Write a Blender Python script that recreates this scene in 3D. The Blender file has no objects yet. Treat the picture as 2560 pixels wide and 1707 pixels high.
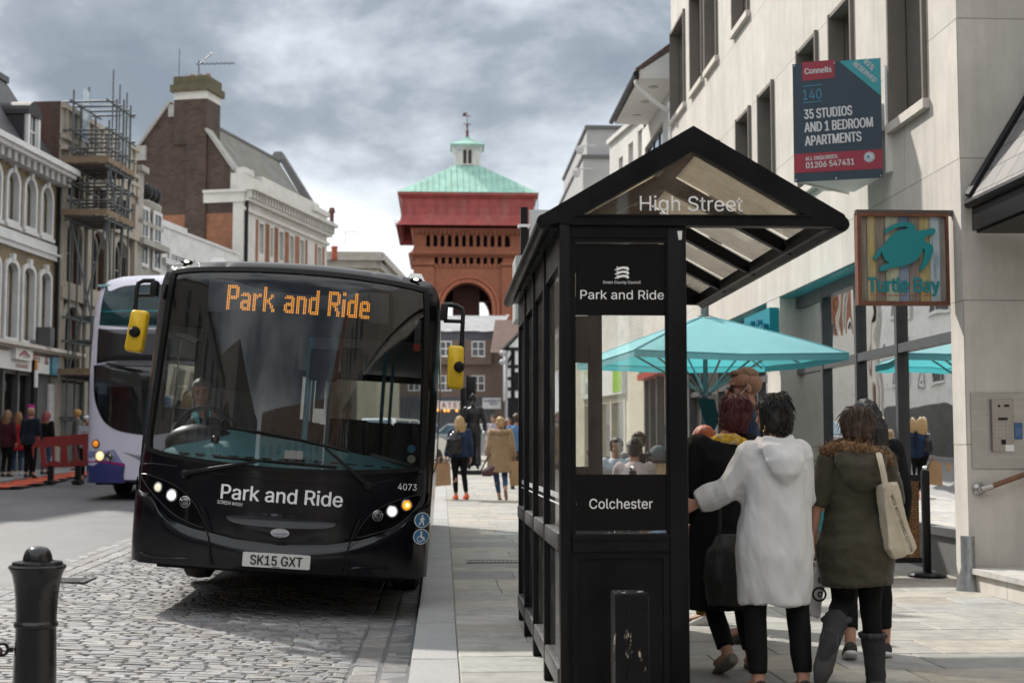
import bpy,bmesh,math,random
from mathutils import Vector,Matrix,noise,Euler
from mathutils.geometry import delaunay_2d_cdt
R=math.radians
rnd=random.Random(7)
C=bpy.context.scene.collection
scn=bpy.context.scene

# ------------------------------------------------------------------ camera, world, sun, exposure
FPX=3556.0
PITCH=math.atan(276.5/3556.0)
YAW=math.atan(175.0/3556.0)
CAM=Vector((0,0,1.25))
cam_d=bpy.data.cameras.new("camera")
cam=bpy.data.objects.new("camera",cam_d);C.objects.link(cam)
cam.location=CAM
cam.rotation_euler=(math.pi/2+PITCH,0,-YAW)
cam_d.sensor_width=36.0
cam_d.lens=FPX*36.0/2560.0
cam_d.clip_start=0.1
cam_d.clip_end=3000
cam_d.dof.use_dof=True
cam_d.dof.focus_distance=9.6
cam_d.dof.aperture_fstop=3.2
scn.camera=cam
CROT=Euler((math.pi/2+PITCH,0,-YAW)).to_matrix()

SUN_EL=R(42);SUN_AZ_X,SUN_AZ_Y=-0.60,0.80     # direction towards the sun on the ground plane
wd=bpy.data.worlds.new("World");scn.world=wd;wd.use_nodes=True
nt=wd.node_tree;nt.nodes.clear()
def wn(t,**k):
    n=nt.nodes.new(t)
    for a,b in k.items():setattr(n,a,b)
    return n
sky=wn('ShaderNodeTexSky',sky_type='NISHITA',sun_disc=False,sun_elevation=SUN_EL,
         sun_rotation=math.atan2(SUN_AZ_X,SUN_AZ_Y))
bg1=wn('ShaderNodeBackground');bg1.inputs[1].default_value=0.09
nt.links.new(sky.outputs[0],bg1.inputs[0])
tc=wn('ShaderNodeTexCoord')
sep=wn('ShaderNodeSeparateXYZ');nt.links.new(tc.outputs['Generated'],sep.inputs[0])
def wmath(op,a,b=None):
    n=wn('ShaderNodeMath',operation=op)
    for i,v in enumerate((a,b)):
        if v is None:continue
        if hasattr(v,'links'):nt.links.new(v,n.inputs[i])
        else:n.inputs[i].default_value=v
    return n.outputs[0]
mpw=wn('ShaderNodeMapping');mpw.inputs['Scale'].default_value=(3.4,3.4,6.5);mpw.inputs['Location'].default_value=(1.3,0.4,2.1)
nt.links.new(tc.outputs['Generated'],mpw.inputs[0])
nz=wn('ShaderNodeTexNoise');nz.inputs['Scale'].default_value=1.0;nz.inputs['Detail'].default_value=8
nz.inputs['Roughness'].default_value=0.56;nz.inputs['Distortion'].default_value=0.15
nt.links.new(mpw.outputs[0],nz.inputs['Vector'])
# darker cloud bases high up, bright broken cloud towards the horizon
hz=wn('ShaderNodeMapRange');hz.inputs['From Min'].default_value=0.14;hz.inputs['From Max'].default_value=0.26
hz.inputs['To Min'].default_value=0.33;hz.inputs['To Max'].default_value=-0.03;hz.interpolation_type='SMOOTHSTEP'
nt.links.new(sep.outputs[2],hz.inputs['Value'])
# overhead and behind the eye the cloud is thin and bright
up=wn('ShaderNodeMapRange');up.inputs['From Min'].default_value=0.34;up.inputs['From Max'].default_value=0.62;up.inputs['To Max'].default_value=0.42
up.interpolation_type='SMOOTHSTEP';nt.links.new(sep.outputs[2],up.inputs['Value'])
nzc=wmath('ADD',wmath('MULTIPLY',nz.outputs[0],1.55),-0.235)
cl=wmath('ADD',wmath('ADD',nzc,hz.outputs[0]),up.outputs[0])
ramp=wn('ShaderNodeValToRGB');nt.links.new(cl,ramp.inputs[0])
e=ramp.color_ramp.elements
e[0].position=0.36;e[0].color=(0.165,0.19,0.22,1)
e[1].position=0.92;e[1].color=(1.25,1.26,1.27,1)
_x=e.new(0.49);_x.color=(0.265,0.295,0.33,1)
_x=e.new(0.60);_x.color=(0.50,0.54,0.58,1)
_x=e.new(0.76);_x.color=(0.84,0.86,0.88,1)
bg2=wn('ShaderNodeBackground');bg2.inputs[1].default_value=0.74
nt.links.new(ramp.outputs[0],bg2.inputs[0])
mixw=wn('ShaderNodeMixShader');mixw.inputs[0].default_value=0.90
nt.links.new(bg1.outputs[0],mixw.inputs[1]);nt.links.new(bg2.outputs[0],mixw.inputs[2])
wo=wn('ShaderNodeOutputWorld');nt.links.new(mixw.outputs[0],wo.inputs[0])

sl=bpy.data.lights.new("sun",'SUN');sl.energy=2.9;sl.angle=R(1.5);sl.color=(1.0,0.94,0.86)
so=bpy.data.objects.new("sun",sl);C.objects.link(so)
_sd=Vector((SUN_AZ_X*math.cos(SUN_EL),SUN_AZ_Y*math.cos(SUN_EL),math.sin(SUN_EL)))
so.rotation_euler=_sd.to_track_quat('Z','Y').to_euler();so.location=(0,0,60)
scn.view_settings.view_transform='Standard'
scn.view_settings.look='None'
scn.view_settings.gamma=1.0
scn.view_settings.exposure=0.90
scn.render.engine='CYCLES'
scn.cycles.use_denoising=True
scn.cycles.max_bounces=8
scn.cycles.transparent_max_bounces=24
scn.cycles.sample_clamp_indirect=6.0
scn.cycles.caustics_reflective=False
scn.cycles.caustics_refractive=False

# ------------------------------------------------------------------ measuring helpers (photo column/row -> ray from the eye point)
def ray(px,py):
    return CROT @ Vector(((px-1280.0)/FPX,(853.5-py)/FPX,-1.0))
def at(px,py,Y):
    d=ray(px,py);return CAM+d*(Y/d.y)
def ao(u,v,Y):
    return at(u*1.08844,v*1.08844,Y)
def xr(px):
    d=ray(px,1130);return d.x/d.y
def atx(px,py,X):
    d=ray(px,py);return CAM+d*(X/d.x)
# ------------------------------------------------------------------ object helpers
def mw(o):
    m=o.matrix_basis.copy()
    return mw(o.parent) @ m if o.parent else m
def tag(o,label=None,cat=None,group=None,kind=None):
    for k,v in (('label',label),('category',cat),('group',group),('kind',kind)):
        if v:o[k]=v
    return o
def thing(name,label,cat,loc=(0,0,0),rot=(0,0,0),group=None):
    o=bpy.data.objects.new(name,None);C.objects.link(o)
    o.empty_display_size=0.2
    o.location=loc;o.rotation_euler=rot
    return tag(o,label,cat,group)
def copy_tree(o,parent=None):
    c=o.copy();C.objects.link(c);c.parent=parent
    for ch in list(o.children):copy_tree(ch,c)
    return c

class MB:
    """collects faces, then links them as one mesh object"""
    def __init__(s):s.v=[];s.f=[];s.m=[];s.col=[]
    def add(s,verts,faces,mi=0,col=None):
        b=len(s.v);s.v.extend(Vector(p) for p in verts)
        for f in faces:
            s.f.append([b+i for i in f]);s.m.append(mi);s.col.append(col)
        return s
    def quad(s,a,b,c,d,mi=0,col=None):return s.add([a,b,c,d],[(0,1,2,3)],mi,col)
    def box(s,x0,x1,y0,y1,z0,z1,mi=0,M=None,bev=0.0,col=None):
        x0,x1=sorted((x0,x1));y0,y1=sorted((y0,y1));z0,z1=sorted((z0,z1))
        if bev>0:
            bv=min(bev,(x1-x0)*.45,(y1-y0)*.45,(z1-z0)*.45)
            bm=bmesh.new();r=bmesh.ops.create_cube(bm,size=1)
            for q in bm.verts:q.co=Vector(((x0+x1)/2+q.co.x*(x1-x0),(y0+y1)/2+q.co.y*(y1-y0),(z0+z1)/2+q.co.z*(z1-z0)))
            bmesh.ops.bevel(bm,geom=bm.edges[:],offset=bv,segments=2,affect='EDGES',profile=.5)
            vs=[q.co.copy() for q in bm.verts];fs=[[q.index for q in f.verts] for f in bm.faces];bm.free()
        else:
            vs=[Vector((x,y,z)) for z in (z0,z1) for y in (y0,y1) for x in (x0,x1)]
            fs=[(0,2,3,1),(4,5,7,6),(0,1,5,4),(2,6,7,3),(0,4,6,2),(1,3,7,5)]
        if M:vs=[M @ q for q in vs]
        return s.add(vs,fs,mi,col)
    def prism(s,pts,ext,mi=0,cap0=True,cap1=True):
        """pts: closed 3-D outline, ext: vector"""
        n=len(pts);ext=Vector(ext);a=[Vector(p) for p in pts];b=[p+ext for p in a]
        fs=[(i,(i+1) % n,n+(i+1) % n,n+i) for i in range(n)]
        if cap0:fs.append(tuple(range(n))[::-1])
        if cap1:fs.append(tuple(range(n,2*n)))
        return s.add(a+b,fs,mi)
    def tube(s,pts,r,n=8,mi=0,cap=True,closed=False,up=None):
        pts=[Vector(p) for p in pts];k=len(pts)
        rs=r if isinstance(r,(list,tuple)) else [r]*k
        rings=[];prev=None
        for i,p in enumerate(pts):
            if closed:t=pts[(i+1) % k]-pts[i-1]
            else:t=(pts[min(i+1,k-1)]-pts[max(i-1,0)])
            t.normalize()
            if prev is None:
                u=Vector(up) if up else (Vector((0,0,1)) if abs(t.z)<.9 else Vector((1,0,0)))
            else:u=prev
            u=(u-t*u.dot(t)).normalized();w=t.cross(u);prev=u
            q=rs[i];ru,rw=q if isinstance(q,tuple) else (q,q)
            rings.append([p+u*math.cos(2*math.pi*j/n)*ru+w*math.sin(2*math.pi*j/n)*rw for j in range(n)])
        vs=[x for rg in rings for x in rg];fs=[]
        for i in range(k if closed else k-1):
            a=i*n;b=((i+1) % k)*n
            fs += [(a+j,a+(j+1) % n,b+(j+1) % n,b+j) for j in range(n)]
        if cap and not closed:
            fs.append(tuple(range(n))[::-1]);fs.append(tuple(range((k-1)*n,k*n)))
        return s.add(vs,fs,mi)
    def lathe(s,prof,c=(0,0,0),n=24,mi=0,M=None,sx=1,sy=1):
        """prof: list of (radius, z)"""
        c=Vector(c);vs=[];fs=[]
        for r,z in prof:
            for j in range(n):
                a=2*math.pi*j/n;q=Vector((r*sx*math.cos(a),r*sy*math.sin(a),z))
                vs.append((M @ q if M else q)+c)
        for i in range(len(prof)-1):
            fs += [(i*n+j,i*n+(j+1) % n,(i+1)*n+(j+1) % n,(i+1)*n+j) for j in range(n)]
        fs.append(tuple(range(n))[::-1]);fs.append(tuple(range((len(prof)-1)*n,len(prof)*n)))
        return s.add(vs,fs,mi)
    def ell(s,c,r,n=12,m=8,mi=0,M=None):
        prof=[(max(1e-4,math.sin(math.pi*i/m)),-math.cos(math.pi*i/m)) for i in range(m+1)]
        S=Matrix.Diagonal((r[0],r[1],r[2]))
        if M:S=M.to_3x3() @ S
        return s.lathe([(a,b) for a,b in prof],c,n,mi,S)
    def poly(s,fn,outer,holes=(),d0=0.0,d1=None,mi=0,grid=None,mi_side=None):
        """2-D outline with holes, meshed and mapped by fn(a,b,d); d0 = front, d1 = back (None: single skin)"""
        pts=[];edges=[]
        for lp in [outer]+list(holes):
            b=len(pts);pts += [Vector((p[0],p[1])) for p in lp]
            edges += [(b+i,b+(i+1) % len(lp)) for i in range(len(lp))]
        nb=len(pts)
        if grid:
            xs=[p[0] for p in outer];ys=[p[1] for p in outer]
            gx,gy=grid if isinstance(grid,tuple) else (grid,grid)
            a0=math.floor(min(xs)/gx);a1=math.ceil(max(xs)/gx);b0=math.floor(min(ys)/gy);b1=math.ceil(max(ys)/gy)
            for i in range(a0,a1+1):
                for j in range(b0,b1+1):
                    q=(i*gx,j*gy)
                    if inside(q,outer) and not any(inside(q,h) for h in holes):pts.append(Vector(q))
        V,E,F,ov,oe,of=delaunay_2d_cdt(pts,edges,[],0,1e-6)
        fs=[]
        for f in F:
            cx=sum(V[i].x for i in f)/len(f);cy=sum(V[i].y for i in f)/len(f)
            if inside((cx,cy),outer) and not any(inside((cx,cy),h) for h in holes):fs.append(tuple(f))
        s.add([fn(p.x,p.y,d0) for p in V],fs,mi)
        if d1 is not None:
            for lp in [outer]+list(holes):
                n=len(lp);q=[fn(p[0],p[1],d0) for p in lp]+[fn(p[0],p[1],d1) for p in lp]
                s.add(q,[(i,(i+1) % n,n+(i+1) % n,n+i) for i in range(n)],mi if mi_side is None else mi_side)
            s.add([fn(p.x,p.y,d1) for p in V],[f[::-1] for f in fs],mi)
        return s
    def text(s,fn,txt,a,b,h,width=None,bold=0.0,d=0.003,mi=0,align='C',sx=1.0,sp=1.0,shear=0.0,d1=None):
        """cap height h, baseline at b, anchored at a; weight is added by overlaying shifted copies"""
        vs,fs,w,loops,_c=glyphs(txt,0.0,sp)
        k=h/glyphs('H',0.0,1.0)[4]
        if width:sx=(width-2*bold*h)/max(1e-6,w*k)
        off={'C':-w/2,'L':0,'R':-w}[align]
        if align== 'L' and width:a=a+bold*h
        bo=bold*h*1.25
        for n_,(ox,oy) in enumerate(((0,0),(-bo,0),(bo,0),(-bo*.5,bo*.45),(bo*.5,-bo*.45)) if bold>.008 else ((0,0),)):
            m=lambda p:(a+(p[0]+off)*k*sx+shear*p[1]*k+ox,b+p[1]*k+oy)
            s.add([fn(*m(p),d+n_*.0004) for p in vs],fs,mi)
            if d1 is not None:
                for i,j in loops:
                    s.add([fn(*m(vs[i]),d+n_*.0004),fn(*m(vs[j]),d+n_*.0004),fn(*m(vs[j]),d1),fn(*m(vs[i]),d1)],[(0,1,2,3)],mi)
        return s
    def build(s,name,mats,parent=None,smooth=False,world=False,angle=35,uv=True):
        me=bpy.data.meshes.new(name)
        vs=s.v
        if parent is not None and world:
            inv=mw(parent).inverted();vs=[inv @ p for p in vs]
        me.from_pydata([tuple(p) for p in vs],[],s.f)
        mats=mats if isinstance(mats,(list,tuple)) else [mats]
        for m in mats:me.materials.append(m)
        me.polygons.foreach_set('material_index',s.m)
        if smooth is True:me.polygons.foreach_set('use_smooth',[True]*len(s.f))
        elif smooth== 'auto':
            me.polygons.foreach_set('use_smooth',[True]*len(s.f))
            me.set_sharp_from_angle(angle=R(angle))
        if uv:
            lay=me.uv_layers.new(name='UVMap');dat=[0.0]*(2*len(me.loops));co=me.vertices;lp=me.loops
            for p in me.polygons:
                n=p.normal
                if abs(n.z)>0.85:tx,ty=Vector((1,0,0)),Vector((0,1,0))
                else:
                    tx=Vector((-n.y,n.x,0)).normalized();ty=n.cross(tx)
                for li in p.loop_indices:
                    q=co[lp[li].vertex_index].co;dat[2*li]=q.dot(tx);dat[2*li+1]=q.dot(ty)
            lay.data.foreach_set('uv',dat)
        if any(c is not None for c in s.col):
            ca=me.color_attributes.new('Col','BYTE_COLOR','CORNER');dat=[]
            for p,c in zip(me.polygons,s.col):
                for _ in p.loop_indices:dat += [*(c or (1,1,1)),1.0]
            ca.data.foreach_set('color',dat)
        me.update()
        o=bpy.data.objects.new(name,me);C.objects.link(o)
        if parent is not None:o.parent=parent
        return o

def split(mb,name,mats,parent=None,**kw):
    """one object for every separate piece collected in mb"""
    par=list(range(len(mb.v)))
    def fd(i):
        while par[i] != i:par[i]=par[par[i]];i=par[i]
        return i
    for f in mb.f:
        for i in f[1:]:par[fd(i)]=fd(f[0])
    grp={}
    for k,f in enumerate(mb.f):grp.setdefault(fd(f[0]),[]).append(k)
    out=[]
    for ks in grp.values():
        q=MB();ids={}
        for k in ks:
            for i in mb.f[k]:
                if i not in ids:ids[i]=len(q.v);q.v.append(mb.v[i])
            q.f.append([ids[i] for i in mb.f[k]]);q.m.append(mb.m[k]);q.col.append(mb.col[k])
        out.append(q.build(name,mats,parent,**kw))
    return out
def inside(p,poly):
    x,y=p;c=False;n=len(poly);j=n-1
    for i in range(n):
        xi,yi=poly[i][0],poly[i][1];xj,yj=poly[j][0],poly[j][1]
        if (yi>y) != (yj>y) and x<(xj-xi)*(y-yi)/(yj-yi)+xi:c=not c
        j=i
    return c
_gl={}
try:                                                            # the interface typeface that ships inside Blender
    import os
    FONT=bpy.data.fonts.load(os.path.join(bpy.utils.resource_path('LOCAL'),'datafiles','fonts','Inter.woff2'))
except Exception:
    FONT=None
def winding(p,poly):
    w=0;n=len(poly)
    for i in range(n):
        (x0,y0),(x1,y1)=poly[i-1],poly[i]
        c=(x1-x0)*(p[1]-y0)-(p[0]-x0)*(y1-y0)
        if y0<= p[1]<y1 and c>0:w += 1
        elif y1<= p[1]<y0 and c<0:w -= 1
    return w
def glyphs(txt,bold,sp):
    """outline of a line of text, each stroke contour filled on its own so that overlapping strokes stay solid"""
    key=(txt,sp)
    if key in _gl:return _gl[key]
    cu=bpy.data.curves.new('t','FONT');cu.body=txt
    if FONT:cu.font=FONT
    cu.size=1.0;cu.resolution_u=3;cu.space_character=sp;cu.fill_mode='NONE'
    ob=bpy.data.objects.new('t',cu);me=ob.to_mesh();adj={};co=[(v.co.x,v.co.y) for v in me.vertices]
    for e in me.edges:
        a,b=e.vertices;adj.setdefault(a,[]).append(b);adj.setdefault(b,[]).append(a)
    seen=set();outer=[];holes=[]
    for v in adj:
        if v in seen:continue
        lp=[v];seen.add(v);cur=v
        while True:
            n=[q for q in adj[cur] if q not in seen]
            if not n:break
            cur=n[0];seen.add(cur);lp.append(cur)
        P=[co[i] for i in lp]
        (outer if sum(P[i-1][0]*P[i][1]-P[i][0]*P[i-1][1] for i in range(len(P)))<0 else holes).append(P)
    vs=[];fs=[];loops=[]
    for P in outer:
        hs=[h for h in holes if winding(h[0],P)];pts=[];ed=[]
        for lp in [P]+hs:
            b=len(pts);pts += [Vector(q) for q in lp];ed += [(b+i,b+(i+1) % len(lp)) for i in range(len(lp))]
        V_,E_,F_,_a,_b,_c=delaunay_2d_cdt(pts,ed,[],0,1e-7);b=len(vs);vs += [(q.x,q.y) for q in V_]
        for f in F_:
            c=(sum(V_[i].x for i in f)/len(f),sum(V_[i].y for i in f)/len(f))
            if winding(c,P) and not any(winding(c,h) for h in hs):fs.append(tuple(b+i for i in f))
        cnt={}
        for f in fs:
            for i in range(len(f)):
                q,r=f[i],f[(i+1) % len(f)]
                if q>= b:cnt.setdefault((min(q,r),max(q,r)),[]).append((q,r))
        loops += [v[0] for v in cnt.values() if len(v)== 1]
    x0=min((v[0] for v in vs),default=0);x1=max((v[0] for v in vs),default=1)
    vs=[(a-x0,b) for a,b in vs];capm=max((v[1] for v in vs),default=.7)
    ob.to_mesh_clear();bpy.data.objects.remove(ob);bpy.data.curves.remove(cu)
    _gl[key]=(vs,fs,x1-x0,loops,capm);return _gl[key]
def smooth_closed(pts,n=6):
    """Catmull-Rom through a closed 2-D outline"""
    out=[];k=len(pts)
    for i in range(k):
        p0,p1,p2,p3=[Vector(pts[(i+j) % k]) for j in (-1,0,1,2)]
        for t in range(n):
            u=t/n
            out.append(tuple(.5*((2*p1)+(p2-p0)*u+(2*p0-5*p1+4*p2-p3)*u*u+(3*p1-p0-3*p2+p3)*u ** 3)))
    return out
def smooth_open(pts,n=6):
    out=[];k=len(pts);P=[Vector(p) for p in pts]
    for i in range(k-1):
        p0,p1,p2,p3=P[max(i-1,0)],P[i],P[i+1],P[min(i+2,k-1)]
        for t in range(n):
            u=t/n
            out.append(.5*((2*p1)+(p2-p0)*u+(2*p0-5*p1+4*p2-p3)*u*u+(3*p1-p0-3*p2+p3)*u ** 3))
    out.append(P[-1].copy());return out
def circ(cx,cy,r,n=20,ry=None):
    return [(cx+r*math.cos(2*math.pi*i/n),cy+(ry or r)*math.sin(2*math.pi*i/n)) for i in range(n)]
def rrect(x0,x1,y0,y1,r,n=5):
    o=[]
    for cx,cy,a in ((x1-r,y1-r,0),(x0+r,y1-r,90),(x0+r,y0+r,180),(x1-r,y0+r,270)):
        for i in range(n+1):
            t=R(a+90*i/n);o.append((cx+r*math.cos(t),cy+r*math.sin(t)))
    return o

# ------------------------------------------------------------------ materials
_m={}
def M(name,col=(.5,.5,.5),rough=.6,metal=0.0,var=.12,vs=4.0,bump=0.0,bs=30.0,spec=.5,coat=0.0,attr=False,
      stretch=(1,1,1),rvar=0.0,dirt=None,dscale=1.2,emit=None,es=0.0,bdist=.01,sheen=0):
    if name in _m:return _m[name]
    m=bpy.data.materials.new(name);m.use_nodes=True;n=m.node_tree;b=n.nodes['Principled BSDF'];L=n.links.new
    b.inputs['Roughness'].default_value=rough;b.inputs['Metallic'].default_value=metal
    b.inputs['Specular IOR Level'].default_value=spec;b.inputs['Coat Weight'].default_value=coat;b.inputs['Coat Roughness'].default_value=.05
    if sheen:b.inputs['Sheen Weight'].default_value=sheen
    t=n.nodes.new('ShaderNodeTexCoord');mp=n.nodes.new('ShaderNodeMapping');L(t.outputs['Object'],mp.inputs[0])
    mp.inputs['Scale'].default_value=stretch
    base=n.nodes.new('ShaderNodeRGB');base.outputs[0].default_value=(*col,1);src=base.outputs[0]
    if attr:
        a=n.nodes.new('ShaderNodeVertexColor');a.layer_name='Col'
        mx=n.nodes.new('ShaderNodeMix');mx.data_type='RGBA';mx.blend_type='MULTIPLY';mx.inputs[0].default_value=1
        L(src,mx.inputs[6]);L(a.outputs[0],mx.inputs[7]);src=mx.outputs[2]
    if var>0:
        nz=n.nodes.new('ShaderNodeTexNoise');nz.inputs['Scale'].default_value=vs;nz.inputs['Detail'].default_value=6;nz.inputs['Roughness'].default_value=.65
        L(mp.outputs[0],nz.inputs['Vector'])
        mr=n.nodes.new('ShaderNodeMapRange');mr.inputs['From Min'].default_value=.28;mr.inputs['From Max'].default_value=.72
        mr.inputs['To Min'].default_value=1-var;mr.inputs['To Max'].default_value=1+var;L(nz.outputs[0],mr.inputs[0])
        mx=n.nodes.new('ShaderNodeMix');mx.data_type='RGBA';mx.blend_type='MULTIPLY';mx.inputs[0].default_value=1
        L(src,mx.inputs[6]);L(mr.outputs[0],mx.inputs[7]);src=mx.outputs[2]
        if rvar:
            mr2=n.nodes.new('ShaderNodeMapRange');mr2.inputs['To Min'].default_value=rough-rvar;mr2.inputs['To Max'].default_value=rough+rvar
            mr2.inputs['From Min'].default_value=.3;mr2.inputs['From Max'].default_value=.7
            L(nz.outputs[0],mr2.inputs[0]);L(mr2.outputs[0],b.inputs['Roughness'])
    if dirt:
        nz2=n.nodes.new('ShaderNodeTexNoise');nz2.inputs['Scale'].default_value=dscale;nz2.inputs['Detail'].default_value=8;nz2.inputs['Roughness'].default_value=.7
        mp2=n.nodes.new('ShaderNodeMapping');mp2.inputs['Scale'].default_value=dirt[2] if len(dirt)>2 else (1,1,1);L(t.outputs['Object'],mp2.inputs[0]);L(mp2.outputs[0],nz2.inputs['Vector'])
        mr=n.nodes.new('ShaderNodeMapRange');mr.inputs['From Min'].default_value=.50;mr.inputs['From Max'].default_value=.75;mr.inputs['To Max'].default_value=dirt[1]
        L(nz2.outputs[0],mr.inputs[0])
        mx=n.nodes.new('ShaderNodeMix');mx.data_type='RGBA';L(mr.outputs[0],mx.inputs[0]);L(src,mx.inputs[6]);mx.inputs[7].default_value=(*dirt[0],1);src=mx.outputs[2]
    L(src,b.inputs['Base Color'])
    if bump:
        nb=n.nodes.new('ShaderNodeTexNoise');nb.inputs['Scale'].default_value=bs;nb.inputs['Detail'].default_value=5;L(mp.outputs[0],nb.inputs['Vector'])
        bp=n.nodes.new('ShaderNodeBump');bp.inputs['Strength'].default_value=bump;bp.inputs['Distance'].default_value=bdist;L(nb.outputs[0],bp.inputs['Height']);L(bp.outputs[0],b.inputs['Normal'])
    if emit:
        b.inputs['Emission Color'].default_value=(*emit,1);b.inputs['Emission Strength'].default_value=es
    _m[name]=m;return m
def Mbrick(name,c1,c2,mortar,bw=.23,bh=.078,ms=.012,rough=.85,dirt=None,bump=.4,off=.5,dscale=.6,var=.25):
    if name in _m:return _m[name]
    m=bpy.data.materials.new(name);m.use_nodes=True;n=m.node_tree;b=n.nodes['Principled BSDF'];L=n.links.new
    b.inputs['Roughness'].default_value=rough
    t=n.nodes.new('ShaderNodeTexCoord');bt=n.nodes.new('ShaderNodeTexBrick');L(t.outputs['UV'],bt.inputs['Vector'])
    bt.inputs['Color1'].default_value=(*c1,1);bt.inputs['Color2'].default_value=(*c2,1);bt.inputs['Mortar'].default_value=(*mortar,1)
    bt.inputs['Scale'].default_value=1.0;bt.inputs['Brick Width'].default_value=bw;bt.inputs['Row Height'].default_value=bh
    bt.inputs['Mortar Size'].default_value=ms;bt.inputs['Mortar Smooth'].default_value=.2;bt.offset=off
    src=bt.outputs[0]
    nz=n.nodes.new('ShaderNodeTexNoise');nz.inputs['Scale'].default_value=1.7;nz.inputs['Detail'].default_value=9;nz.inputs['Roughness'].default_value=.7;L(t.outputs['Object'],nz.inputs['Vector'])
    mr=n.nodes.new('ShaderNodeMapRange');mr.inputs['From Min'].default_value=.3;mr.inputs['From Max'].default_value=.7;mr.inputs['To Min'].default_value=1-var;mr.inputs['To Max'].default_value=1+var;L(nz.outputs[0],mr.inputs[0])
    mx=n.nodes.new('ShaderNodeMix');mx.data_type='RGBA';mx.blend_type='MULTIPLY';mx.inputs[0].default_value=1;L(src,mx.inputs[6]);L(mr.outputs[0],mx.inputs[7]);src=mx.outputs[2]
    if dirt:
        nz2=n.nodes.new('ShaderNodeTexNoise');nz2.inputs['Scale'].default_value=dscale;nz2.inputs['Detail'].default_value=8;nz2.inputs['Roughness'].default_value=.75;mp2=n.nodes.new('ShaderNodeMapping');mp2.inputs['Scale'].default_value=dirt[2] if len(dirt)>2 else (1,1,1);L(t.outputs['Object'],mp2.inputs[0]);L(mp2.outputs[0],nz2.inputs['Vector'])
        mr=n.nodes.new('ShaderNodeMapRange');mr.inputs['From Min'].default_value=.45;mr.inputs['From Max'].default_value=.75;mr.inputs['To Max'].default_value=dirt[1];L(nz2.outputs[0],mr.inputs[0])
        mx=n.nodes.new('ShaderNodeMix');mx.data_type='RGBA';L(mr.outputs[0],mx.inputs[0]);L(src,mx.inputs[6]);mx.inputs[7].default_value=(*dirt[0],1);src=mx.outputs[2]
    L(src,b.inputs['Base Color'])
    if bump:
        bp=n.nodes.new('ShaderNodeBump');bp.inputs['Strength'].default_value=bump;bp.inputs['Distance'].default_value=.01;bp.invert=True;L(bt.outputs[1],bp.inputs['Height']);L(bp.outputs[0],b.inputs['Normal'])
    _m[name]=m;return m
def Mglass(name,tint=(.8,.85,.85),ior=1.5,rough=.01,dirt=0.0,dcol=(.4,.4,.38),wav=0.0,dsc=6,dlo=.45,refl=None):
    """a thin pane: clear part, fresnel mirror part and a film of dust"""
    if name in _m:return _m[name]
    m=bpy.data.materials.new(name);m.use_nodes=True;n=m.node_tree;n.nodes.clear();L=n.links.new
    tr=n.nodes.new('ShaderNodeBsdfTransparent');tr.inputs[0].default_value=(*tint,1)
    gl=n.nodes.new('ShaderNodeBsdfGlossy');gl.inputs['Roughness'].default_value=rough;gl.inputs[0].default_value=(1,1,1,1)
    fr=n.nodes.new('ShaderNodeFresnel');fr.inputs[0].default_value=ior
    fo=fr.outputs[0]
    if refl:
        mr0=n.nodes.new('ShaderNodeMapRange');mr0.inputs['To Min'].default_value=refl;L(fo,mr0.inputs[0]);fo=mr0.outputs[0]
    mx=n.nodes.new('ShaderNodeMixShader');L(fo,mx.inputs[0]);L(tr.outputs[0],mx.inputs[1]);L(gl.outputs[0],mx.inputs[2])
    t=n.nodes.new('ShaderNodeTexCoord')
    if wav:
        nb=n.nodes.new('ShaderNodeTexNoise');nb.inputs['Scale'].default_value=1.3;nb.inputs['Detail'].default_value=1;L(t.outputs['Object'],nb.inputs['Vector'])
        bp=n.nodes.new('ShaderNodeBump');bp.inputs['Strength'].default_value=1;bp.inputs['Distance'].default_value=wav;L(nb.outputs[0],bp.inputs['Height']);L(bp.outputs[0],gl.inputs['Normal'])
    out=mx.outputs[0]
    if dirt:
        df=n.nodes.new('ShaderNodeBsdfDiffuse');df.inputs[0].default_value=(*dcol,1)
        tl=n.nodes.new('ShaderNodeBsdfTranslucent');tl.inputs[0].default_value=(*dcol,1)
        ad=n.nodes.new('ShaderNodeMixShader');L(df.outputs[0],ad.inputs[1]);L(tl.outputs[0],ad.inputs[2])
        nz=n.nodes.new('ShaderNodeTexNoise');nz.inputs['Scale'].default_value=dsc;nz.inputs['Detail'].default_value=8;nz.inputs['Roughness'].default_value=.75;L(t.outputs['Object'],nz.inputs['Vector'])
        mr=n.nodes.new('ShaderNodeMapRange');mr.inputs['From Min'].default_value=dlo;mr.inputs['From Max'].default_value=.8;mr.inputs['To Min'].default_value=dirt*.35;mr.inputs['To Max'].default_value=dirt*1.6;L(nz.outputs[0],mr.inputs[0])
        m2=n.nodes.new('ShaderNodeMixShader');L(mr.outputs[0],m2.inputs[0]);L(out,m2.inputs[1]);L(ad.outputs[0],m2.inputs[2]);out=m2.outputs[0]
    o=n.nodes.new('ShaderNodeOutputMaterial');L(out,o.inputs[0])
    _m[name]=m;return m

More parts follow.
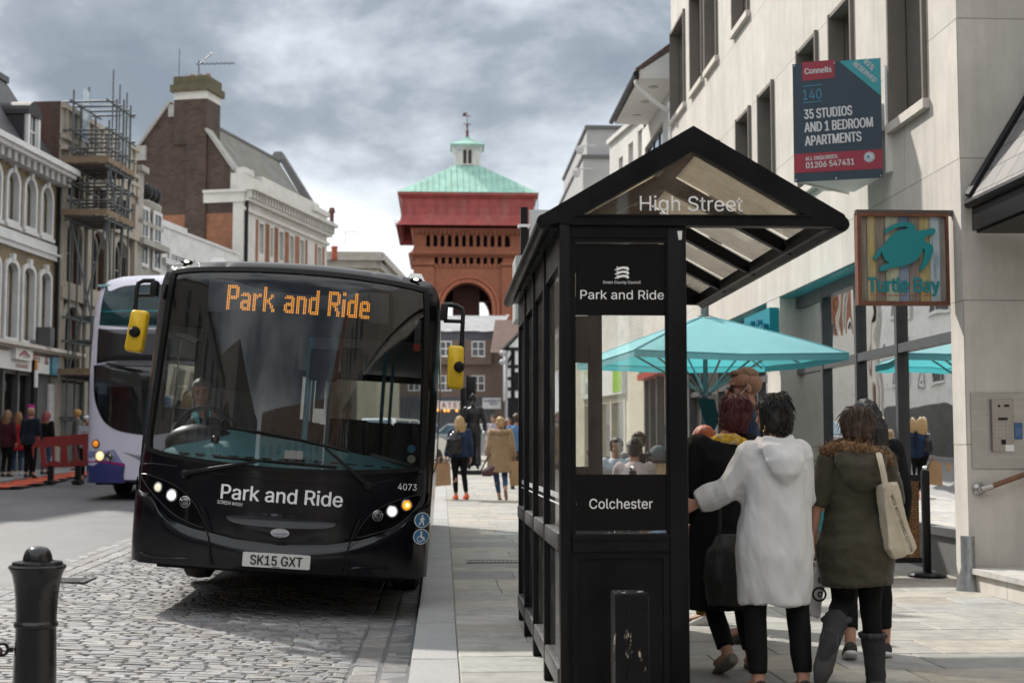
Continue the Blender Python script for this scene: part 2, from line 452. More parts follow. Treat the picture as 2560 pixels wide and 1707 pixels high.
# ------------------------------------------------------------------ facades
class Facade:
    """a vertical wall plane: u along the wall (away from the eye), z up, d towards the street"""
    def __init__(s,P0,ang,side=1):
        s.P=Vector((P0[0],P0[1],0));s.dir=Vector((math.sin(R(ang)),math.cos(R(ang)),0))
        s.n=Vector((s.dir.y,-s.dir.x,0))*side
    def __call__(s,u,z,d=0.0):return s.P+s.dir*u+s.n*d+Vector((0,0,z))
    def hit(s,px,py=0,d=0.0):
        r=ray(px,py);t=(s.P+s.n*d-CAM).dot(s.n)/r.dot(s.n);q=CAM+r*t
        return (q-s.P).dot(s.dir),q.z
    def box(s,mb,u0,u1,z0,z1,d0,d1,mi=0):
        if u1<u0:u0,u1=u1,u0
        if z1<z0:z0,z1=z1,z0
        p=[s(u,z,d) for d in (d0,d1) for z in (z0,z1) for u in (u0,u1)]
        mb.add(p,[(0,2,3,1),(4,5,7,6),(0,1,5,4),(2,6,7,3),(0,4,6,2),(1,3,7,5)],mi)
    def wall(s,mb,u0,u1,z0,z1,holes=(),reveal=.2,mi=0,mir=None,d=0.0):
        us=sorted({u0,u1} | {min(max(h[i],u0),u1) for h in holes for i in (0,1)});zs=sorted({z0,z1} | {min(max(h[i],z0),z1) for h in holes for i in (2,3)})
        for i in range(len(us)-1):
            for j in range(len(zs)-1):
                cu=(us[i]+us[i+1])/2;cz=(zs[j]+zs[j+1])/2
                if any(h[0]<cu<h[1] and h[2]<cz<h[3] for h in holes):continue
                mb.quad(s(us[i],zs[j],d),s(us[i+1],zs[j],d),s(us[i+1],zs[j+1],d),s(us[i],zs[j+1],d),mi)
        mr=mi if mir is None else mir
        for a,b,c,e in holes:
            q=[(a,c),(b,c),(b,e),(a,e)]
            for k in range(4):
                p,r2=q[k],q[(k+1) % 4]
                mb.quad(s(*p,d),s(*r2,d),s(*r2,d-reveal),s(*p,d-reveal),mr)
def win(F,parent,a,b,c,e,fm,gm,rec=.12,fw=.06,bars=(1,1),barw=.035,name='window',dep=.05,arch=0.0,mid=None):
    """a framed window in the opening a..b x c..e; pane is a sub-part. arch: rise of a round or segmental head"""
    mb=MB()
    if arch>0:
        out=[(a,c),(b,c)]+arc_pts(a,b,e,arch);inn=[(a+fw,c+fw),(b-fw,c+fw)]+arc_pts(a+fw,b-fw,e-fw,max(arch-fw*.3,.02))
    else:
        out=[(a,c),(b,c),(b,e),(a,e)];inn=[(a+fw,c+fw),(b-fw,c+fw),(b-fw,e-fw),(a+fw,e-fw)]
    mb.poly(F,out,[inn],-rec,-rec-dep)
    for i in range(1,bars[0]+1):
        u=a+fw+(b-a-2*fw)*i/(bars[0]+1);F.box(mb,u-barw/2,u+barw/2,c+fw,e-fw,-rec-dep,-rec-.008)
    for i in range(1,bars[1]+1):
        z=c+fw+(e-c-2*fw)*i/(bars[1]+1) if mid is None else c+(e-c)*mid;F.box(mb,a+fw,b-fw,z-barw/2,z+barw/2,-rec-dep,-rec-.012)
    w=mb.build(name,fm,parent,world=True)
    pb=MB();pb.poly(F,inn,[],-rec-.03,None);p=pb.build('pane',gm,parent,world=True);p.parent=w
    return w
def arc_pts(a,b,e,rise,n=10):
    """from (b, e-rise) over the crown (mid, e) to (a, e-rise)"""
    c=(a+b)/2;h=(b-a)/2
    return [(c+h*math.cos(math.pi*i/n),e-rise+rise*math.sin(math.pi*i/n)) for i in range(n+1)]
# ------------------------------------------------------------------ ground: road, sett bay, kerb, pavements
def gY(Y):
    return max(0,min(Y,30)-12)*.018+max(0,min(Y,50)-30)*.025+max(0,min(Y,130)-50)*.009
def zroad(X,Y):
    if X>-.18:c=-.09
    elif X>-4:c=-.09+.035*(-.18-X)
    else:c=.044+.005*min(-4-X,8)
    return gY(Y)+c
def zpav(X,Y):return gY(Y) if X>-4 else zroad(-9.0,Y)+.10
m_asph=M('asphalt',(.098,.10,.105),.62,var=.32,vs=1.1,bump=.5,bs=170,dirt=((.17,.17,.175),.8,(1,.25,1)),dscale=.5,rvar=.10,bdist=.006)
mb=MB();XS=[-120,-60,-30,-20,-14,-11,-9,-6.5,-4,-3,-2,-1,-.18,.12,3,6,12,30,120]
YS=[-60,-30,-15]+list(range(-8,132,2))+[160,220,400,900]
vs=[(x,y,zroad(x,y)-(.02 if-4<x<-.2 else 0)) for y in YS for x in XS];nx=len(XS)
mb.add(vs,[(j*nx+i,j*nx+i+1,(j+1)*nx+i+1,(j+1)*nx+i) for j in range(len(YS)-1) for i in range(nx-1)])
tag(mb.build('road',m_asph,smooth=True),kind='structure')

m_sett=M('granite_setts',(.30,.297,.297),.6,var=.4,vs=42,bump=.8,bs=130,attr=True,rvar=.12,bdist=.007,dirt=((.10,.095,.09),.55),dscale=4)
m_joint=M('joint_sand',(.22,.20,.175),.95,var=.4,vs=40,bump=.5,bs=200)
def stone(mb,x0,x1,y0,y1,zf,ch,jit,up,col):
    """one paving stone with a chamfered, slightly tilted top"""
    t=[rnd.uniform(-up,up) for _ in range(4)];j=lambda:rnd.uniform(-jit,jit)
    bx=[(x0+j(),y0+j()),(x1+j(),y0+j()),(x1+j(),y1+j()),(x0+j(),y1+j())]
    cx=(x0+x1)/2;cy=(y0+y1)/2
    top=[];low=[]
    for (px,py),dt in zip(bx,t):
        k=Vector((cx-px,cy-py));k=k*(min(ch,k.length*.4)/k.length)*1.3
        z=zf(px,py)+dt;top.append((px+k.x,py+k.y,z));low.append((px,py,z-ch*.8))
    bot=[(p[0],p[1],p[2]-.05) for p in low]
    mb.add(top+low+bot,[(0,1,2,3)]+[(i+4,(i+1) % 4+4,(i+1) % 4,i) for i in range(4)]+[(i+8,(i+1) % 4+8,(i+1) % 4+4,i+4) for i in range(4)],0,col)
def scol(lo=.62,hi=1.25,w=.05):
    q=rnd.uniform(lo,hi);d=rnd.uniform(-w,w);return (min(1,q*.72*(1+d)),min(1,q*.72),min(1,q*.72*(1-d)))
mb=MB();SX0,SX1=-4.0,-.19
y=4.6
while y<27:
    dy=rnd.uniform(.078,.108);x=SX0+.46
    while x<SX1-.42:
        dx=rnd.uniform(.09,.21)
        if x+dx>SX1-.40:dx=SX1-.36-x
        stone(mb,x,x+dx-.010,y,y+dy-.011,zroad,.011,.008,.0035,scol());x += dx
    y += dy
for xa,xb in ((SX0,SX0+.15),(SX0+.155,SX0+.30),(SX0+.305,SX0+.45),(SX1-.355,SX1-.18),(SX1-.175,SX1)):
    y=4.6
    while y<27:
        dy=rnd.uniform(.16,.30);stone(mb,xa,xb-.008,y,y+dy-.012,zroad,.014,.006,.005,scol(.6,1.1));y += dy
tag(mb.build('sett_paving',m_sett,smooth='auto',angle=12),kind='structure')
mb=MB()
for i in range(12):
    for k in range(4):
        xa=SX0+(SX1-SX0)*k/4;xb=SX0+(SX1-SX0)*(k+1)/4;ya=4.5+i*2;yb=ya+2
        mb.quad(*[(a,b,zroad(a,b)-.012) for a,b in ((xa,ya),(xb,ya),(xb,yb),(xa,yb))])
tag(mb.build('joint_bed',m_joint),kind='structure')
# iron drain grating in the edge rows
mb=MB();gx,gy=-3.62,13.6;gz=zroad(gx,gy)+.004
for k in range(9):mb.box(gx-.30,gx+.30,gy-.2+k*.05,gy-.175+k*.05,gz-.03,gz)
mb.box(gx-.34,gx-.30,gy-.24,gy+.26,gz-.03,gz+.002);mb.box(gx+.30,gx+.34,gy-.24,gy+.26,gz-.03,gz+.002)
dr=mb.build('drain_grating',M('cast_iron',(.06,.06,.06),.5,.6,var=.3,vs=30));tag(dr,'flat iron drain grating set among the setts at the edge of the asphalt','drain')

m_slab=M('paving_slabs',(.355,.35,.335),.75,var=.20,vs=7,bump=.35,bs=60,attr=True,dirt=((.15,.145,.135),.75),dscale=2.2,bdist=.006)
m_kerb=M('kerb_granite',(.33,.33,.33),.75,var=.22,vs=60,bump=.3,bs=150,attr=True,dirt=((.2,.2,.2),.5),dscale=2)
mb=MB();y=2.0
while y<122:
    dy=rnd.uniform(.85,1.05);q=rnd.uniform(.86,1.0)
    f=lambda X,Y:gY(Y)+.004
    stone(mb,-.18,.105,y,y+dy-.009,f,.012,.001,.002,(q,q,q))
    mb.quad((-.181,y,gY(y)-.01),(-.181,y+dy-.009,gY(y+dy)-.01),(-.185,y+dy-.009,gY(y+dy)-.16),(-.185,y,gY(y)-.16),0,(q*.8,q*.8,q*.8));y += dy
tag(mb.build('kerb',m_kerb),kind='structure')
mb=MB();y=2.0
pal=[(.98,.97,.93),(.88,.90,.90),(.80,.80,.77),(1.0,.95,.86),(.92,.92,.88),(.72,.73,.72),(.94,.88,.80),(.84,.86,.82)]
while y<75:
    dy=rnd.choice((.45,.55,.62,.75));x=.112-rnd.uniform(0,.0)
    first=rnd.uniform(.4,.9)
    while x<5.6:
        dx=first if x<.2 else rnd.uniform(.55,1.15)
        c=rnd.choice(pal);q=rnd.uniform(.88,1.04)
        stone(mb,x,x+dx-.008,y,y+dy-.008,lambda X,Y:gY(Y),.006,.0012,.0016,tuple(min(1,k*q) for k in c));x += dx
    y += dy
tag(mb.build('pavement',m_slab),kind='structure')
mb=MB();ys=[2+2*i for i in range(70)]
for i in range(len(ys)-1):
    mb.quad((-.18,ys[i],gY(ys[i])-.007),(14,ys[i],gY(ys[i])-.007),(14,ys[i+1],gY(ys[i+1])-.007),(-.18,ys[i+1],gY(ys[i+1])-.007))
tag(mb.build('pavement_bed',M('pavement_mortar',(.23,.22,.205),.9,var=.25,vs=8)),kind='structure')
# the far pavement across the road
m_fp=Mbrick('far_paving',(.27,.27,.27),(.22,.22,.22),(.13,.13,.13),.9,.6,.012,.8,var=.2)
mb=MB();ys=list(range(-10,80,2))
for i in range(len(ys)-1):
    a,b=ys[i],ys[i+1];xa,xb=-10.15+max(0,a-42)*.13,-10.15+max(0,b-42)*.13
    mb.quad((-40,a,zpav(-10,a)),(xa,a,zpav(-10,a)),(xb,b,zpav(-10,b)),(-40,b,zpav(-10,b)))
    mb.quad((xa,a,zpav(-10,a)),(xa,a,zpav(-10,a)-.13),(xb,b,zpav(-10,b)-.13),(xb,b,zpav(-10,b)))
tag(mb.build('far_pavement',m_fp),kind='structure')

mb=MB();z=gY(15.6)+.006
for k in range(14):mb.box(.30+k*.045,.325+k*.045,15.45,15.75,z-.03,z)
mb.box(.27,.96,15.41,15.45,z-.03,z+.001);mb.box(.27,.96,15.75,15.79,z-.03,z+.001)
tag(mb.build('slot_drain',M('cast_iron',(.06,.06,.06),.5,.6,var=.3,vs=30)),'narrow iron slot drain set into the pale paving slabs beyond the bus','drain')
# ------------------------------------------------------------------ buildings on the pavement side
m_stone=Mbrick('ashlar_stone',(.57,.54,.49),(.535,.505,.46),(.30,.28,.25),1.55,1.32,.007,.8,dirt=((.36,.335,.30),.75,(1.6,1.6,.22)),bump=.2,dscale=1.1,var=.12)
m_stone2=M('dressed_stone',(.58,.545,.49),.8,var=.12,vs=3,dirt=((.36,.34,.31),.5),bump=.15,bs=60)
m_taupe=M('taupe_frame',(.17,.15,.13),.5,var=.12,vs=6)
m_anth=M('anthracite_frame',(.075,.075,.078),.45,var=.15,vs=5)
m_black=M('black_paint',(.007,.007,.008),.38,var=.3,vs=6,spec=.25)
m_white=M('white_paint',(.74,.74,.72),.55,var=.06,vs=4,dirt=((.45,.44,.41),.35),dscale=2)
m_glass_up=Mglass('upper_glass',(.10,.11,.12),1.55,.02,wav=.01)
m_glass_shop=Mglass('shop_glass',(.60,.63,.63),1.6,.005,wav=.005,refl=.06)
m_wood_dk=M('dark_boards',(.05,.035,.025),.6,var=.4,vs=3,stretch=(1,6,1))
m_grey_panel=M('grey_panel',(.13,.13,.13),.5,var=.2,vs=4,dirt=((.22,.22,.21),.5))

T=thing('stone_building','pale stone faced building with tall narrow taupe windows over the glazed restaurant front','building',(4.775,12.77,0))
F=Facade((4.775,12.77),0,-1)
YW=lambda px:4.775/xr(px*1.08844)-12.77      # column in the 2352-wide view -> distance along this wall
first=[(YW(2150),YW(2065)),(YW(1980),YW(1925)),(YW(1895),YW(1848)),(YW(1790),YW(1755)),(YW(1735),YW(1703)),(YW(1662),YW(1640))]
second=[(YW(1735),YW(1697)),(YW(1660),YW(1632)),(YW(1625),YW(1597)),(YW(1583),YW(1550)),(YW(2150),YW(2065)),(YW(1980),YW(1925)),(YW(1895),YW(1848))]
holes=[(a,b,4.72,6.62) for a,b in first]+[(a,b,8.12,10.0) for a,b in second]
mb=MB();L_=16.3
F.wall(mb,0,L_,3.45,11.6,holes,.30)
F.box(mb,.004,.33,0,3.45,-.6,0)                               # corner pier
F.box(mb,7.1,7.9,0,3.45,-.5,-.004)                         # pier beside the door
F.wall(mb,.33,L_,3.452,3.452,[],0)
mb.quad(F(.33,3.45,0),F(L_,3.45,0),F(L_,3.45,-.32),F(.33,3.45,-.32))
mb.quad((4.775,12.77,0),(16,12.77,0),(16,12.77,11.6),(4.775,12.77,11.6))      # wall facing the eye
mb.quad((4.775,12.77,11.6),(16,12.77,11.6),(16,29.07,11.6),(4.7,29.07,11.6))
mb.quad(F(L_,0,0),F(L_,11.6,0),F(L_,11.6,-11),F(L_,0,-11))
F.box(mb,15.9,L_,0,3.45,-.5,-.004)
mb.build('wall',m_stone,T,world=True)
for (a,b,c,e) in holes:
    w=win(F,T,a+.01,b-.01,c,e,m_taupe,m_glass_up,.16,.07,(0,0),dep=.08)
    q=MB();F.box(q,a-.05,b+.02,c-.10,c-.002,-.05,.07);s_=q.build('sill',m_stone2,T,world=True);s_.parent=w
    q=MB()
    F.box(q,a+.002,a+.05,c,e,-.15,.045);F.box(q,b-.05,b-.002,c,e,-.15,.045);F.box(q,a+.05,b-.05,e-.05,e-.002,-.15,.03)
    s_=q.build('surround',m_taupe,T,world=True);s_.parent=w
# shop front: frames, panes, transom, stall riser, door
GY=lambda px:5.075/xr(px)-12.77
mull=[.36,GY(2260),GY(2157),GY(2071),GY(1996)]
mb=MB()
for u in mull:F.box(mb,u-.04,u+.04,.45,3.448,-.36,-.23)
F.box(mb,.33,7.1,2.34,2.44,-.35,-.24);F.box(mb,.33,7.1,3.28,3.446,-.355,-.235);F.box(mb,.33,mull[-1],.42,.50,-.36,-.21)
for u in (7.94,9.6,11.2,12.9,14.6,15.85):F.box(mb,u-.04,u+.04,.45,3.448,-.36,-.23)
F.box(mb,7.9,15.9,2.34,2.44,-.35,-.24);F.box(mb,7.9,15.9,3.28,3.446,-.355,-.235);F.box(mb,7.9,15.0,.42,.50,-.36,-.21)
mb.build('shopfront_frame',m_anth,T,world=True)
mb=MB();F.box(mb,.33,mull[-1],0,.42,-.4,-.26);F.box(mb,7.9,14.6,0,.42,-.4,-.26);mb.build('stall_riser',m_grey_panel,T,world=True)
mb=MB();F.box(mb,.33,7.1,3.43,3.447,-.234,-.03);F.box(mb,7.9,15.9,3.43,3.447,-.234,-.03);mb.build('teal_soffit_trim',M('teal_trim',(.02,.30,.33),.5),T,world=True)
for a,b in list(zip(mull[:-1],mull[1:]))+[(7.94,9.6),(9.6,11.2),(11.2,12.9),(12.9,14.6)]:
    for z0,z1 in ((.5,2.34),(2.44,3.28)):
        q=MB();F.box(q,a+.04,b-.04,z0,z1,-.302,-.296);q.build('pane',m_glass_shop,T,world=True)
mb=MB();F.box(mb,mull[-1]+.05,7.08,0,2.34,-.5,-.44,0);F.box(mb,mull[-1]+.05,7.08,2.44,3.28,-.5,-.44,0)
d_=mb.build('door',m_black,T,world=True)
q=MB();q.tube([F(mull[-1]+.22,.9,-.40),F(mull[-1]+.22,1.5,-.40)],.015);F.box(q,6.7,6.78,1.55,1.62,-.44,-.43);[setattr(s_,'parent',d_) for s_ in split(q,'handle',M('steel',(.5,.5,.5),.3,1,var=.1),T,world=True)]
mb=MB();F.box(mb,14.65,15.85,0,3.28,-.5,-.45);mb.build('door',m_black,T,world=True)
# interior of the restaurant: floor, back wall, ceiling
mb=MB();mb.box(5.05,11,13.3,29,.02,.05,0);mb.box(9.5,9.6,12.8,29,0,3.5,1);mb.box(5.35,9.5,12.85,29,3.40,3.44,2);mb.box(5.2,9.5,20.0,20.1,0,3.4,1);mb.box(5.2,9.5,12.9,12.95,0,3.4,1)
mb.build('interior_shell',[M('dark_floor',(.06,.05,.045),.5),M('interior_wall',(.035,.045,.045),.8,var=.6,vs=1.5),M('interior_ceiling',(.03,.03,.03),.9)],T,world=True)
mb=MB();cols=[(.25,.03,.03),(.02,.10,.22),(.30,.17,.04),(.02,.16,.16),(.28,.26,.22),(.16,.08,.03)]
mats=[M('stack_%d' % i,c,.6) for i,c in enumerate(cols)]
for k in range(60):
    y=13.6+k*.10;x=5.5;h=rnd.uniform(.28,.5);mb.box(x,x+.25,y,y+rnd.uniform(.05,.09),.5,.5+h,rnd.randrange(6));mb.box(x,x+.25,y,y+rnd.uniform(.05,.09),1.05,1.05+h*.7,rnd.randrange(6))
mb.box(5.45,5.8,13.4,19.8,.44,.5,5);mb.box(5.45,5.8,13.4,19.8,1.0,1.05,5)
T2=mb.build('window_shelf',mats);tag(T2,'wooden shelf of coloured books and boxes just inside the restaurant window','shelf')
# warm bulbs strung inside the window
mb=MB();wire=MB()
for s in range(3):
    pts=[]
    for k in range(22):
        t=k/21;y=13.3+5.6*t;z=2.9-s*.55-.35*math.sin(math.pi*((t*3) % 1))+rnd.uniform(-.08,.08);p=Vector((5.32+.2*s,y,z));pts.append(p)
        mb.ell(p-Vector((0,0,.02)),(.013,.013,.018),6,4)
    wire.tube(pts,.003,4)
TL=thing('string_light','string of tiny warm bulbs hanging inside the restaurant window','lights',(5.3,13.3,2.9))
split(mb,'bulb',M('warm_bulb',(1,.7,.3),.4,emit=(1,.55,.18),es=9),TL,world=True);split(wire,'cable',m_black,TL,world=True) if False else wire.build('cable',m_black,TL,world=True)

# entrance bay nearer than the corner: plinth, sloping slate canopy, handrail, steel intercom plate
T=thing('entrance_porch','steep slate covered entrance canopy above the stepped doorway','porch',(4.72,12.7,0))
m_slate=Mbrick('porch_slate',(.20,.19,.18),(.15,.145,.14),(.05,.05,.05),.32,.26,.008,.7,bump=.6,var=.2)
ez,ex=3.57,4.83;rx,rz=6.6,3.57+1.87*1.5
mb=MB();mb.add([(ex,11.2,ez),(ex,12.74,ez),(rx,12.74,rz),(rx,11.2,rz),(ex,11.2,ez-.05),(ex,12.74,ez-.05),(rx,12.74,rz-.07),(rx,11.2,rz-.07)],
     [(0,3,2,1),(4,5,6,7),(0,1,5,4),(1,2,6,5),(3,0,4,7)]);mb.build('roof',m_slate,T,world=True)
mb=MB();mb.box(ex+.02,ex+.06,11.2,12.7,ez-.30,ez-.055);mb.box(ex+.06,7,11.2,12.7,ez-.32,ez-.29)
mb.tube([(ex+.0,11.2,ez-.05),(ex+.0,12.72,ez-.05)],.045,8);mb.tube([(ex,12.70,ez+.02),(rx,12.70,rz+.03)],.05,6);mb.build('gutter',m_black,T,world=True)
mb=MB();mb.box(4.775,9,5,12.765,0,.165);mb.build('plinth',m_stone,T,world=True)
mb=MB();mb.box(4.735,9,5,12.762,.167,.215);mb.build('coping',M('concrete_coping',(.42,.41,.39),.8,var=.2,vs=8),T,world=True)
mb=MB();mb.box(9.6,9.7,-14,12.7,.2,11.5);mb.build('wall',m_stone,T,world=True)
T=thing('handrail','brown timber handrail on a round steel wall bracket beside the intercom plate','handrail',(4.81,12.7,.9))
m_steel=M('brushed_steel',(.40,.39,.37),.42,.85,var=.12,vs=3,stretch=(1,1,8))
Mx=Matrix.Rotation(R(90),4,'X')
mb=MB();mb.lathe([(.055,0),(.058,.02),(.05,.03),(.03,.05),(.03,.08)],(4.870,12.765,.915),20,0,Mx.to_3x3());mb.tube([(4.870,12.69,.915),(4.970,12.675,.945)],.028,12);mb.build('bracket',m_steel,T,world=True,smooth='auto')
mb=MB();mb.tube([(4.950,12.675,.94),(6.3,12.675,1.41)],.024,12);mb.build('rail',M('rail_wood',(.16,.07,.035),.45,var=.35,vs=4,stretch=(4,1,12)),T,world=True,smooth='auto')
T=thing('intercom_panel','square brushed steel intercom plate with keypad on the shaded stone wall','intercom',(4.76,12.75,1.1))
def FR(a,b,d=0.0):return Vector((a,12.77-d,b))           # wall facing the eye: a = X, b = Z
P2=lambda x,y:(lambda q:(q.x,q.z))(at(2420+x*.1913,960+y*.1913,12.76))
def bx2(mb,x0,x1,y0,y1,d0,d1,mi=0,bev=0.0):
    a,c=P2(x0,y1);b,e=P2(x1,y0);mb.box(a,b,12.77-d1,12.77-d0,c,e,mi,bev=bev)
mb=MB();bx2(mb,55,790,115,1105,.003,.012,bev=.003);mb.build('plate',m_steel,T,world=True)
mb=MB();bx2(mb,305,570,195,880,.012,.05,0,.004);hs=mb.build('keypad_housing',M('housing_steel',(.33,.315,.29),.4,.8,var=.1),T,world=True)
mb=MB();bx2(mb,450,515,268,298,.05,.052);bx2(mb,372,495,438,472,.05,.052);bx2(mb,415,472,725,788,.05,.052);mb.lathe([(.012,0),(.012,.002)],FR(*P2(382,288),.051),16,0,Mx.to_3x3());[setattr(q,'parent',hs) for q in split(mb,'display',m_black,T,world=True)]
mb=MB()
for r in range(4):
    for c in (355,400,440,500):mb.ell(FR(*P2(c,520+r*53),.05),(.0048,.004,.0048),8,6)
[setattr(q,'parent',hs) for q in split(mb,'button',M('chrome_button',(.85,.85,.85),.15,1),T,world=True,smooth=True)]
mb=MB();bx2(mb,468,578,792,876,.05,.053);q=mb.build('paper_label',m_white,T,world=True);q.parent=hs
mb=MB();bx2(mb,585,695,505,718,.012,.04,0,.004);kp=mb.build('blue_keypad',M('keypad_blue',(.03,.10,.24),.35),T,world=True)
mb=MB()
for r in range(4):
    for c in (615,640,665):mb.ell(FR(*P2(c,580+r*27),.04),(.0035,.003,.0035),8,6)
[setattr(q,'parent',kp) for q in split(mb,'button',M('chrome_button',(.85,.85,.85),.15,1),T,world=True,smooth=True)]
mb=MB()
for a,b in ((88,150),(105,1062),(735,150),(735,1062)):mb.ell(FR(*P2(a,b),.012),(.004,.003,.004),8,6)
split(mb,'screw',M('chrome_button',(.85,.85,.85),.15,1),T,world=True)
T=thing('pipe_guard','flared galvanised pipe shoe at the foot of the stone corner pier','pipe',(4.735,12.72,0))
m_galv=M('galvanised',(.36,.38,.39),.4,.8,var=.25,vs=14)
mb=MB();mb.lathe([(.001,.0),(.115,0),(.11,.03),(.062,.22),(.062,.5),(.055,.5),(.001,.495)],(4.735,12.70,.0),16);mb.build('pipe_shoe',m_galv,T,world=True,smooth='auto')

# block lettering over the restaurant door
T=thing('letter_sign','chunky teal block lettering above the restaurant doorway','sign',(4.68,20.9,2.6))
m_teal=M('sign_teal',(.0,.22,.28),.5,var=.08)
mb=MB();F.box(mb,7.15,8.85,2.62,3.30,-.02,.13);mb.build('backing',m_teal,T,world=True)
mb=MB();mb.text(lambda a,b,d:F(8.75-a,b,d),'Turtle Bay',.78,2.74,.44,width=1.5,bold=.03,d=.20,d1=.12);mb.build('lettering',M('sign_teal_dark',(.0,.15,.22),.5),T,world=True)

# house with overhanging eaves beyond the stone building
m_render=M('white_render',(.66,.645,.60),.85,var=.08,vs=2,dirt=((.42,.40,.36),.5),dscale=.9,bump=.1,bs=40)
m_soffit=M('soffit_white',(.70,.70,.68),.6,var=.05)
m_tile=Mbrick('clay_tiles',(.16,.09,.065),(.12,.075,.055),(.04,.03,.025),.18,.12,.01,.85,bump=.7,var=.3)
T=thing('eaves_house','cream house with wide white overhanging eaves and dark window frames next to the stone building','house',(4.9,29.1,0))
F2=Facade((4.9,29.09),0,-1)
mb=MB();F2.wall(mb,0,5.3,3.7,9.1,[(2.0,4.8,6.0,8.6)],.2);mb.quad((4.9,29.09,9),(10,29.09,9),(7.6,29.09,12),(4.9,29.09,9.6));mb.quad(F2(5.3,0),F2(5.3,9.1),F2(5.3,9.1,-6),F2(5.3,0,-6))
mb.build('wall',m_render,T,world=True);win(F2,T,2.0,4.8,6.0,8.6,m_black,m_glass_up,.05,.09,(2,0),barw=.07)
mb=MB();mb.box(4.10,4.898,29.1,33.3,9.05,9.10);mb.box(4.10,4.14,29.1,33.3,9.1,9.25);mb.add([(4.10,29.098,9.10),(4.9,29.098,9.10),(4.9,29.098,9.72),(4.10,29.098,9.2)],[(0,1,2,3)]);mb.build('soffit',m_soffit,T,world=True)
mb=MB();mb.add([(4.02,29.06,9.25),(4.02,33.4,9.25),(8.2,33.4,12.4),(8.2,29.06,12.4),(4.02,29.06,9.17),(4.02,33.4,9.17),(8.2,33.4,12.3),(8.2,29.06,12.3)],[(0,3,2,1),(4,5,6,7),(0,1,5,4),(1,2,6,5),(0,4,7,3)]);mb.build('roof',m_tile,T,world=True)
mb=MB();mb.tube([(4.03,29.05,9.13),(4.03,33.4,9.13)],.065,8);mb.build('gutter',m_black,T,world=True)
mb=MB();mb.tube(smooth_open([(4.06,29.25,9.05),(4.10,29.25,8.9),(4.5,29.25,8.55),(4.72,29.25,8.4),(4.78,29.25,8.2),(4.78,29.25,3.6)],4),.05,8);mb.build('downpipe',m_white,T,world=True,smooth='auto')
mb=MB()
for y in (29.8,31.1,32.4):mb.lathe([(.10,0),(.11,-.012),(.08,-.014)],(4.5,y,9.05),16)
split(mb,'downlight',M('downlight_rim',(.35,.35,.35),.4,.5),T,world=True)
# its ground floor shop with the green and red fascia
m_green=M('fascia_green',(.02,.24,.13),.4);m_red=M('fascia_red',(.42,.04,.03),.4)
mb=MB();F2.box(mb,.2,5.3,3.12,3.7,-.1,.12,0);F2.box(mb,.2,5.3,2.98,3.12,-.1,.16,1);F2.box(mb,.2,5.3,3.70,3.80,-.1,.16,1);mb.build('fascia',[m_green,m_red],T,world=True)
mb=MB();F2.box(mb,.2,.5,0,2.98,-.2,0);F2.box(mb,3.2,3.35,0,2.98,-.2,0);F2.box(mb,4.3,4.42,0,2.98,-.2,0);F2.box(mb,5.1,5.3,0,2.98,-.2,0);F2.box(mb,.5,3.2,0,.5,-.2,-.02);mb.build('shopfront_frame',m_anth,T,world=True)
m_shop_in=M('pale_shop_interior',(.42,.42,.40),.8,var=.5,vs=.9)
mb=MB();F2.box(mb,.5,5.1,.1,3.0,-1.6,-1.5);F2.box(mb,.2,5.3,.05,.1,-1.6,0);mb.build('shop_interior',m_shop_in,T,world=True)
for a,b in ((.5,3.2),(3.35,4.3),(4.42,5.1)):
    q=MB();F2.box(q,a,b,.5 if a<1 else .1,2.95,-.1,-.09);q.build('pane',m_glass_shop,T,world=True)

# whitewashed brick house, turned slightly, and the estate agent's shop under it
m_wbrick=Mbrick('painted_brick',(.68,.665,.62),(.64,.625,.58),(.50,.49,.46),.23,.08,.008,.8,dirt=((.42,.40,.36),.5),bump=.25,var=.1)
T=thing('painted_house','whitewashed brick house with three small sash windows beyond the eaves house','house',(4.9,34.5,0))
F3=Facade((4.9,34.45),-7.5,-1)
hs=[]
for (a,b,c,e) in ((1547,1557,393,419),(1571,1583,357,409),(1595,1607,324,390)):
    u0=F3.hit(b,400)[0];u1=F3.hit(a,400)[0];z1=F3.hit((a+b)/2,c)[1];hs.append((u0,u1,z1-1.25,z1))
mb=MB();F3.wall(mb,-.2,3.2,3.75,9.55,hs,.16);q=[F3(3.2,0),F3(3.2,9.55),F3(3.2,9.55,-6),F3(3.2,0,-6)];mb.quad(*q);mb.quad(F3(-.2,9.55),F3(3.2,9.55),F3(3.2,9.55,-6),F3(-.2,9.55,-6));F3.box(mb,-.2,3.24,9.5,9.62,-.1,.08);F3.box(mb,3.2,7.6,3.75,6.6,-6,-.004);F3.box(mb,3.2,4.2,6.6,8.0,-4,-.5)
mb.build('wall',m_wbrick,T,world=True)
for h in hs:win(F3,T,*h,m_white,m_glass_up,.1,.05,(1,1))
mb=MB();F3.box(mb,1.7,6.3,2.75,3.75,-.1,.10);F3.box(mb,1.6,6.4,3.72,3.78,-.1,.16);fs=mb.build('fascia',m_white,T,world=True)
mb=MB();F3.box(mb,1.75,2.6,2.80,3.68,.09,.108);q=mb.build('fascia_end',M('lime_green',(.30,.52,.06),.5),T,world=True);q.parent=fs
fw=lambda a,b,d:F3(5.9-a,b,d+.1)
mb=MB();mb.text(fw,'Fenn',.1,3.32,.32,width=1.15,bold=.02,align='L',mi=0);mb.text(fw,'Wright.',.1,2.88,.32,width=1.75,bold=.0,align='L',mi=1);q=mb.build('lettering',[M('lime_green',(.30,.52,.06),.5),M('sign_grey',(.12,.13,.14),.5)],T,world=True);q.parent=fs
mb=MB();F3.box(mb,-.2,1.7,0,3.75,-.3,-.01)
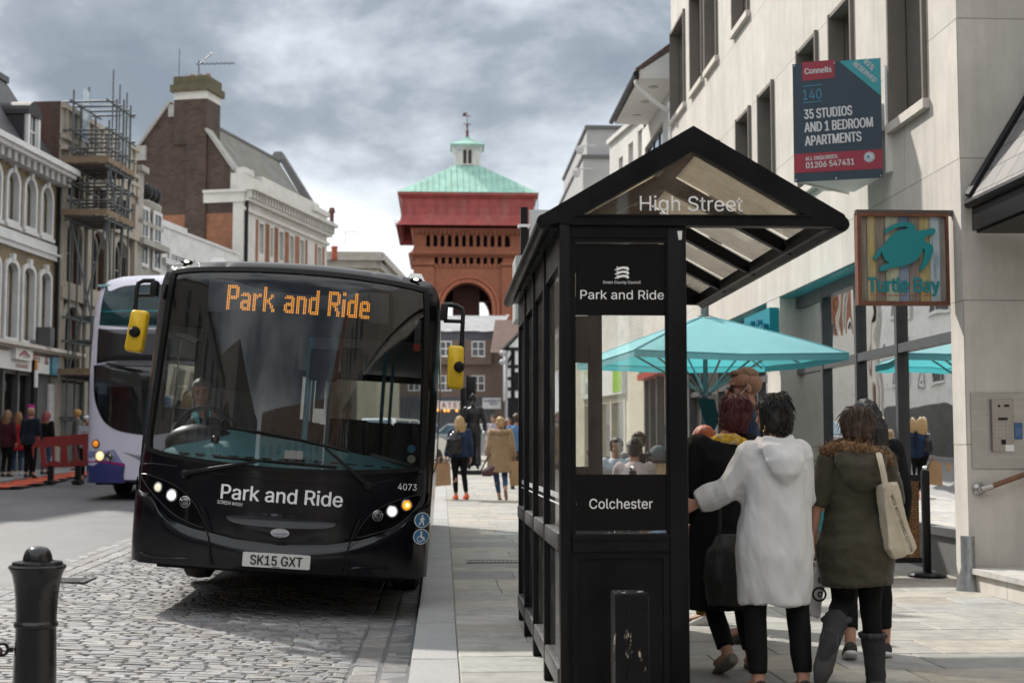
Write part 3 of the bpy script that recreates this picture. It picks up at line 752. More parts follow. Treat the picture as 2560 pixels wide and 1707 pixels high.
for u in (1.7,3.1,4.5,6.2):F3.box(mb,u,u+.12,0,2.75,-.2,.02)
F3.box(mb,1.7,6.3,0,.5,-.2,0);F3.box(mb,1.7,6.3,2.55,2.76,-.2,0);F3.box(mb,6.3,9.5,0,3.75,-.3,-.01);mb.build('shopfront_frame',M('cream_paint',(.62,.58,.47),.6,var=.08),T,world=True)
mb=MB();F3.box(mb,1.7,6.3,.1,2.8,-1.6,-1.5);F3.box(mb,1.7,6.3,.05,.1,-1.5,0);mb.build('shop_interior',m_shop_in,T,world=True)
for u in (1.82,3.22,4.62):
    q=MB();F3.box(q,u,u+1.28,.5,2.55,-.1,-.09);q.build('pane',m_glass_shop,T,world=True)
# grey rendered block further along
T=thing('rendered_block','plain grey stepped block rising behind the whitewashed house','building',(6,60,0))
m_grend=M('grey_render',(.36,.36,.355),.9,var=.1,vs=1.2,dirt=((.25,.25,.25),.5),dscale=.5)
mb=MB();mb.box(6.0,14,60,72,0,13.8);mb.box(6.2,14,60.3,72,13.8,15.15);mb.build('wall',m_grend,T,world=True)
mb=MB();mb.box(5.94,14,59.9,72,13.8,13.95);mb.box(6.12,14.05,60.2,72,15.15,15.3);mb.build('coping',M('dark_coping',(.10,.10,.105),.6),T,world=True)
for z,x,nm in ((13.2,5.7,'pale dome camera on a bracket at the edge of the grey block'),(14.2,5.85,'small camera on a short arm near the top of the grey block')):
    mb=MB();mb.tube([(x+.7,59.85,z+.12),(x,59.85,z+.12)],.03,6);mb.lathe([(.001,-.25),(.12,-.22),(.17,-.08),(.17,.05),(.001,.12)],(x,59.85,z),12);tag(mb.build('security_camera',M('camera_grey',(.45,.45,.46),.4),smooth='auto'),nm,'camera')
T=thing('cream_terrace','low cream rendered terrace glimpsed through the shelter glass down the street','building',(5.3,44,0))
F4=Facade((4.6,44),-1,-1);hs=[(1.5+3*i,2.6+3*i,4.6,6.2) for i in range(6)]+[(1.2+3*i,3.4+3*i,1.0,3.0) for i in range(6)]
mb=MB();F4.wall(mb,0,20,0,7.5,hs,.15);mb.quad(F4(0,0),F4(0,7.5),F4(0,7.5,-6),F4(0,0,-6));mb.quad(F4(0,7.5),F4(20,7.5),F4(20,7.5,-6),F4(0,7.5,-6));mb.build('wall',M('cream_render',(.60,.55,.42),.85,var=.1),T,world=True)
for h in hs:win(F4,T,*h,m_white,m_glass_up,.1,.06,(1,1))
# camera and lamp brackets, low roof plant seen over the shelter ridge are left to the far buildings

for i,(xa,xb,ya,yb,h,col,nm) in enumerate(((7.2,16,-20,-2,11,(.30,.27,.23),'brown stone building on the pavement side behind the viewpoint'),(7.4,16,-42,-20.2,12.5,(.24,.14,.10),'red brick building on the pavement side further behind the viewpoint'),(-26,-15.6,-40,-17,11.5,(.26,.24,.21),'grey stone building across the road behind the viewpoint'),(-15,7.2,-62,-44,13,(.22,.17,.14),'brown brick building closing the street behind the viewpoint'))):
    T=thing('street_building',nm,'building',(xa,ya,0));mb=MB();mb.box(xa,xb,ya,yb,-.1,h);mb.build('wall',M('rear_wall_%d' % i,col,.85,var=.2),T,world=True)
    mb=MB();horiz=i== 3
    a,b=(xa,xb) if horiz else (ya,yb)
    for z in (1.0,4.4,7.4):
        u=a+1
        while u<b-2:
            if horiz:mb.box(u,u+1.2,yb,yb+.03,z,z+1.9)
            else:xf=xa if xa>0 else xb;mb.box(xf-.03,xf+.03,u,u+1.2,z,z+1.9)
            u += 2.6
    split(mb,'window',M('window_glass_dark',(.02,.023,.026),.06,var=.3,vs=.7,spec=.8),T,world=True)
# ------------------------------------------------------------------ buildings across the road
m_ybrick=Mbrick('yellow_brick',(.27,.20,.105),(.20,.15,.085),(.20,.17,.12),.23,.08,.012,.85,dirt=((.07,.06,.05),.6),dscale=.9,var=.22)
m_wstone=M('painted_stone',(.64,.64,.63),.65,var=.08,vs=3,dirt=((.34,.33,.31),.5),dscale=1.6)
m_slate2=Mbrick('roof_slates',(.075,.075,.08),(.055,.055,.06),(.02,.02,.02),.3,.2,.01,.6,bump=.5,var=.25)
m_winblue=M('window_glass',(.035,.055,.065),.06,var=.2,vs=.7,spec=.8)
m_windk=M('window_glass_dark',(.02,.023,.026),.06,var=.3,vs=.7,spec=.8)
P_far=Vector((-11.3,42.0));A1=6.8
d1=Vector((math.sin(R(A1)),math.cos(R(A1))))
F=Facade(P_far-d1*10,A1,1)
T=thing('brick_townhouse','yellow brick townhouse with white arched windows and a slate mansard','building',tuple(F(10,.3)))
H=lambda x,y,d=0.0:F.hit(x,y,d)
zs2,zt2=H(72,575,.07)[1]+.1,H(72,432,.07)[1]-.17;zs1,zt1=H(68,851,.07)[1],H(68,652,.07)[1]-.17
zcor0,zcor1=H(140,434,.12)[1],H(150,401,.62)[1]
cols2=[(H(10,500)[0],H(47,500)[0]),(H(55,500)[0],H(90,500)[0]),(H(97,500)[0],H(131,500)[0])]
cols1=[(H(7,700)[0],H(45,700)[0]),(H(51,700)[0],H(87,700)[0]),(H(94,700)[0],H(127,700)[0])]
step=cols2[1][0]-cols2[0][0]
allc2=cols2+[(a-step*k,b-step*k) for k in (1,2) for a,b in cols2[:1]];allc1=cols1+[(a-step*k,b-step*k) for k in (1,2) for a,b in cols1[:1]]
zf0,zf1=H(14,921)[1],H(20,866)[1]+.1
zled=zs1-.12;hol=[(a+.13,b-.13,zs2,zt2) for a,b in allc2]+[(a+.13,b-.13,zs1,zt1) for a,b in allc1]
mb=MB();F.wall(mb,0,10,zled-.1,zcor1-.3,hol,.3);mb.quad(F(10,0),F(10,zcor1),F(10,zcor1,-7),F(10,0,-7));mb.build('wall',m_ybrick,T,world=True)
def surround(F,T,a,b,c,e,t,m,arch,key=True,lug=0):
    mb=MB();inn=[(a,c),(b,c)]+arc_pts(a,b,e,arch)
    o=[(a-t,c-.12),(b+t,c-.12)]+arc_pts(a-t,b+t,e+t,arch+t*.6)
    mb.poly(F,o,[inn],.07,-.10);F.box(mb,a-t-.01,b+t+.01,c-.22,c-.121,-.05,.12)
    if key:F.box(mb,(a+b)/2-.09,(a+b)/2+.09,e-.02,e+t+.12,.0,.11)
    return mb.build('surround',m,T,world=True)
for a,b in allc2:
    w=win(F,T,a+.14,b-.14,zs2,zt2-.02,m_wstone,m_windk,.18,.06,(0,1),arch=(b-a)/2-.14,mid=.55)
    s_=surround(F,T,a+.135,b-.135,zs2,zt2,.115,m_wstone,(b-a)/2-.135);s_.parent=w
for a,b in allc1:
    w=win(F,T,a+.14,b-.14,zs1,zt1-.02,m_wstone,m_winblue,.18,.06,(0,1),arch=.22,mid=.52)
    s_=surround(F,T,a+.135,b-.135,zs1,zt1,.12,m_wstone,.22);s_.parent=w
zsc=H(70,608)[1]
mb=MB();F.box(mb,0,10.0,zsc-.17,zsc+.17,-.1,.09);F.box(mb,0,10.0,zt1+.42,zt1+.56,-.1,.10);F.box(mb,0,10,zt1+.56,zt1+.62,-.1,.16);mb.build('string_course',m_wstone,T,world=True)
mb=MB();F.box(mb,0,10.1,zcor1-.16,zcor1,-.2,.62);F.box(mb,0,10.1,zcor1-.26,zcor1-.16,-.2,.50);F.box(mb,0,10.06,zcor0-.25,zcor0-.1,-.05,.12)
F.box(mb,0,10.0,zcor0-.1,zcor1-.26,-.1,.03)
mb.build('cornice',m_wstone,T,world=True)
mb=MB();k=.1
while k<10:F.box(mb,k,k+.2,zcor1-.52,zcor1-.262,.031,.40);k += .42
split(mb,'cornice_bracket',M('bracket_stone',(.42,.41,.39),.8,var=.2),T,world=True)
# mansard, dormers
mz=H(60,232,-1.7)[1];mb=MB()
mb.add([F(0,zcor1,.1),F(10,zcor1,.1),F(10,mz,-1.7),F(0,mz,-1.7),F(10,mz,-6),F(0,mz,-6),F(10,zcor1,-7)],[(0,1,2,3),(3,2,4,5),(1,6,4,2)]);mb.build('mansard_roof',m_slate2,T,world=True)
mb=MB();F.box(mb,0,10.05,mz-.06,mz+.12,-1.95,-1.6);F.box(mb,6.6,7.8,mz,mz+.75,-3.2,-2.4);F.box(mb,6.5,7.9,mz+.75,mz+.86,-3.3,-2.3);mb.build('ridge_roll',M('lead_grey',(.09,.09,.095),.6),T,world=True)
ud0,ud1=H(73,300)[0],H(102,300)[0]+.05;zd0,zd1=zcor1-.1,H(88,256)[1]
for o_ in (0,-3.6):
    a,b=ud0+o_,ud1+o_
    mb=MB();inn=[(a+.14,zd0+.15),(b-.14,zd0+.15)]+arc_pts(a+.14,b-.14,zd1-.12,.4);out=[(a,zd0),(b,zd0)]+arc_pts(a,b,zd1,.42)
    mb.poly(F,out,[inn],-.02,-.14);dm=mb.build('dormer',m_wstone,T,world=True)
    mb=MB();mb.quad(F(a,zd0,-.1),F(a,zd1-.4,-.1),F(a,zd1-.4,-1.6),F(a,zd0,-1.6));mb.quad(F(b,zd0,-.1),F(b,zd1-.4,-.1),F(b,zd1-.4,-1.6),F(b,zd0,-1.6))
    r=[F(u,z+.01,-.0) for u,z in arc_pts(a-.05,b+.05,zd1,.42)];mb.prism(r,F.n*-1.8);q=mb.build('dormer_cheek',M('lead_dark',(.03,.03,.033),.6),T,world=True);q.parent=dm
    w=win(F,T,a+.14,b-.14,zd0+.15,zd1-.12,m_wstone,m_winblue,.08,.05,(1,1),arch=.4,mid=.5);w.parent=dm
    for q in list(w.children):q.parent=dm
mb=MB();a=H(0,190)[0];F.box(mb,a-2.2,a+.12,mz-.8,mz+2.6,-2.2,-.9);F.box(mb,a-2.4,a+.5,mz+2.6,mz+2.75,-2.4,-.6);mb.build('gable_wing',Mbrick('orange_brick',(.30,.12,.05),(.24,.09,.04),(.16,.12,.09),.23,.08,.012),T,world=True)
mb=MB();mb.tube(smooth_open([F(a+.45,mz+2.55,-.8),F(a+.4,mz+2.0,-.8),F(a+.2,mz+1.6,-.8),F(a+.2,mz-.3,-.8)],4),.06,6);mb.tube([F(9.85,zcor0,.09),F(9.85,zled,.09)],.055,6);split(mb,'downpipe',m_black,T,world=True)
# shop: stone ledge, white fascia with red letter A, blue board, glazing
mb=MB();F.box(mb,0,11.6,zled-.10,zled,-.3,.35);F.box(mb,0,11.6,zled-.16,zled-.10,-.3,.22);mb.build('ledge',m_stone2,T,world=True)
u_a,u_b,u_c,u_d=H(20,890)[0],H(63,890)[0],H(116,890)[0],H(120,890)[0]
fz0,fz1=H(60,927,.1)[1],zled-.18
mb=MB();F.box(mb,0,u_c,fz0,fz1-.08,-.2,.10);fs=mb.build('fascia',m_white,T,world=True)
mb=MB();F.box(mb,u_a,u_b,fz0+.28,fz1+.02,.0,.22);q=mb.build('sign_board',m_white,T,world=True);q.parent=fs
fa=lambda a,b,d:F(a,b,d)
m_rd=M('logo_red',(.32,.02,.03),.5);mb=MB()
um,ul=(u_a+u_b)/2,u_b-u_a;bz=fz0+.28;bh=fz1+.02-bz
def bigA(x,z,w,h,d):
    mb.poly(fa,[(x-w/2,z),(x-w*.28,z),(x,z+h*.62),(x+w*.28,z),(x+w/2,z),(x+w*.12,z+h),(x-w*.12,z+h)],[],d,None)
    mb.poly(fa,[(x-w*.12,z+h*.1),(x+w*.12,z+h*.1),(x,z+h*.42)],[],d,None)
bigA(um,bz+bh*.42,ul*.62,bh*.44,.224)
uu=u_c-(u_c-u_b)*.16;bigA(uu,fz0+(fz1-fz0)*.48,(u_c-u_b)*.17,(fz1-fz0)*.42,.104)
mb.text(fa,'renewal',(u_a*.4+u_b*.6),fz0+.07,.12,width=.8,bold=.02,d=.104);mb.text(fa,'FREE',u_b+.45,fz0+.30,.19,width=.7,bold=.04,d=.104)
q=mb.build('red_lettering',m_rd,T,world=True);q.parent=fs
mb=MB();mb.text(fa,'a-plan',um,bz+bh*.22,.13,width=ul*.66,d=.224);mb.text(fa,'Insurance corner',u_b+(u_c-u_b)*.36,fz0+.75,.20,width=(u_c-u_b)*.62,bold=.03,d=.104);mb.text(fa,'a-plan',uu,fz0+.28,.09,width=.3,bold=.03,d=.104)
q=mb.build('grey_lettering',M('letter_grey',(.10,.10,.11),.5),T,world=True);q.parent=fs
mb=MB();F.box(mb,u_d,H(140,900)[0],H(130,938)[1],fz1-.05,-.1,.14);mb.build('blue_board',M('board_blue',(.10,.30,.40),.5,var=.3,vs=5),T,world=True)
gz0=zpav(-11,40)
mb=MB();F.box(mb,0,.5,gz0,fz0,-.3,.02);uu0=H(108,1000)[0]
for px,w in ((4,.12),(42,.08),(76,.08),(83,.1)):u=H(px,1000)[0];F.box(mb,u,u+w,gz0,fz0,-.3,.02)
F.box(mb,H(95,1000)[0],uu0+.5,gz0,fz0,-.3,-.02);F.box(mb,.5,uu0,gz0,gz0+.35,-.3,0);F.box(mb,.5,uu0,fz0-.1,fz0-.002,-.25,-.03);mb.build('shopfront_frame',m_anth,T,world=True)
mb=MB();F.box(mb,H(120,1000)[0],H(136,1000)[0],gz0,zled-1.0,-.3,.05);mb.build('pilaster',m_wstone,T,world=True)
mb=MB();F.box(mb,.3,10,gz0,fz0,-1.8,-1.7);F.box(mb,.3,10,gz0,gz0+.05,-1.8,-.3);F.box(mb,.3,10,fz0,fz0+.05,-1.8,-.3);F.box(mb,H(42,1000)[0],H(76,1000)[0],gz0+.2,gz0+1.2,-.5,-.45,1);mb.build('shop_interior',[M('shop_wall',(.30,.30,.26),.8,var=.4,vs=1.1),M('shop_red',(.16,.015,.02),.6)],T,world=True)
q=MB();F.box(q,.5,uu0,gz0+.3,fz0-.1,-.16,-.15);q.build('pane',m_glass_shop,T,world=True)
mb=MB();a=H(87,838)[0];F.box(mb,a,a+.3,zled+.02,zled+.55,.05,.45);tag(mb.build('floodlight',M('lamp_grey',(.09,.09,.09),.5)),'small dark floodlight standing on the ledge above the insurance shop','light')

# ---- scaffolded front
A2=7.6
F2=Facade(P_far,A2,1);H2=F2.hit
ztop=H2(150,252)[1];L2=H2(338,500)[0]
T=thing('ornate_front','dark red and cream Victorian front hidden behind the scaffolding','building',tuple(F2(0,.3)))
m_cream=M('cream_stone',(.38,.34,.28),.8,var=.14,vs=3,dirt=((.26,.23,.19),.6),dscale=1.4)
m_dkbrick=Mbrick('dark_red_brick',(.14,.055,.04),(.10,.045,.035),(.10,.08,.07),.23,.08,.012,dirt=((.03,.03,.03),.5))
zh=[(.09*L2,.27*L2),(.40*L2,.58*L2),(.70*L2,.88*L2)]
hol=[]
for k,(c,e) in enumerate(((3.6,5.6),(6.3,8.2),(8.9,10.3))):hol += [(a,b,c,e) for a,b in zh]
mb=MB();F2.wall(mb,0,L2,0,ztop-2.0,hol,.35);mb.quad(F2(0,3),F2(0,ztop,0),F2(0,ztop,-7),F2(0,3,-7));mb.quad(F2(0,ztop),F2(L2,ztop),F2(L2,ztop,-7),F2(0,ztop,-7));mb.quad(F2(L2,0),F2(L2,ztop),F2(L2,ztop,-7),F2(L2,0,-7));mb.build('wall',m_dkbrick,T,world=True)
for h in hol:
    w=win(F2,T,*h,m_cream,m_windk,.2,.09,(1,1),arch=.5)
    s_=surround(F2,T,*h,.22,m_cream,.5,False);s_.parent=w
mb=MB();F2.box(mb,0,L2,ztop-2.0,ztop,-.3,.02)
k=.25
while k<L2-.3:
    F2.box(mb,k,k+.10,ztop-.95,ztop-.2,.02,.10);F2.box(mb,k,k+.28,ztop-1.75,ztop-1.45,.02,.20);k += .42
F2.box(mb,0,L2,ztop-.2,ztop-.05,-.2,.16);F2.box(mb,0,L2,ztop-1.1,ztop-.96,-.1,.14);F2.box(mb,0,L2,ztop-1.44,ztop-1.3,-.1,.22)
for z in (5.75,8.35):F2.box(mb,0,L2,z,z+.35,-.05,.20)
for u in (-.02,.31*L2,.62*L2,.95*L2):F2.box(mb,u,u+.26,.6,ztop-2.0,-.1,.14)
mb.build('cream_dressing',m_cream,T,world=True)
mb=MB();F2.box(mb,.1,L2,0,3.3,-.1,.05);mb.build('shopfront',M('dark_shopfront',(.035,.037,.035),.4,var=.5,vs=2),T,world=True)
# scaffold
TS=thing('scaffolding','grey tube scaffolding with board platforms against the ornate front','scaffold',tuple(F2(0,.3,1.2)))
m_tube=M('scaffold_tube',(.13,.14,.145),.5,.5,var=.25,vs=9);m_board=M('scaffold_board',(.20,.145,.09),.8,var=.3,vs=4,stretch=(1,1,6));m_sheet=Mglass('debris_sheet',(.6,.66,.7),1.1,.6,dirt=.75,dcol=(.62,.66,.70))
zg=zpav(-11,43);SE=H2(326,500,1.5)[0];stdu=[.12,.12+(SE-.12)/3,.12+(SE-.12)*2/3,SE];rows=(.35,1.45);tops={(0,.35):11.3,(1,.35):10.4,(2,.35):9.9,(3,.35):9.3}
zt=H2(165,252)[1]
def tubeo(p,q,nm,r=.032,m=m_tube):
    b=MB();b.tube([p,q],r,6);return b.build(nm,m,TS,world=True,smooth='auto')
plats=[H2(235,880)[1]+.1,H2(250,560)[1],H2(250,420)[1]]
plz=[3.45,H2(200,560)[1]-.1,H2(200,425)[1]-.2]
up=plz[2]
for i,u in enumerate(stdu):
    for d in rows:
        tubeo(F2(u,zg,d),F2(u,(ztop+.25 if d<1 else ztop-.1)+rnd.uniform(-.5,.5),d),'standard')
for u in (SE*.2,SE*.5,SE*.82):tubeo(F2(u,up,1.45),F2(u,up+2.4+rnd.uniform(0,.8),1.45),'standard',.025)
for z in (plz[0]-.06,plz[0]+1.0,plz[1]-.06,plz[1]+.5,plz[1]+1.0,plz[2]-.06,plz[2]+.5,plz[2]+1.05,plz[2]+1.9,2.2,plz[0]+1.7):
    for d in rows:tubeo(F2(-.25,z,d+.05),F2(SE+rnd.uniform(.1,.4),z,d+.05),'ledger')
    for u in stdu:tubeo(F2(u+.05,z+.05,.0),F2(u+.05,z+.05,1.6),'transom')
for z0,z1,u0,u1 in ((zg,plz[0],stdu[0],stdu[1]),(plz[0],plz[1],stdu[1],stdu[0]),(plz[0],plz[1],stdu[1],stdu[2]),(plz[1],plz[2],stdu[1],stdu[0]),(plz[1],plz[2],stdu[2],stdu[3]),(plz[1],plz[2],stdu[1],stdu[2])):
    tubeo(F2(u0,z0+.1,1.5),F2(u1,z1-.1,1.5),'brace')
for d in (.35,1.45):tubeo(F2(.12,plz[0],d),F2(.12,plz[1],1.8-d),'brace')
for z in plz:
    b=MB()
    for k in range(5):F2.box(b,-.2,SE+.2,z,z+.04,.25+k*.25,.47+k*.25)
    b.build('platform',M('platform_boards',(.12,.09,.07),.9,var=.3),TS,world=True)
    b=MB();F2.box(b,-.2,SE*.45,z+.05,z+.22,1.52,1.56);F2.box(b,SE*.47,SE+.15,z+.03,z+.20,1.53,1.57);F2.box(b,-.24,-.2,z+.05,z+.22,.2,1.52);b.build('toe_board',m_board,TS,world=True)
b=MB();F2.box(b,SE*.68,SE,plz[2]+.4,plz[2]+2.1,1.38,1.40);b.build('sheeting',m_sheet,TS,world=True)
b=MB();F2.box(b,SE*.36,SE*.66,plz[2]+.9,plz[2]+2.5,.40,.42);b.build('sheeting',m_sheet,TS,world=True)
m_yel=M('yellow_sleeve',(.70,.68,.03),.5)
for u in stdu[:2]:tubeo(F2(u,zg,1.45),F2(u,zg+2.15,1.45),'yellow_sleeve',.062,m_yel)
b=MB();F2.box(b,.02,.16,zg+2.2,zg+2.85,1.50,1.53);b.build('tag_plate',m_white,TS,world=True)
b=MB();F2.box(b,.03,.15,zg+2.25,zg+2.55,1.531,1.534);b.build('tag_label',M('tag_teal',(.05,.35,.32),.5),TS,world=True)

# ---- stone fronted building with urns, next along
F3=Facade(F2(L2,0).xy,9.5,1);H3=F3.hit;zt3=H3(375,560)[1]
T=thing('urn_topped_front','weathered grey stone front crowned by dark urns on the parapet','building',tuple(F3(0,.3)))
m_gst=M('grey_stone',(.36,.34,.31),.85,var=.2,vs=3,dirt=((.12,.11,.10),.6),dscale=1.2)
L3=H3(402,600)[0]
mb=MB();F3.box(mb,0,L3,0,zt3-.9,-8,0);F3.box(mb,0,L3,zt3-.9,zt3-.7,-.2,.35);F3.box(mb,0,L3,zt3-.15,zt3,-.2,.1);k=.1
while k<L3-.2:F3.box(mb,k,k+.14,zt3-.7,zt3-.15,-.1,.02);k += .28
F3.box(mb,0,.5,0,zt3+1.6,-6,.1);F3.box(mb,-.05,.6,zt3+1.6,zt3+1.8,-6,.25)
mb.build('wall',m_gst,T,world=True)
for z in (4.2,7.6):
    for i in range(2):a=.3+i*L3*.5;win(F3,T,a,a+L3*.34,z,z+2.1,m_wstone,m_windk,-.09,.12,(1,1))
mb=MB();F3.box(mb,.52,L3*.55,zt3-.0,zt3+1.2,-4,-2);mb.build('brick_stack',m_dkbrick,T,world=True)
for u in (L3*.55,L3*.72,L3*.89):
    mb=MB();mb.lathe([(.001,0),(.18,0),(.2,.1),(.08,.18),(.10,.3),(.24,.55),(.26,.75),(.12,.85)],tuple(F3(u,zt3,-.15)),14,0);q=mb.build('urn',m_gst,T,world=True,smooth='auto')
    mb=MB();mb.lathe([(.12,.85),(.22,1.0),(.24,1.2),(.15,1.38),(.001,1.42)],tuple(F3(u,zt3,-.15)),14,0);q2=mb.build('urn_finial',m_black,T,world=True,smooth='auto');q2.parent=q

# ---- low white stucco building with a rounded parapet
F4=Facade(F3(L3,0).xy,12.5,1);H4=F4.hit
T=thing('stucco_building','low white stucco building with a plain rounded parapet before the brick gable','building',tuple(F4(0,.3)))
zt4=H4(430,575)[1];L4=H4(597,620)[0]
mb=MB();F4.box(mb,0,L4,0,zt4,-6,0);F4.box(mb,-.02,L4+.05,zt4-1.35,zt4-1.15,-1,.22);F4.box(mb,0,L4,zt4,zt4+.10,-.35,.05);F4.box(mb,0,L4*.3,zt4+.1,zt4+.25,-.5,.02)
mb.build('wall',m_wstone,T,world=True)
for z in (3.9,6.6):
    for i in range(3):a=L4*(.08+.31*i);win(F4,T,a,a+L4*.19,z,z+1.9,m_wstone,m_windk,-.09,.12,(1,1))
mb=MB();F4.box(mb,.2,L4-.2,0,3.1,-.1,.05);mb.build('shopfront',M('dark_shopfront',(.035,.037,.035),.4,var=.5,vs=2),T,world=True)

# ---- tall brick gable building
A5=14.9;P5=Vector((-8.44,60.0));F5=Facade(P5,A5,1);H5=F5.hit
T=thing('gabled_building','tall dark brick gable with a big chimney and a pale stone street front','building',(P5.x,P5.y,.5))
m_gbrick=Mbrick('gable_brick',(.082,.046,.034),(.045,.028,.023),(.08,.062,.05),.26,.10,.014,dirt=((.035,.028,.026),.55),dscale=.7,var=.3)
m_obrick=Mbrick('orange_gable_brick',(.33,.12,.05),(.26,.09,.04),(.20,.15,.11),.23,.078,.010,dirt=((.12,.06,.04),.4),var=.22)
m_port=M('portland_stone',(.60,.58,.54),.8,var=.1,vs=2,dirt=((.32,.31,.28),.5),dscale=1.2)


G=Facade(P5,0,1);G.dir=-F5.n;G.n=-F5.dir
GH=lambda x,y:G.hit(x,y)
gp=[GH(605,440),GH(585,428),GH(514,325),GH(518,319),GH(518,199),GH(438,199),GH(438,262),GH(429,256),GH(347,371),GH(343,371)]
w5=GH(343,400)[0]
zo=GH(560,532)[1]
outl=[(0,zo),(0,gp[0][1])]+gp[1:] ;outl[-1]=(w5,gp[-1][1]);outl += [(w5,zo)]
mb=MB();mb.poly(G,outl,[],0,-.5);mb.build('gable_wall',m_gbrick,T,world=True)
mb=MB();mb.poly(G,[(0,0),(0,zo-.01),(w5,zo-.01),(w5,0)],[],-.004,-.5);G.box(mb,w5-.25,w5+.2,zo-2,gp[-1][1]-.4,-3,-.05);mb.build('gable_base',m_obrick,T,world=True)
cw0,cw1=GH(518,300)[0],GH(438,300)[0];ctz=GH(478,199)[1]
mb=MB();G.box(mb,cw0-.02,cw1+.02,gp[2][1]-.6,ctz-.3,-1.3,.10);G.box(mb,cw0-.02,cw0+.9,zo-2,gp[2][1]-.6,-.1,.10);ch=mb.build('chimney',m_gbrick,T,world=True)
mb=MB();zb=GH(478,240)[1];G.box(mb,cw0-.03,cw1+.03,zb-.17,zb+.17,-1.31,.11);q=mb.build('stone_band',m_port,T,world=True);q.parent=ch
mb=MB();G.box(mb,cw0-.16,cw1+.16,ctz-.55,ctz-.25,-1.45,.24);G.box(mb,cw0-.05,cw1+.05,ctz-.25,ctz+.12,-1.35,.14);q=mb.build('chimney_cap',M('mossy_stone',(.10,.088,.05),.9,var=.3),T,world=True);q.parent=ch
for u in (.35,.8,1.25):
    mb=MB();mb.lathe([(.12,0),(.13,.18),(.10,.25)],tuple(G(cw0+u*.8,ctz+.12,-.6)),10);q=mb.build('chimney_pot',m_obrick,T,world=True);q.parent=ch
# stone kneelers and coping
mb=MB()
def coping(p,q,t=.11):
    a=Vector(p);b=Vector(q);n=Vector((-(b-a).y,(b-a).x)).normalized()
    if n.y<0:n=-n
    mb.poly(G,[tuple(a),tuple(b),tuple(b+n*t),tuple(a+n*t)],[],.12,-.55)
coping(gp[1],gp[2]);coping(gp[7],gp[8]);G.box(mb,w5-.45,w5+.25,gp[-1][1]-.55,gp[-1][1]+.08,-.5,.13);G.box(mb,cw1,cw1+.3,GH(433,270)[1]-.4,GH(433,262)[1],-.5,.08)
split(mb,'gable_coping',M('coping_grey',(.33,.32,.30),.85,var=.2),T,world=True)
zbd0,zbd1=GH(560,507)[1],GH(560,483)[1]
mb=MB();G.box(mb,-.1,cw0+.05,zbd0,zbd1,-.2,.14);G.box(mb,-.2,cw0+.05,zbd1,zbd1+.12,-.2,.25);G.box(mb,-.05,.42,0,zbd0,-.3,.06)
G.box(mb,-.05,.55,zbd1+.12,H5(609,432)[1],-.8,.05);mb.build('stone_return',m_port,T,world=True)
L5=H5(818,560)[0];zp=H5(612,434)[1];zc5=H5(640,487)[1]
uw=[(H5(a,600)[0],H5(b,600)[0]) for a,b in ((648,660),(676,683),(698,709),(725,735),(751,761),(795,804))]
zw1,zw0=H5(650,558)[1],H5(650,632)[1]
hol=[(a,b,zw0,zw1) for a,b in uw]+[(a,b,zw0-3.2,zw0-1) for a,b in uw]
mb=MB();F5.wall(mb,0,L5,0,zp-.9,hol,.25);F5.box(mb,0,L5,zp-.9,zp,-.6,-.02);F5.box(mb,0,1.0,zp,zp+.25,-.6,.08);F5.box(mb,L5-2.2,L5+.05,zp-.2,zp+.05,-.6,.12);F5.box(mb,2.6,L5-.6,zp-.05,zp+.35,-.5,-.2)
mb.quad(F5(L5,0),F5(L5,zp),F5(L5,zp,-5),F5(L5,0,-5));mb.build('wall',m_port,T,world=True)
mb=MB();F5.box(mb,-.1,L5+.15,zc5-.05,zc5+.12,-.2,.55);F5.box(mb,-.05,L5+.1,zc5-.5,zc5-.36,-.1,.25);F5.box(mb,-.05,L5+.1,zw1+.25,zw1+.4,-.1,.12);k=0
while k<L5:F5.box(mb,k,k+.16,zc5-.36,zc5-.05,.0,.36);k += .34
mb.build('cornice',m_port,T,world=True)
mb=MB()
for a,b in uw:
    F5.box(mb,a-.42,a-.12,zw0-3.4,zw1+.1,-.1,.012);F5.box(mb,b+.12,b+.42,zw0-3.4,zw1+.1,-.1,.012)
split(mb,'brick_panel',m_obrick,T,world=True)
for h in hol:win(F5,T,*h,m_wstone,m_windk,.18,.06,(0,1))
mb=MB();mb.tube([F5(.15,zc5,.1),F5(.15,zw0-3,.1)],.09,6);mb.build('downpipe',m_black,T,world=True)
# roof running back along the street, with the far parapet gable
rz=GH(470,285)[1];mid=w5/2
mb=MB();e0=zp-.3
mb.add([F5(.5,e0,-.5),F5(L5-.5,e0,-.5),F5(L5-.5,rz,-mid),F5(.5,rz,-mid),F5(.5,gp[-1][1]-.3,-w5),F5(L5-.5,gp[-1][1]-.3,-w5)],[(0,1,2,3),(3,2,5,4)])
mb.build('roof',Mbrick('lichen_slates',(.20,.20,.185),(.165,.168,.155),(.10,.10,.095),.4,.3,.008,.85,dirt=((.20,.18,.10),.6),bump=.3),T,world=True)
mb=MB();mb.tube([F5(.3,rz+.03,-mid),F5(L5-.3,rz+.03,-mid)],.09,6)
pr_=[(.0,e0),(mid,rz+.45),(mid+.4,rz+.45),(w5,e0)];FE=Facade(F5(L5-.35,0).xy,0,1);FE.dir=-F5.n;FE.n=-F5.dir
mb.poly(FE,[(.1,e0),(mid-.1,rz+.5),(mid+.25,rz+.5),(w5,e0),(w5-.5,e0),(mid,rz+.1),(.6,e0)],[],.0,-.35);mb.build('far_parapet',M('dark_coping_stone',(.16,.16,.16),.8,var=.2),T,world=True)
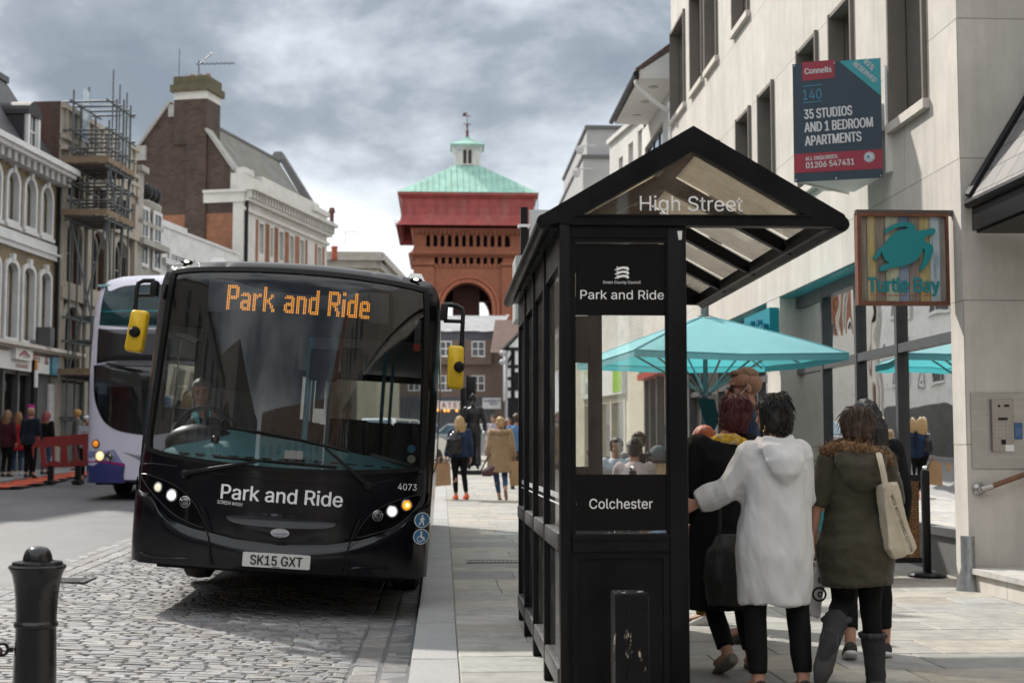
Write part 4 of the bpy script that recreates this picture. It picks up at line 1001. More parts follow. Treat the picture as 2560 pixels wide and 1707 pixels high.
# aerials on the chimney
T=thing('tv_aerial','thin television aerial standing on the big brick chimney','aerial',tuple(G(cw0+.6,ctz,-.7)))
p=G(cw0+.75,ctz+.1,-.7);mb=MB();mb.tube([p,p+Vector((0,0,.9))],.022,5);mb.tube([p+Vector((-.15,0,.75)),p+Vector((1.5,.3,.9))],.02,5);mb.tube([p+Vector((.0,0,.7)),p+Vector((.55,0,1.25))],.02,5)
for k in range(7):c=p+Vector((.2+k*.2,.05+k*.04,.78+k*.018));mb.tube([c-Vector((.05,.25,0)),c+Vector((.05,.25,0))],.012,4)
mb.build('mast',m_black,T,world=True)
p=G(cw1+.05,ctz-.2,-.4);mb=MB();mb.tube([p,p+Vector((0,0,1.7))],.014,5);tag(mb.build('whip_aerial',m_black),'straight whip aerial at the edge of the big brick chimney','aerial')

# ---- roofs and chimneys further along
T=thing('brick_party_wall','soot dark brick party wall with terracotta pots beyond the gabled building','building',(-7,75,1))
Yw=76.0
def rect(px0,px1,py0,py1,Y):a=at(px0,py1,Y);b=at(px1,py0,Y);return a.x,b.x,a.z,b.z
mb=MB();x0,x1,z0,z1=rect(833,881,700,608,Yw);mb.box(x0,x1,Yw,Yw+5,0,z1);x0,x1,z0,z1=rect(800,834,700,582,Yw);mb.box(x0-1,x1,Yw-.5,Yw+3,0,z1);mb.box(x0-1.1,x1+.15,Yw-.65,Yw+3,z1,z1+.3)
mb.build('wall',Mbrick('sooty_brick',(.12,.085,.055),(.08,.06,.045),(.06,.05,.045),.23,.078,.01,dirt=((.03,.03,.03),.6)),T,world=True)
mb=MB();x0,x1,z0,z1=rect(824,832,582,542,Yw);mb.lathe([(.2,0),(.13,.25),(.10,z1-z0-.1),(.13,z1-z0)],((x0+x1)/2,Yw+.4,z0+.3),10);mb.build('tall_pot',M('terracotta_dark',(.12,.05,.045),.8),T,world=True,smooth='auto')
mb=MB();x0,x1,z0,z1=rect(834,845,652,627,Yw);mb.lathe([(.20,0),(.16,.1),(.15,z1-z0-.1),(.19,z1-z0)],((x0+x1)/2,Yw-1,z0),10);mb.build('chimney_pot',M('terracotta',(.36,.09,.05),.8),T,world=True,smooth='auto')
p=at(863,608,Yw);mb=MB();mb.tube([p,p+Vector((0,0,.65))],.02,5);mb.tube([p+Vector((-.03,0,.6)),p+Vector((.68,0,.62))],.02,5);tag(mb.build('tv_aerial',m_black),'small television aerial on the soot dark party wall','aerial')
T=thing('corniced_building','cream stone building with a heavy moulded cornice seen over the bus roof','building',(-5,88,1))
Yc=88.0;a=at(878,650,Yc);b=at(958,636,Yc);c=at(1005,700,Yc)
m_crm=M('cream_facade',(.48,.43,.31),.85,var=.15,vs=1.5,dirt=((.25,.22,.16),.5))
mb=MB();mb.box(a.x-2,b.x-.35,Yc,Yc+8,0,b.z-.9);mb.build('wall',m_crm,T,world=True)
FC=Facade((b.x-.35,Yc),5,1)
mb=MB();FC.box(mb,0,12,0,b.z-.9,-4,0);mb.build('street_wall',m_crm,T,world=True)
mb=MB();mb.box(a.x-2,b.x-.36,Yc-.3,Yc+6,b.z-.9,b.z-.45);mb.box(a.x-2,b.x+.1,Yc-.6,Yc+6,b.z-.45,b.z-.25);mb.box(a.x-2,b.x-.1,Yc-.45,Yc+6,b.z-.25,b.z+.1);FC.box(mb,-.4,12,b.z-.45,b.z-.25,-2,.5);FC.box(mb,-.2,12,b.z-.9,b.z-.45,-2,.25);FC.box(mb,-.2,12,b.z-.25,b.z+.1,-2,.4)
mb.build('cornice',M('cornice_stone',(.40,.37,.32),.85,var=.2,vs=2,dirt=((.16,.15,.11),.6)),T,world=True)

# ---- the terrace opposite, nearer than the picture's edge (it mirrors in the shop windows)
for i,(ya,yb,h,col,nm) in enumerate(((-16,-4,10,(.58,.57,.55),'white Georgian terrace house with tall sash windows at the near end across the road'),(-4,9,11.5,(.50,.46,.38),'cream stone bank front with tall windows across the road'),(9,21,10.2,(.62,.62,.60),'white stuccoed bow windowed house across the road'),(21,32,9.6,(.36,.20,.14),'red brick house with white sashes next to the yellow brick townhouse'))):
    xw=-11.9-(37-ya)*.119
    FT=Facade((xw,ya),A1,1);Lr=(yb-ya)-.1
    T=thing('terrace_house',nm,'house',(xw,ya,0),group='terrace across the road')
    hs=[];n=4
    for k in range(n):
        u=Lr*(k+.5)/n;hs += [(u-.55,u+.55,4.3,6.4),(u-.5,u+.5,7.2,8.8)]
    mb=MB();FT.wall(mb,0,Lr,0,h,hs,.2);mb.quad(FT(0,h),FT(Lr,h),FT(Lr,h,-8),FT(0,h,-8));mb.quad(FT(Lr,0),FT(Lr,h),FT(Lr,h,-8),FT(Lr,0,-8));FT.box(mb,0,Lr,h-.5,h-.2,-.1,.3);FT.box(mb,0,Lr,3.5,3.75,-.1,.25);mb.build('wall',M('terrace_%d' % i,col,.8,var=.1,dirt=((.3,.29,.27),.4)),T,world=True)
    for q in hs:win(FT,T,*q,m_white,m_windk,.12,.07,(2,1))
    mb=MB();FT.box(mb,.3,Lr-.3,.2,2.8,-.1,.03);mb.build('shopfront',M('terrace_shop_%d' % i,[(.03,.03,.035),(.05,.06,.06),(.16,.015,.02),(.04,.05,.08)][i],.3,var=.4),T,world=True)
    mb=MB();FT.box(mb,.3,Lr-.3,2.8,3.45,-.1,.12);mb.build('fascia',M('terrace_fascia_%d' % i,[(.5,.5,.5),(.10,.10,.12),(.28,.02,.03),(.02,.10,.14)][i],.5),T,world=True)
# ------------------------------------------------------------------ the water tower at the end of the street
m_tb=Mbrick('tower_brick',(.34,.115,.055),(.28,.09,.045),(.24,.13,.09),.25,.09,.006,.85,dirt=((.20,.07,.04),.5),dscale=.25,bump=.2,var=.15)
m_tank=M('tank_red',(.31,.058,.05),.65,var=.25,vs=.7,dirt=((.30,.13,.10),.8,(1,1,.3)),dscale=.8)
m_cop=M('copper_green',(.25,.45,.375),.7,var=.25,vs=.5,dirt=((.15,.33,.28),.8,(1,1,.5)),dscale=.5)
YT=168.0;cx=at(1170,600,YT).x;k_=YT/3556
def hz_(py):return 1.25+(1130-py)*k_
def hw(px):return (px-1170)*k_
def hzc(py):return 1.25+(1130-py)*(YT+6.3)/3556      # the lantern stands further back than the tank front
T=thing('water_tower','huge red brick water tower with a red iron tank and green copper roof','water tower',(cx,YT+7,1))
def frustum(mb,w0,z0,w1,z1,mi=0,top=False):
    c=YT+7.2
    v=[(cx+sx*w,c+sy*w,z) for w,z in ((w0,z0),(w1,z1)) for sx,sy in ((-1,-1),(1,-1),(1,1),(-1,1))]
    mb.add(v,[(i,(i+1) % 4,4+(i+1) % 4,4+i) for i in range(4)]+([(4,5,6,7)] if top else []),mi)
W0=6.35                                                       # half width of the shaft
yf=YT+7.2-W0
FT=Facade((cx-W0,yf),90,1)                               # front of the shaft, u to the right
FT.n=Vector((0,-1,0))
zA=hz_(717);zsp=hz_(790);ztp=hz_(703);zg2=hz_(660)
FT2=FT
arch_w=2.95;ac=W0
archo=[(ac-arch_w,0),(ac+arch_w,0)]+arc_pts(ac-arch_w,ac+arch_w,ztp,arch_w,16)
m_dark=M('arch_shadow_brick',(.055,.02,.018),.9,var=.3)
mb=MB();out=[(0,0),(2*W0,0),(2*W0,zg2),(0,zg2)]
hole=[(ac-arch_w,.5),(ac+arch_w,.5)]+arc_pts(ac-arch_w,ac+arch_w,ztp,arch_w,16)
mb.poly(FT,out,[hole],0,-2.2)
for sx in (-1,1):
    x=cx+sx*W0;mb.quad((x,yf,0),(x,yf+2*W0,0),(x,yf+2*W0,zg2),(x,yf,zg2))
mb.poly(lambda a,b,d:FT(a,b,d-2*W0+2.2),out,[hole],0,-2.2)
mb.build('shaft',m_tb,T,world=True)
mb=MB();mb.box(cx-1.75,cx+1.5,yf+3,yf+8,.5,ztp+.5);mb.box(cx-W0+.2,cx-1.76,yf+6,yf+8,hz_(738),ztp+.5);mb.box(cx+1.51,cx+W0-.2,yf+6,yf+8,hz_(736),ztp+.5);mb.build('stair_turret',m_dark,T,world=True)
mb=MB()
for r0,r1,d in ((arch_w,arch_w+.38,.10),(arch_w+.55,arch_w+.85,.18)):
    o=[(ac-r1,zsp-3)]+[(ac+r1,zsp-3)]+arc_pts(ac-r1,ac+r1,ztp+r1-arch_w,r1,16);i=[(ac-r0,zsp-3.001+.1),(ac+r0,zsp-3.001+.1)]+arc_pts(ac-r0,ac+r0,ztp+r0-arch_w,r0,16)
    mb.poly(FT,o,[i],d,.0)
mb.build('arch_ring',Mbrick('arch_brick',(.40,.12,.06),(.34,.10,.05),(.24,.12,.09),.25,.09,.006),T,world=True)
mb=MB()
for u in (0,2*W0-2.2):FT.box(mb,u-.12,u+2.32,0,zg2-.2,-2,.28);FT.box(mb,u-.2,u+2.4,hz_(660),hz_(652),-2,.42)
mb.build('buttress',m_tb,T,world=True)
# upper galleries: solid corner piers with rows of dark openings between
z1a,z1b=hz_(654),hz_(630);z2a,z2b=hz_(612),hz_(583);zk=hz_(566);ztank=hz_(564)
wl=W0+.05
mb=MB();frustum(mb,wl,zg2,wl,z1a-.1);frustum(mb,wl,z1b+.1,wl,z2a-.1);frustum(mb,wl+.1,z2b+.15,wl+.45,zk)
for (za,zb,x0,x1,n) in ((z1a-.1,z1b+.1,hw(1081),hw(1258),10),(z2a-.1,z2b+.15,hw(1060),hw(1277),12)):
    c=YT+7.2
    for sgn in (-1,1):mb.box(cx+sgn*wl,cx+(x0 if sgn<0 else x1),c-wl,c+wl,za,zb)
    for k in range(n):
        xa=x0+(x1-x0)*k/n;mb.box(cx+xa-.15,cx+xa+.21,c-wl-.03,c-wl+1.2,za,zb)
frustum(mb,wl+.7,hz_(632),wl+.25,hz_(624));frustum(mb,wl+.12,hz_(640),wl+.7,hz_(632));frustum(mb,wl+.25,hz_(624),wl+.02,hz_(612))
mb.build('gallery',m_tb,T,world=True)
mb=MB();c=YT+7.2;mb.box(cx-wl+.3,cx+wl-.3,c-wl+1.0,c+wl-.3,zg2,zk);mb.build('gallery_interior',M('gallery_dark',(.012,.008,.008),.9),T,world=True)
mb=MB()
for za,zb,x0,x1,n in ((z1b-.35,z1b+.12,hw(1081),hw(1258),10),(z2b-.35,z2b+.16,hw(1060),hw(1277),12)):
    for k in range(n):
        a=x0+(x1-x0)*k/n+.21;b=x0+(x1-x0)*(k+1)/n-.15
        if za>z1b:mb.poly(lambda p,q,d:Vector((cx+p,c-wl-.02-d,q)),[(a,za),(a,zb),(b,zb),(b,za)]+[(x,z) for x,z in arc_pts(a,b,za+.38,.38,8)][1:-1],[],0,-.3)
for k in range(24):
    x=-wl+.3+k*.54;mb.box(cx+x,cx+x+.26,c-wl-.35,c-wl,zk-.75,zk-.05)
    mb.box(cx+x,cx+x+.3,c-wl-.12,c-wl,z1a-.55,z1a-.1) if hw(1070)<x<hw(1265) else None
split(mb,'corbel',m_tb,T,world=True)
mb=MB();wt=hw(1334)+.1;frustum(mb,wt+.72,ztank,wt+.60,ztank+.15);frustum(mb,wt+.60,ztank+.15,wt+.22,ztank+.55);frustum(mb,wt+.22,ztank+.55,wt+.1,ztank+1.1);frustum(mb,wt+.1,ztank+1.1,wt,ztank+1.3);frustum(mb,wt,ztank+1.3,wt,hz_(496));frustum(mb,wt,hz_(496),wt+.42,hz_(487));frustum(mb,wt+.5,hz_(487),wt+.5,hz_(480),0,True)
for k in range(13):
    x=-wt+.15+k*(2*wt-.3)/12;mb.box(cx+x-.05,cx+x+.05,c-wt-.07,c-wt,ztank+1.3,hz_(496))
for z in (ztank+2.4,):mb.box(cx-wt,cx+wt,c-wt-.05,c-wt,z-.05,z+.05)
mb.build('tank',m_tank,T,world=True)
mb=MB();frustum(mb,wt+.55,hz_(480),hw(1204)-.05,hzc(410));wk=wt
for k in range(-9,10):
    x=k*.72;t=1.0
    b0=Vector((cx+x,c-wt-.72,hz_(480)+.03));xe=max(-hw(1204),min(hw(1204),x));f=1 if abs(x)<hw(1204) else (wt+.72-abs(x))/(wt+.72-hw(1204))
    b1=Vector((cx+x,c-wt-.72+f*(wt+.72-hw(1204)),hz_(480)+f*(hzc(410)-hz_(480))+.03));mb.tube([b0,b1],.035,4)
mb.build('copper_roof',m_cop,T,world=True)
mb=MB();b0=Vector((cx-.3,c-wt*.52,hz_(455)))
for dx,dz,dy in ((-2.6,-1.0,-2.6),(2.9,-1.0,-2.6),(-1.0,2.4,3.0),(.4,-.9,-2.2)):mb.tube([b0+Vector((0,-.1,.12)),b0+Vector((dx,dy,dz+.15))],.06,4)
mb.build('roof_rail',M('copper_dark',(.06,.18,.15),.7),T,world=True)
m_lw=M('lantern_white',(.55,.54,.50),.7,var=.2,vs=1.2,dirt=((.25,.2,.14),.6),dscale=1)
wa=hw(1204);mb=MB();frustum(mb,wa-.05,hzc(410),wa-.05,hzc(372));frustum(mb,wa-.05,hzc(372),hw(1212),hzc(359),0,True);mb.build('lantern',m_lw,T,world=True)
mb=MB();mb.box(cx-hw(1181),cx+hw(1181),c-wa-.0,c-wa+.3,hzc(406),hzc(364));q=mb.build('lantern_louvre',M('louvre_dark',(.04,.025,.02),.7),T,world=True)
mb=MB();mb.box(cx-.08,cx+.08,c-wa-.06,c-wa-.001,hzc(406),hzc(364));mb.box(cx-hw(1181)-.1,cx+hw(1181)+.1,c-wa-.12,c-wa-.001,hzc(410),hzc(406));q=mb.build('mullion',m_lw,T,world=True)
mb=MB();prof=[(hw(1213)+.05,hzc(360)),(hw(1213)+.05,hzc(356)),(hw(1192),hzc(346)),(hw(1178),hzc(336)),(.12,hzc(328))]
for (w0,z0),(w1,z1) in zip(prof[:-1],prof[1:]):frustum(mb,w0,z0,w1,z1)
mb.build('lantern_roof',m_cop,T,world=True)
mb=MB();mb.lathe([(.25,hzc(332)),(.15,hzc(322)),(.22,hzc(318)),(.08,hzc(308)),(.16,hzc(300)),(.05,hzc(294)),(.04,hzc(268)),(.001,hzc(266))],(cx,c,0),8);mb.tube([(cx-.5,c,hzc(297)),(cx+.5,c,hzc(297))],.05,4);mb.tube([(cx-.55,c,hzc(276)),(cx+.45,c,hzc(276))],.05,4)
mb.poly(lambda a,b,d:Vector((cx+a,c+d,hzc(276)+b)),[(-.6,0),(-.15,.05),(-.1,.4),(-.35,.45),(-.55,.3)],[],-.03,.03);mb.build('weather_vane',M('vane_red',(.10,.03,.03),.6),T,world=True)
mb=MB();x=cx+hw(1345)
for dx in (0,.35):mb.tube([(x+dx,c-3,hz_(524)),(x+dx,c-3,hz_(466))],.04,4)
for i in range(10):z=hz_(524)+i*.27;mb.tube([(x,c-3,z),(x+.35,c-3,z)],.03,4)
for z in (hz_(466),hz_(472)):mb.tube([(x-1.3,c-3,z),(x+.35,c-3,z)],.03,4)
x=cx-hw(1345)-.2
for z in (hz_(543),hz_(548)):mb.tube([(x-.3,c-5,z),(x+.8,c-5,z)],.03,4)
for dx in (-.3,.2,.7):mb.tube([(x+dx,c-5,hz_(560)),(x+dx,c-5,hz_(543))],.03,4)
mb.build('ladder',M('ladder_steel',(.10,.09,.09),.6),T,world=True)

# ------------------------------------------------------------------ the range closing the street
YE=118.0;ke=YE/3556
ex_=lambda px:at(px,1000,YE).x
ez_=lambda py:1.25+(1130-py)*ke
FE=Facade((0,YE),90,1);FE.n=Vector((0,-1,0));FE.P=Vector((0,YE,0))
T=thing('end_building','brown brick building with a grey slate mansard closing the end of the street','building',(0,YE,.5))
m_bbrick=Mbrick('brown_brick',(.185,.12,.085),(.145,.098,.075),(.16,.13,.11),.23,.078,.012,var=.12)
xw0,xw1=ex_(900),ex_(1263)
rows=[(ez_(892),ez_(853)),(ez_(978),ez_(938))];ws=[(ex_(1099),ex_(1129)),(ex_(1178),ex_(1212)),(ex_(1020),ex_(1050)),(ex_(940),ex_(970))]
hol=[(a,b,c_,d_) for a,b in ws for c_,d_ in rows]
mb=MB();FE.wall(mb,xw0,xw1,ez_(992),ez_(878),[h for h in hol],.12);FE.box(mb,xw1-.9,xw1,0,ez_(822),-5,.02)
for a,b in ws:FE.box(mb,a-.55,a-.0,ez_(910),ez_(850),-.1,.35);FE.box(mb,b,b+.55,ez_(910),ez_(850),-.1,.35);FE.box(mb,a-.55,b+.55,ez_(912),ez_(893),-.1,.352)
mb.build('wall',m_bbrick,T,world=True)
mb=MB();FE.wall(mb,xw0,xw1-.9,ez_(878),ez_(828),[(a,b,c_,d_) for a,b,c_,d_ in hol],.1,d=.03);mb.build('hung_slates',M('hung_slate',(.085,.085,.10),.6,var=.3,vs=2,stretch=(3,1,.6)),T,world=True)
mb=MB();zr=ez_(774)
mb.add([(xw0,YE-.3,ez_(828)),(xw1-.9,YE-.3,ez_(828)),(xw1+.35,YE+5,zr),(xw0,YE+5,zr)],[(0,1,2,3)]);mb.add([(xw1-.9,YE-.3,ez_(828)),(xw1-.55,YE-.3,ez_(828)),(xw1+.6,YE+5,zr+.1),(xw1+.3,YE+5,zr+.1)],[(0,1,2,3)]);mb.build('roof',M('pale_slate',(.26,.26,.27),.8,var=.25,vs=1.6,dirt=((.16,.15,.15),.6)),T,world=True)
for h in hol:win(FE,T,*h,m_white,m_windk,.02 if h[2]<8 else-.30,.09,(1,1),barw=.08)
mb=MB();FE.box(mb,xw0,ex_(1160),0,ez_(992),-.4,0);FE.box(mb,ex_(1205),xw1,0,ez_(992),-.4,0);FE.box(mb,ex_(1160),ex_(1205),0,ez_(992),-.4,.02);mb.build('ground_floor',M('shop_grey',(.065,.07,.08),.5,var=.2),T,world=True)
mb=MB();FE.box(mb,ex_(1060),ex_(1157),ez_(1023),ez_(1003),-.1,.12);sb=mb.build('sign_board',m_white,T,world=True)
mb=MB();mb.text(lambda a,b,d:FE(a,b,.12+d),'YATES',ex_(1123),ez_(1019),.42,width=ex_(1155)-ex_(1089),bold=.035,sp=1.5,d=.02);q=mb.build('lettering',M('letter_rust',(.36,.07,.03),.5),T,world=True);q.parent=sb
mb=MB();FE.box(mb,ex_(1206),ex_(1252),ez_(1022),ez_(995),-.1,.12);sb=mb.build('sign_board',m_white,T,world=True)
mb=MB();mb.text(lambda a,b,d:FE(a,b,.12+d),'COLOURPRINT CO',ex_(1229),ez_(1005),.2,width=1.35,bold=.02,d=.02);mb.text(lambda a,b,d:FE(a,b,.12+d),'DIGITAL',ex_(1234),ez_(1012),.18,width=.7,bold=.02,d=.02);q=mb.build('lettering',M('letter_blue',(.06,.09,.20),.5),T,world=True);q.parent=sb
mb=MB()
for px in (1097,1112,1121,1142):mb.ell(FE(ex_(px),ez_(1027),.4),(.12,.12,.12),8,6)
split(mb,'fascia_lamp',M('lamp_amber',(1,.5,.1),.5,emit=(1,.42,.08),es=.7),T,world=True)
T=thing('timber_framed_house','black and white timber framed house with a brown tile roof at the street corner','house',(5.6,112,.8))
YH=112.0;a=at(1264,861,YH);b=at(1345,1040,YH);tx=lambda px:at(px,1000,YH).x;tz=lambda py:at(1270,py,YH).z
FH=Facade((0,YH),90,1);FH.n=Vector((0,-1,0));FH.P=Vector((0,YH,0))
mb=MB();FH.box(mb,a.x,b.x,tz(998),tz(872),-5,0);mb.add([FH(a.x,tz(872)),FH(b.x,tz(872)),FH((a.x+b.x)/2,tz(820))],[(0,1,2)]);mb.build('wall',m_white,T,world=True)
mb=MB()
for px in (1266,1280,1284,1300,1320):FH.box(mb,tx(px)-.1,tx(px)+.1,tz(998),tz(872),.0,.06)
for py in (872,916,946,972,998):FH.box(mb,a.x,b.x,tz(py)-.13,tz(py)+.13,.0,.065)
mb.tube([FH(tx(1266),tz(912),.03),FH(tx(1284),tz(880),.03)],.1,4);mb.tube([FH(a.x-.3,tz(878),.08),FH((a.x+b.x)/2,tz(826),.08)],.14,4);FH.box(mb,tx(1284),tx(1320),tz(972),tz(930),.01,.05);FH.box(mb,a.x,b.x,0,tz(998),-.2,.02);mb.build('timber_frame',m_black,T,world=True)
mb=MB();mb.add([(a.x-1.2,YH+.5,tz(880)),(a.x+6,YH+.5,tz(880)),(a.x+6,YH+6,tz(782)),(a.x-.6,YH+6,tz(782))],[(0,1,2,3)]);mb.build('roof',Mbrick('brown_tile',(.15,.085,.065),(.11,.07,.055),(.05,.04,.03),.3,.2,.02,bump=.5),T,world=True)
# lamp post with cameras in front of it
T=thing('camera_post','slim grey post carrying two white globe cameras by the timber framed house','post',(at(1266,1000,100).x,100,.7))
p=at(1266,880,100);mb=MB();mb.tube([(p.x,100,.7),(p.x,100,p.z)],.09,8);mb.build('pole',M('post_grey',(.30,.32,.34),.5),T,world=True)
for py in (883,905):
    q=at(1256,py,100);mb=MB();mb.ell(q,(.22,.22,.22),10,8);mb.tube([q,(p.x,100,q.z+.15)],.05,5);mb.build('globe_camera',M('camera_grey',(.45,.45,.46),.4),T,world=True,smooth='auto')
# ------------------------------------------------------------------ single deck bus standing at the kerb
T=thing('single_deck_bus','black single deck park and ride bus with yellow mirrors stopped at the kerb','bus',(-1.33,11.3,0.02),(0,R(3.7),0))
BM=mw(T);BI=BM.inverted();BO=BI @ CAM;BR3=BI.to_3x3()
BW=1.19;ZT=2.765
def half(z):return BW-.022*max(0,z-1.3)-.05*max(0,z-2.3) ** 1.4
def ztop(x):return ZT-.055*(x/1.19) ** 2-.02*(x/1.19) ** 6
def cdrop(d,r):return 0 if d>= r else r-math.sqrt(max(0,r*r-(r-max(d,0)) ** 2))
def fy(x,z):
    b=.30*(abs(x)/1.19) ** 2.2+.03*max(0,z-.9)+.055*max(0,z-1.15) ** 1.3
    return b+cdrop(half(z)-abs(x),.13)+cdrop(ztop(x)-z,.16)*.8
def B(x,z,d=0.0):return Vector((x,fy(x,z)-d,z))
def Bn(x,z,d=0.0):                                            # offset along the outward normal, for trims
    e=.01;p=B(x,z);n=(B(x+e,z)-B(x-e,z)).cross(B(x,z+e)-B(x,z-e)).normalized()
    if n.y>0:n=-n
    return p+n*d
def bp(px,py):                                                  # photo pixel -> (x, z) on the bus front
    d=BR3 @ ray(px,py);y=.15
    for _ in range(6):
        t=(y-BO.y)/d.y;q=BO+d*t;y=fy(max(-1.15,min(1.15,q.x)),q.z)
    return (q.x,q.z)
c4=lambda x,y:bp(300+x*.41265,1060+y*.41265)         # two of the enlarged views
c3=lambda x,y:bp(200+x*.42517,620+y*.42517)
m_bus=M('bus_black',(.0045,.005,.007),.17,var=.25,vs=2.5,coat=0,spec=.42,rvar=.05,dirt=((.02,.019,.018),.2),dscale=2.2)
m_bus2=M('bus_trim_black',(.007,.007,.008),.42,var=.2,vs=8,spec=.3)
m_rub=M('black_rubber',(.007,.007,.007),.6,spec=.25)
m_scr=Mglass('windscreen_glass',(.90,.93,.93),1.47,.004,refl=.02)
m_side=Mglass('bus_side_glass',(.55,.58,.58),1.5,.01)
m_teal_d=M('dash_teal',(.17,.39,.43),.5,var=.06)
m_chrome=M('chrome',(.8,.8,.8),.12,1,var=0)
# outline of the whole front
zb=.30;edge=[]
n=22
right=[(half(zb+(2.42-zb)*i/n),zb+(2.42-zb)*i/n) for i in range(n+1)]
xr,zr_=right[-1];corner=[]
xt=1.02
for i in range(1,9):
    t=i/8;q0=Vector(right[-1]);q1=Vector((half(2.62),ztop(1.13)-.015));q2=Vector((xt,ztop(xt)))
    p=q0*(1-t) ** 2+q1*2*t*(1-t)+q2*t*t;corner.append((p.x,p.y))
top=[(xt-2*xt*i/24,ztop(xt-2*xt*i/24)) for i in range(1,24)]
sil_r=right+corner
SIL=sil_r+top+[(-x,z) for x,z in reversed(sil_r)]
bot=[(-half(zb)+2*half(zb)*i/24,zb+.012*math.cos(math.pi*(i/12-1))) for i in range(1,24)]
SIL_full=SIL+bot
scr_pts=[(-.98,2.655),(-.5,2.685),(0,2.695),(.5,2.685),(.98,2.645),(1.045,2.57),(1.075,2.1),(1.10,1.5),(1.105,1.20),(1.06,1.155),(.75,1.115),(.3,1.085),(-.2,1.085),(-.7,1.115),(-1.04,1.16),(-1.11,1.22),(-1.105,1.5),(-1.075,2.1),(-1.05,2.57)]
SCR=smooth_closed(scr_pts,5)
mb=MB();mb.poly(B,SIL_full,[SCR],0,None,grid=.07)
# sides, roof and back swept from the outline
def sweep(mb,prof,ys,mi=0):
    k=len(prof);rings=[[Vector((x,y0 if j== 0 else y,z)) for (x,z,y0) in prof] for j,y in enumerate(ys)]
    vs=[p for r in rings for p in r]
    mb.add(vs,[(j*k+i,j*k+i+1,(j+1)*k+i+1,(j+1)*k+i) for j in range(len(ys)-1) for i in range(k-1)],mi)
WB,WT2=1.12,2.18                                             # side window band
pr_low=[(x,z,fy(x,z)) for x,z in right if z<= WB]+[(half(WB),WB,fy(half(WB),WB))]
for s in (-1,1):
    sweep(mb,[(s*x,z,y) for x,z,y in pr_low],[0,.6,10.1])
    hi=[(half(WT2),WT2)]+[q for q in sil_r if q[1]>WT2]
    sweep(mb,[(s*x,z,fy(x,z)) for x,z in hi],[0,.6,10.1])
    for ya,yb in ((0,.62),(1.55,1.65),(3.2,3.3),(4.9,5.0),(6.6,6.7),(8.3,8.4),(9.9,10.1)):
        p=[(half(WB),WB),(half(1.6),1.6),(half(WT2),WT2)]
        sweep(mb,[(s*x,z,fy(x,z) if ya== 0 else ya) for x,z in p],[0,yb])
sweep(mb,[(x,z,fy(x,z)) for x,z in [sil_r[-1]]+top+[(-sil_r[-1][0],sil_r[-1][1])]],[0,.6,10.1])
bk=[Vector((x,10.1,z)) for x,z in SIL];
mb.poly(lambda a,b,d:Vector((a,10.1,b)),SIL,[[(-.9,1.5),(.9,1.5),(.9,2.3),(-.9,2.3)]],0,None)
mb.build('body',m_bus,T,smooth='auto',angle=40)
# underbody, so that the floor is closed
mb=MB();mb.box(-1.05,1.05,.75,10,.30,.42);mb.box(-1.0,1.0,.5,.9,.24,.34);mb.build('underbody',m_rub,T)
# rubber seal and windscreen
def inset(poly,k):
    out=[];n_=len(poly)
    for i in range(n_):
        a,b=Vector(poly[i-1]),Vector(poly[(i+1) % n_]);t=(b-a).normalized();out.append(tuple(Vector(poly[i])+Vector((-t.y,t.x))*k))
    return out
ar=sum(SCR[i-1][0]*SCR[i][1]-SCR[i][0]*SCR[i-1][1] for i in range(len(SCR)));sg=1 if ar>0 else-1
inn=inset(SCR,.030*sg)
mb=MB();mb.poly(Bn,inset(SCR,-.006*sg),[inn],.010,-.03,grid=None);mb.build('screen_seal',m_rub,T,smooth='auto')
mb=MB();mb.poly(Bn,inset(SCR,.02*sg),[],-.006,None,grid=.08);ws=mb.build('windscreen',m_scr,T,smooth=True)
# black upper band with the destination display behind the glass
band=[(-1.09,2.67),(1.09,2.67),(1.10,2.20),(.6,2.175),(0,2.165),(-.6,2.175),(-1.10,2.20)]
IB=lambda x,z,d=0.0:B(x*.985,z,-.05-d)
mb=MB();mb.poly(lambda x,z,d:IB(x,z,.02),band,[],0,None,grid=.1);mb.build('destination_blind_box',M('blind_black',(.005,.005,.006),.6,spec=.2),T,smooth=True)
dsp=[c3(758,178),c3(1815,268),c3(1812,446),c3(744,368)]
mb=MB();DS=lambda x,z,d=0.0:Vector((x,.13+.12*abs(x) ** 2+.055*(z-1.15)-d,z));mb.poly(DS,dsp,[],0,.01,grid=.1);disp=mb.build('destination_display',M('display_grey',(.045,.05,.058),.5,var=.15,vs=14,stretch=(.3,1,14)),T,smooth=True)
GL={'P':"######. ####### ##...## ##...## ##...## ##...## ####### ######. ##..... ##..... ##..... ##..... ##..... ##.....",
 'R':"######. ####### ##...## ##...## ##...## ##...## ####### ######. ##.##.. ##..##. ##..##. ##...## ##...## ##...##",
 'k':"##..... ##..... ##..... ##..... ##..##. ##..##. ##.##.. ####... ####... ##.##.. ##..##. ##..##. ##...## ##...##",
 'd':"....## ....## ....## ....## .##### ###### ##..## ##..## ##..## ##..## ##..## ##..## ###### .#####",
 'a':"...... ...... ...... ...... .####. ###### ....## ....## .##### ###### ##..## ##..## ###### .#####",
 'r':"..... ..... ..... ..... ##.## ##### ###.. ##... ##... ##... ##... ##... ##... ##...",
 'n':"...... ...... ...... ...... #####. ###### ##..## ##..## ##..## ##..## ##..## ##..## ##..## ##..##",
 'i':"## ## .. .. ## ## ## ## ## ## ## ## ## ##",
 'e':"...... ...... ...... ...... .####. ###### ##..## ##..## ###### ###### ##.... ##.... ###### .#####",' ':". "*14}
m_led=M('led_amber',(1,.45,.08),.5,emit=(1,.36,.03),es=.62)
pa,pb=c3(858,350),c3(1694,412);ha=c3(868,215);hgt=abs(ha[1]-pa[1]);cols=[]
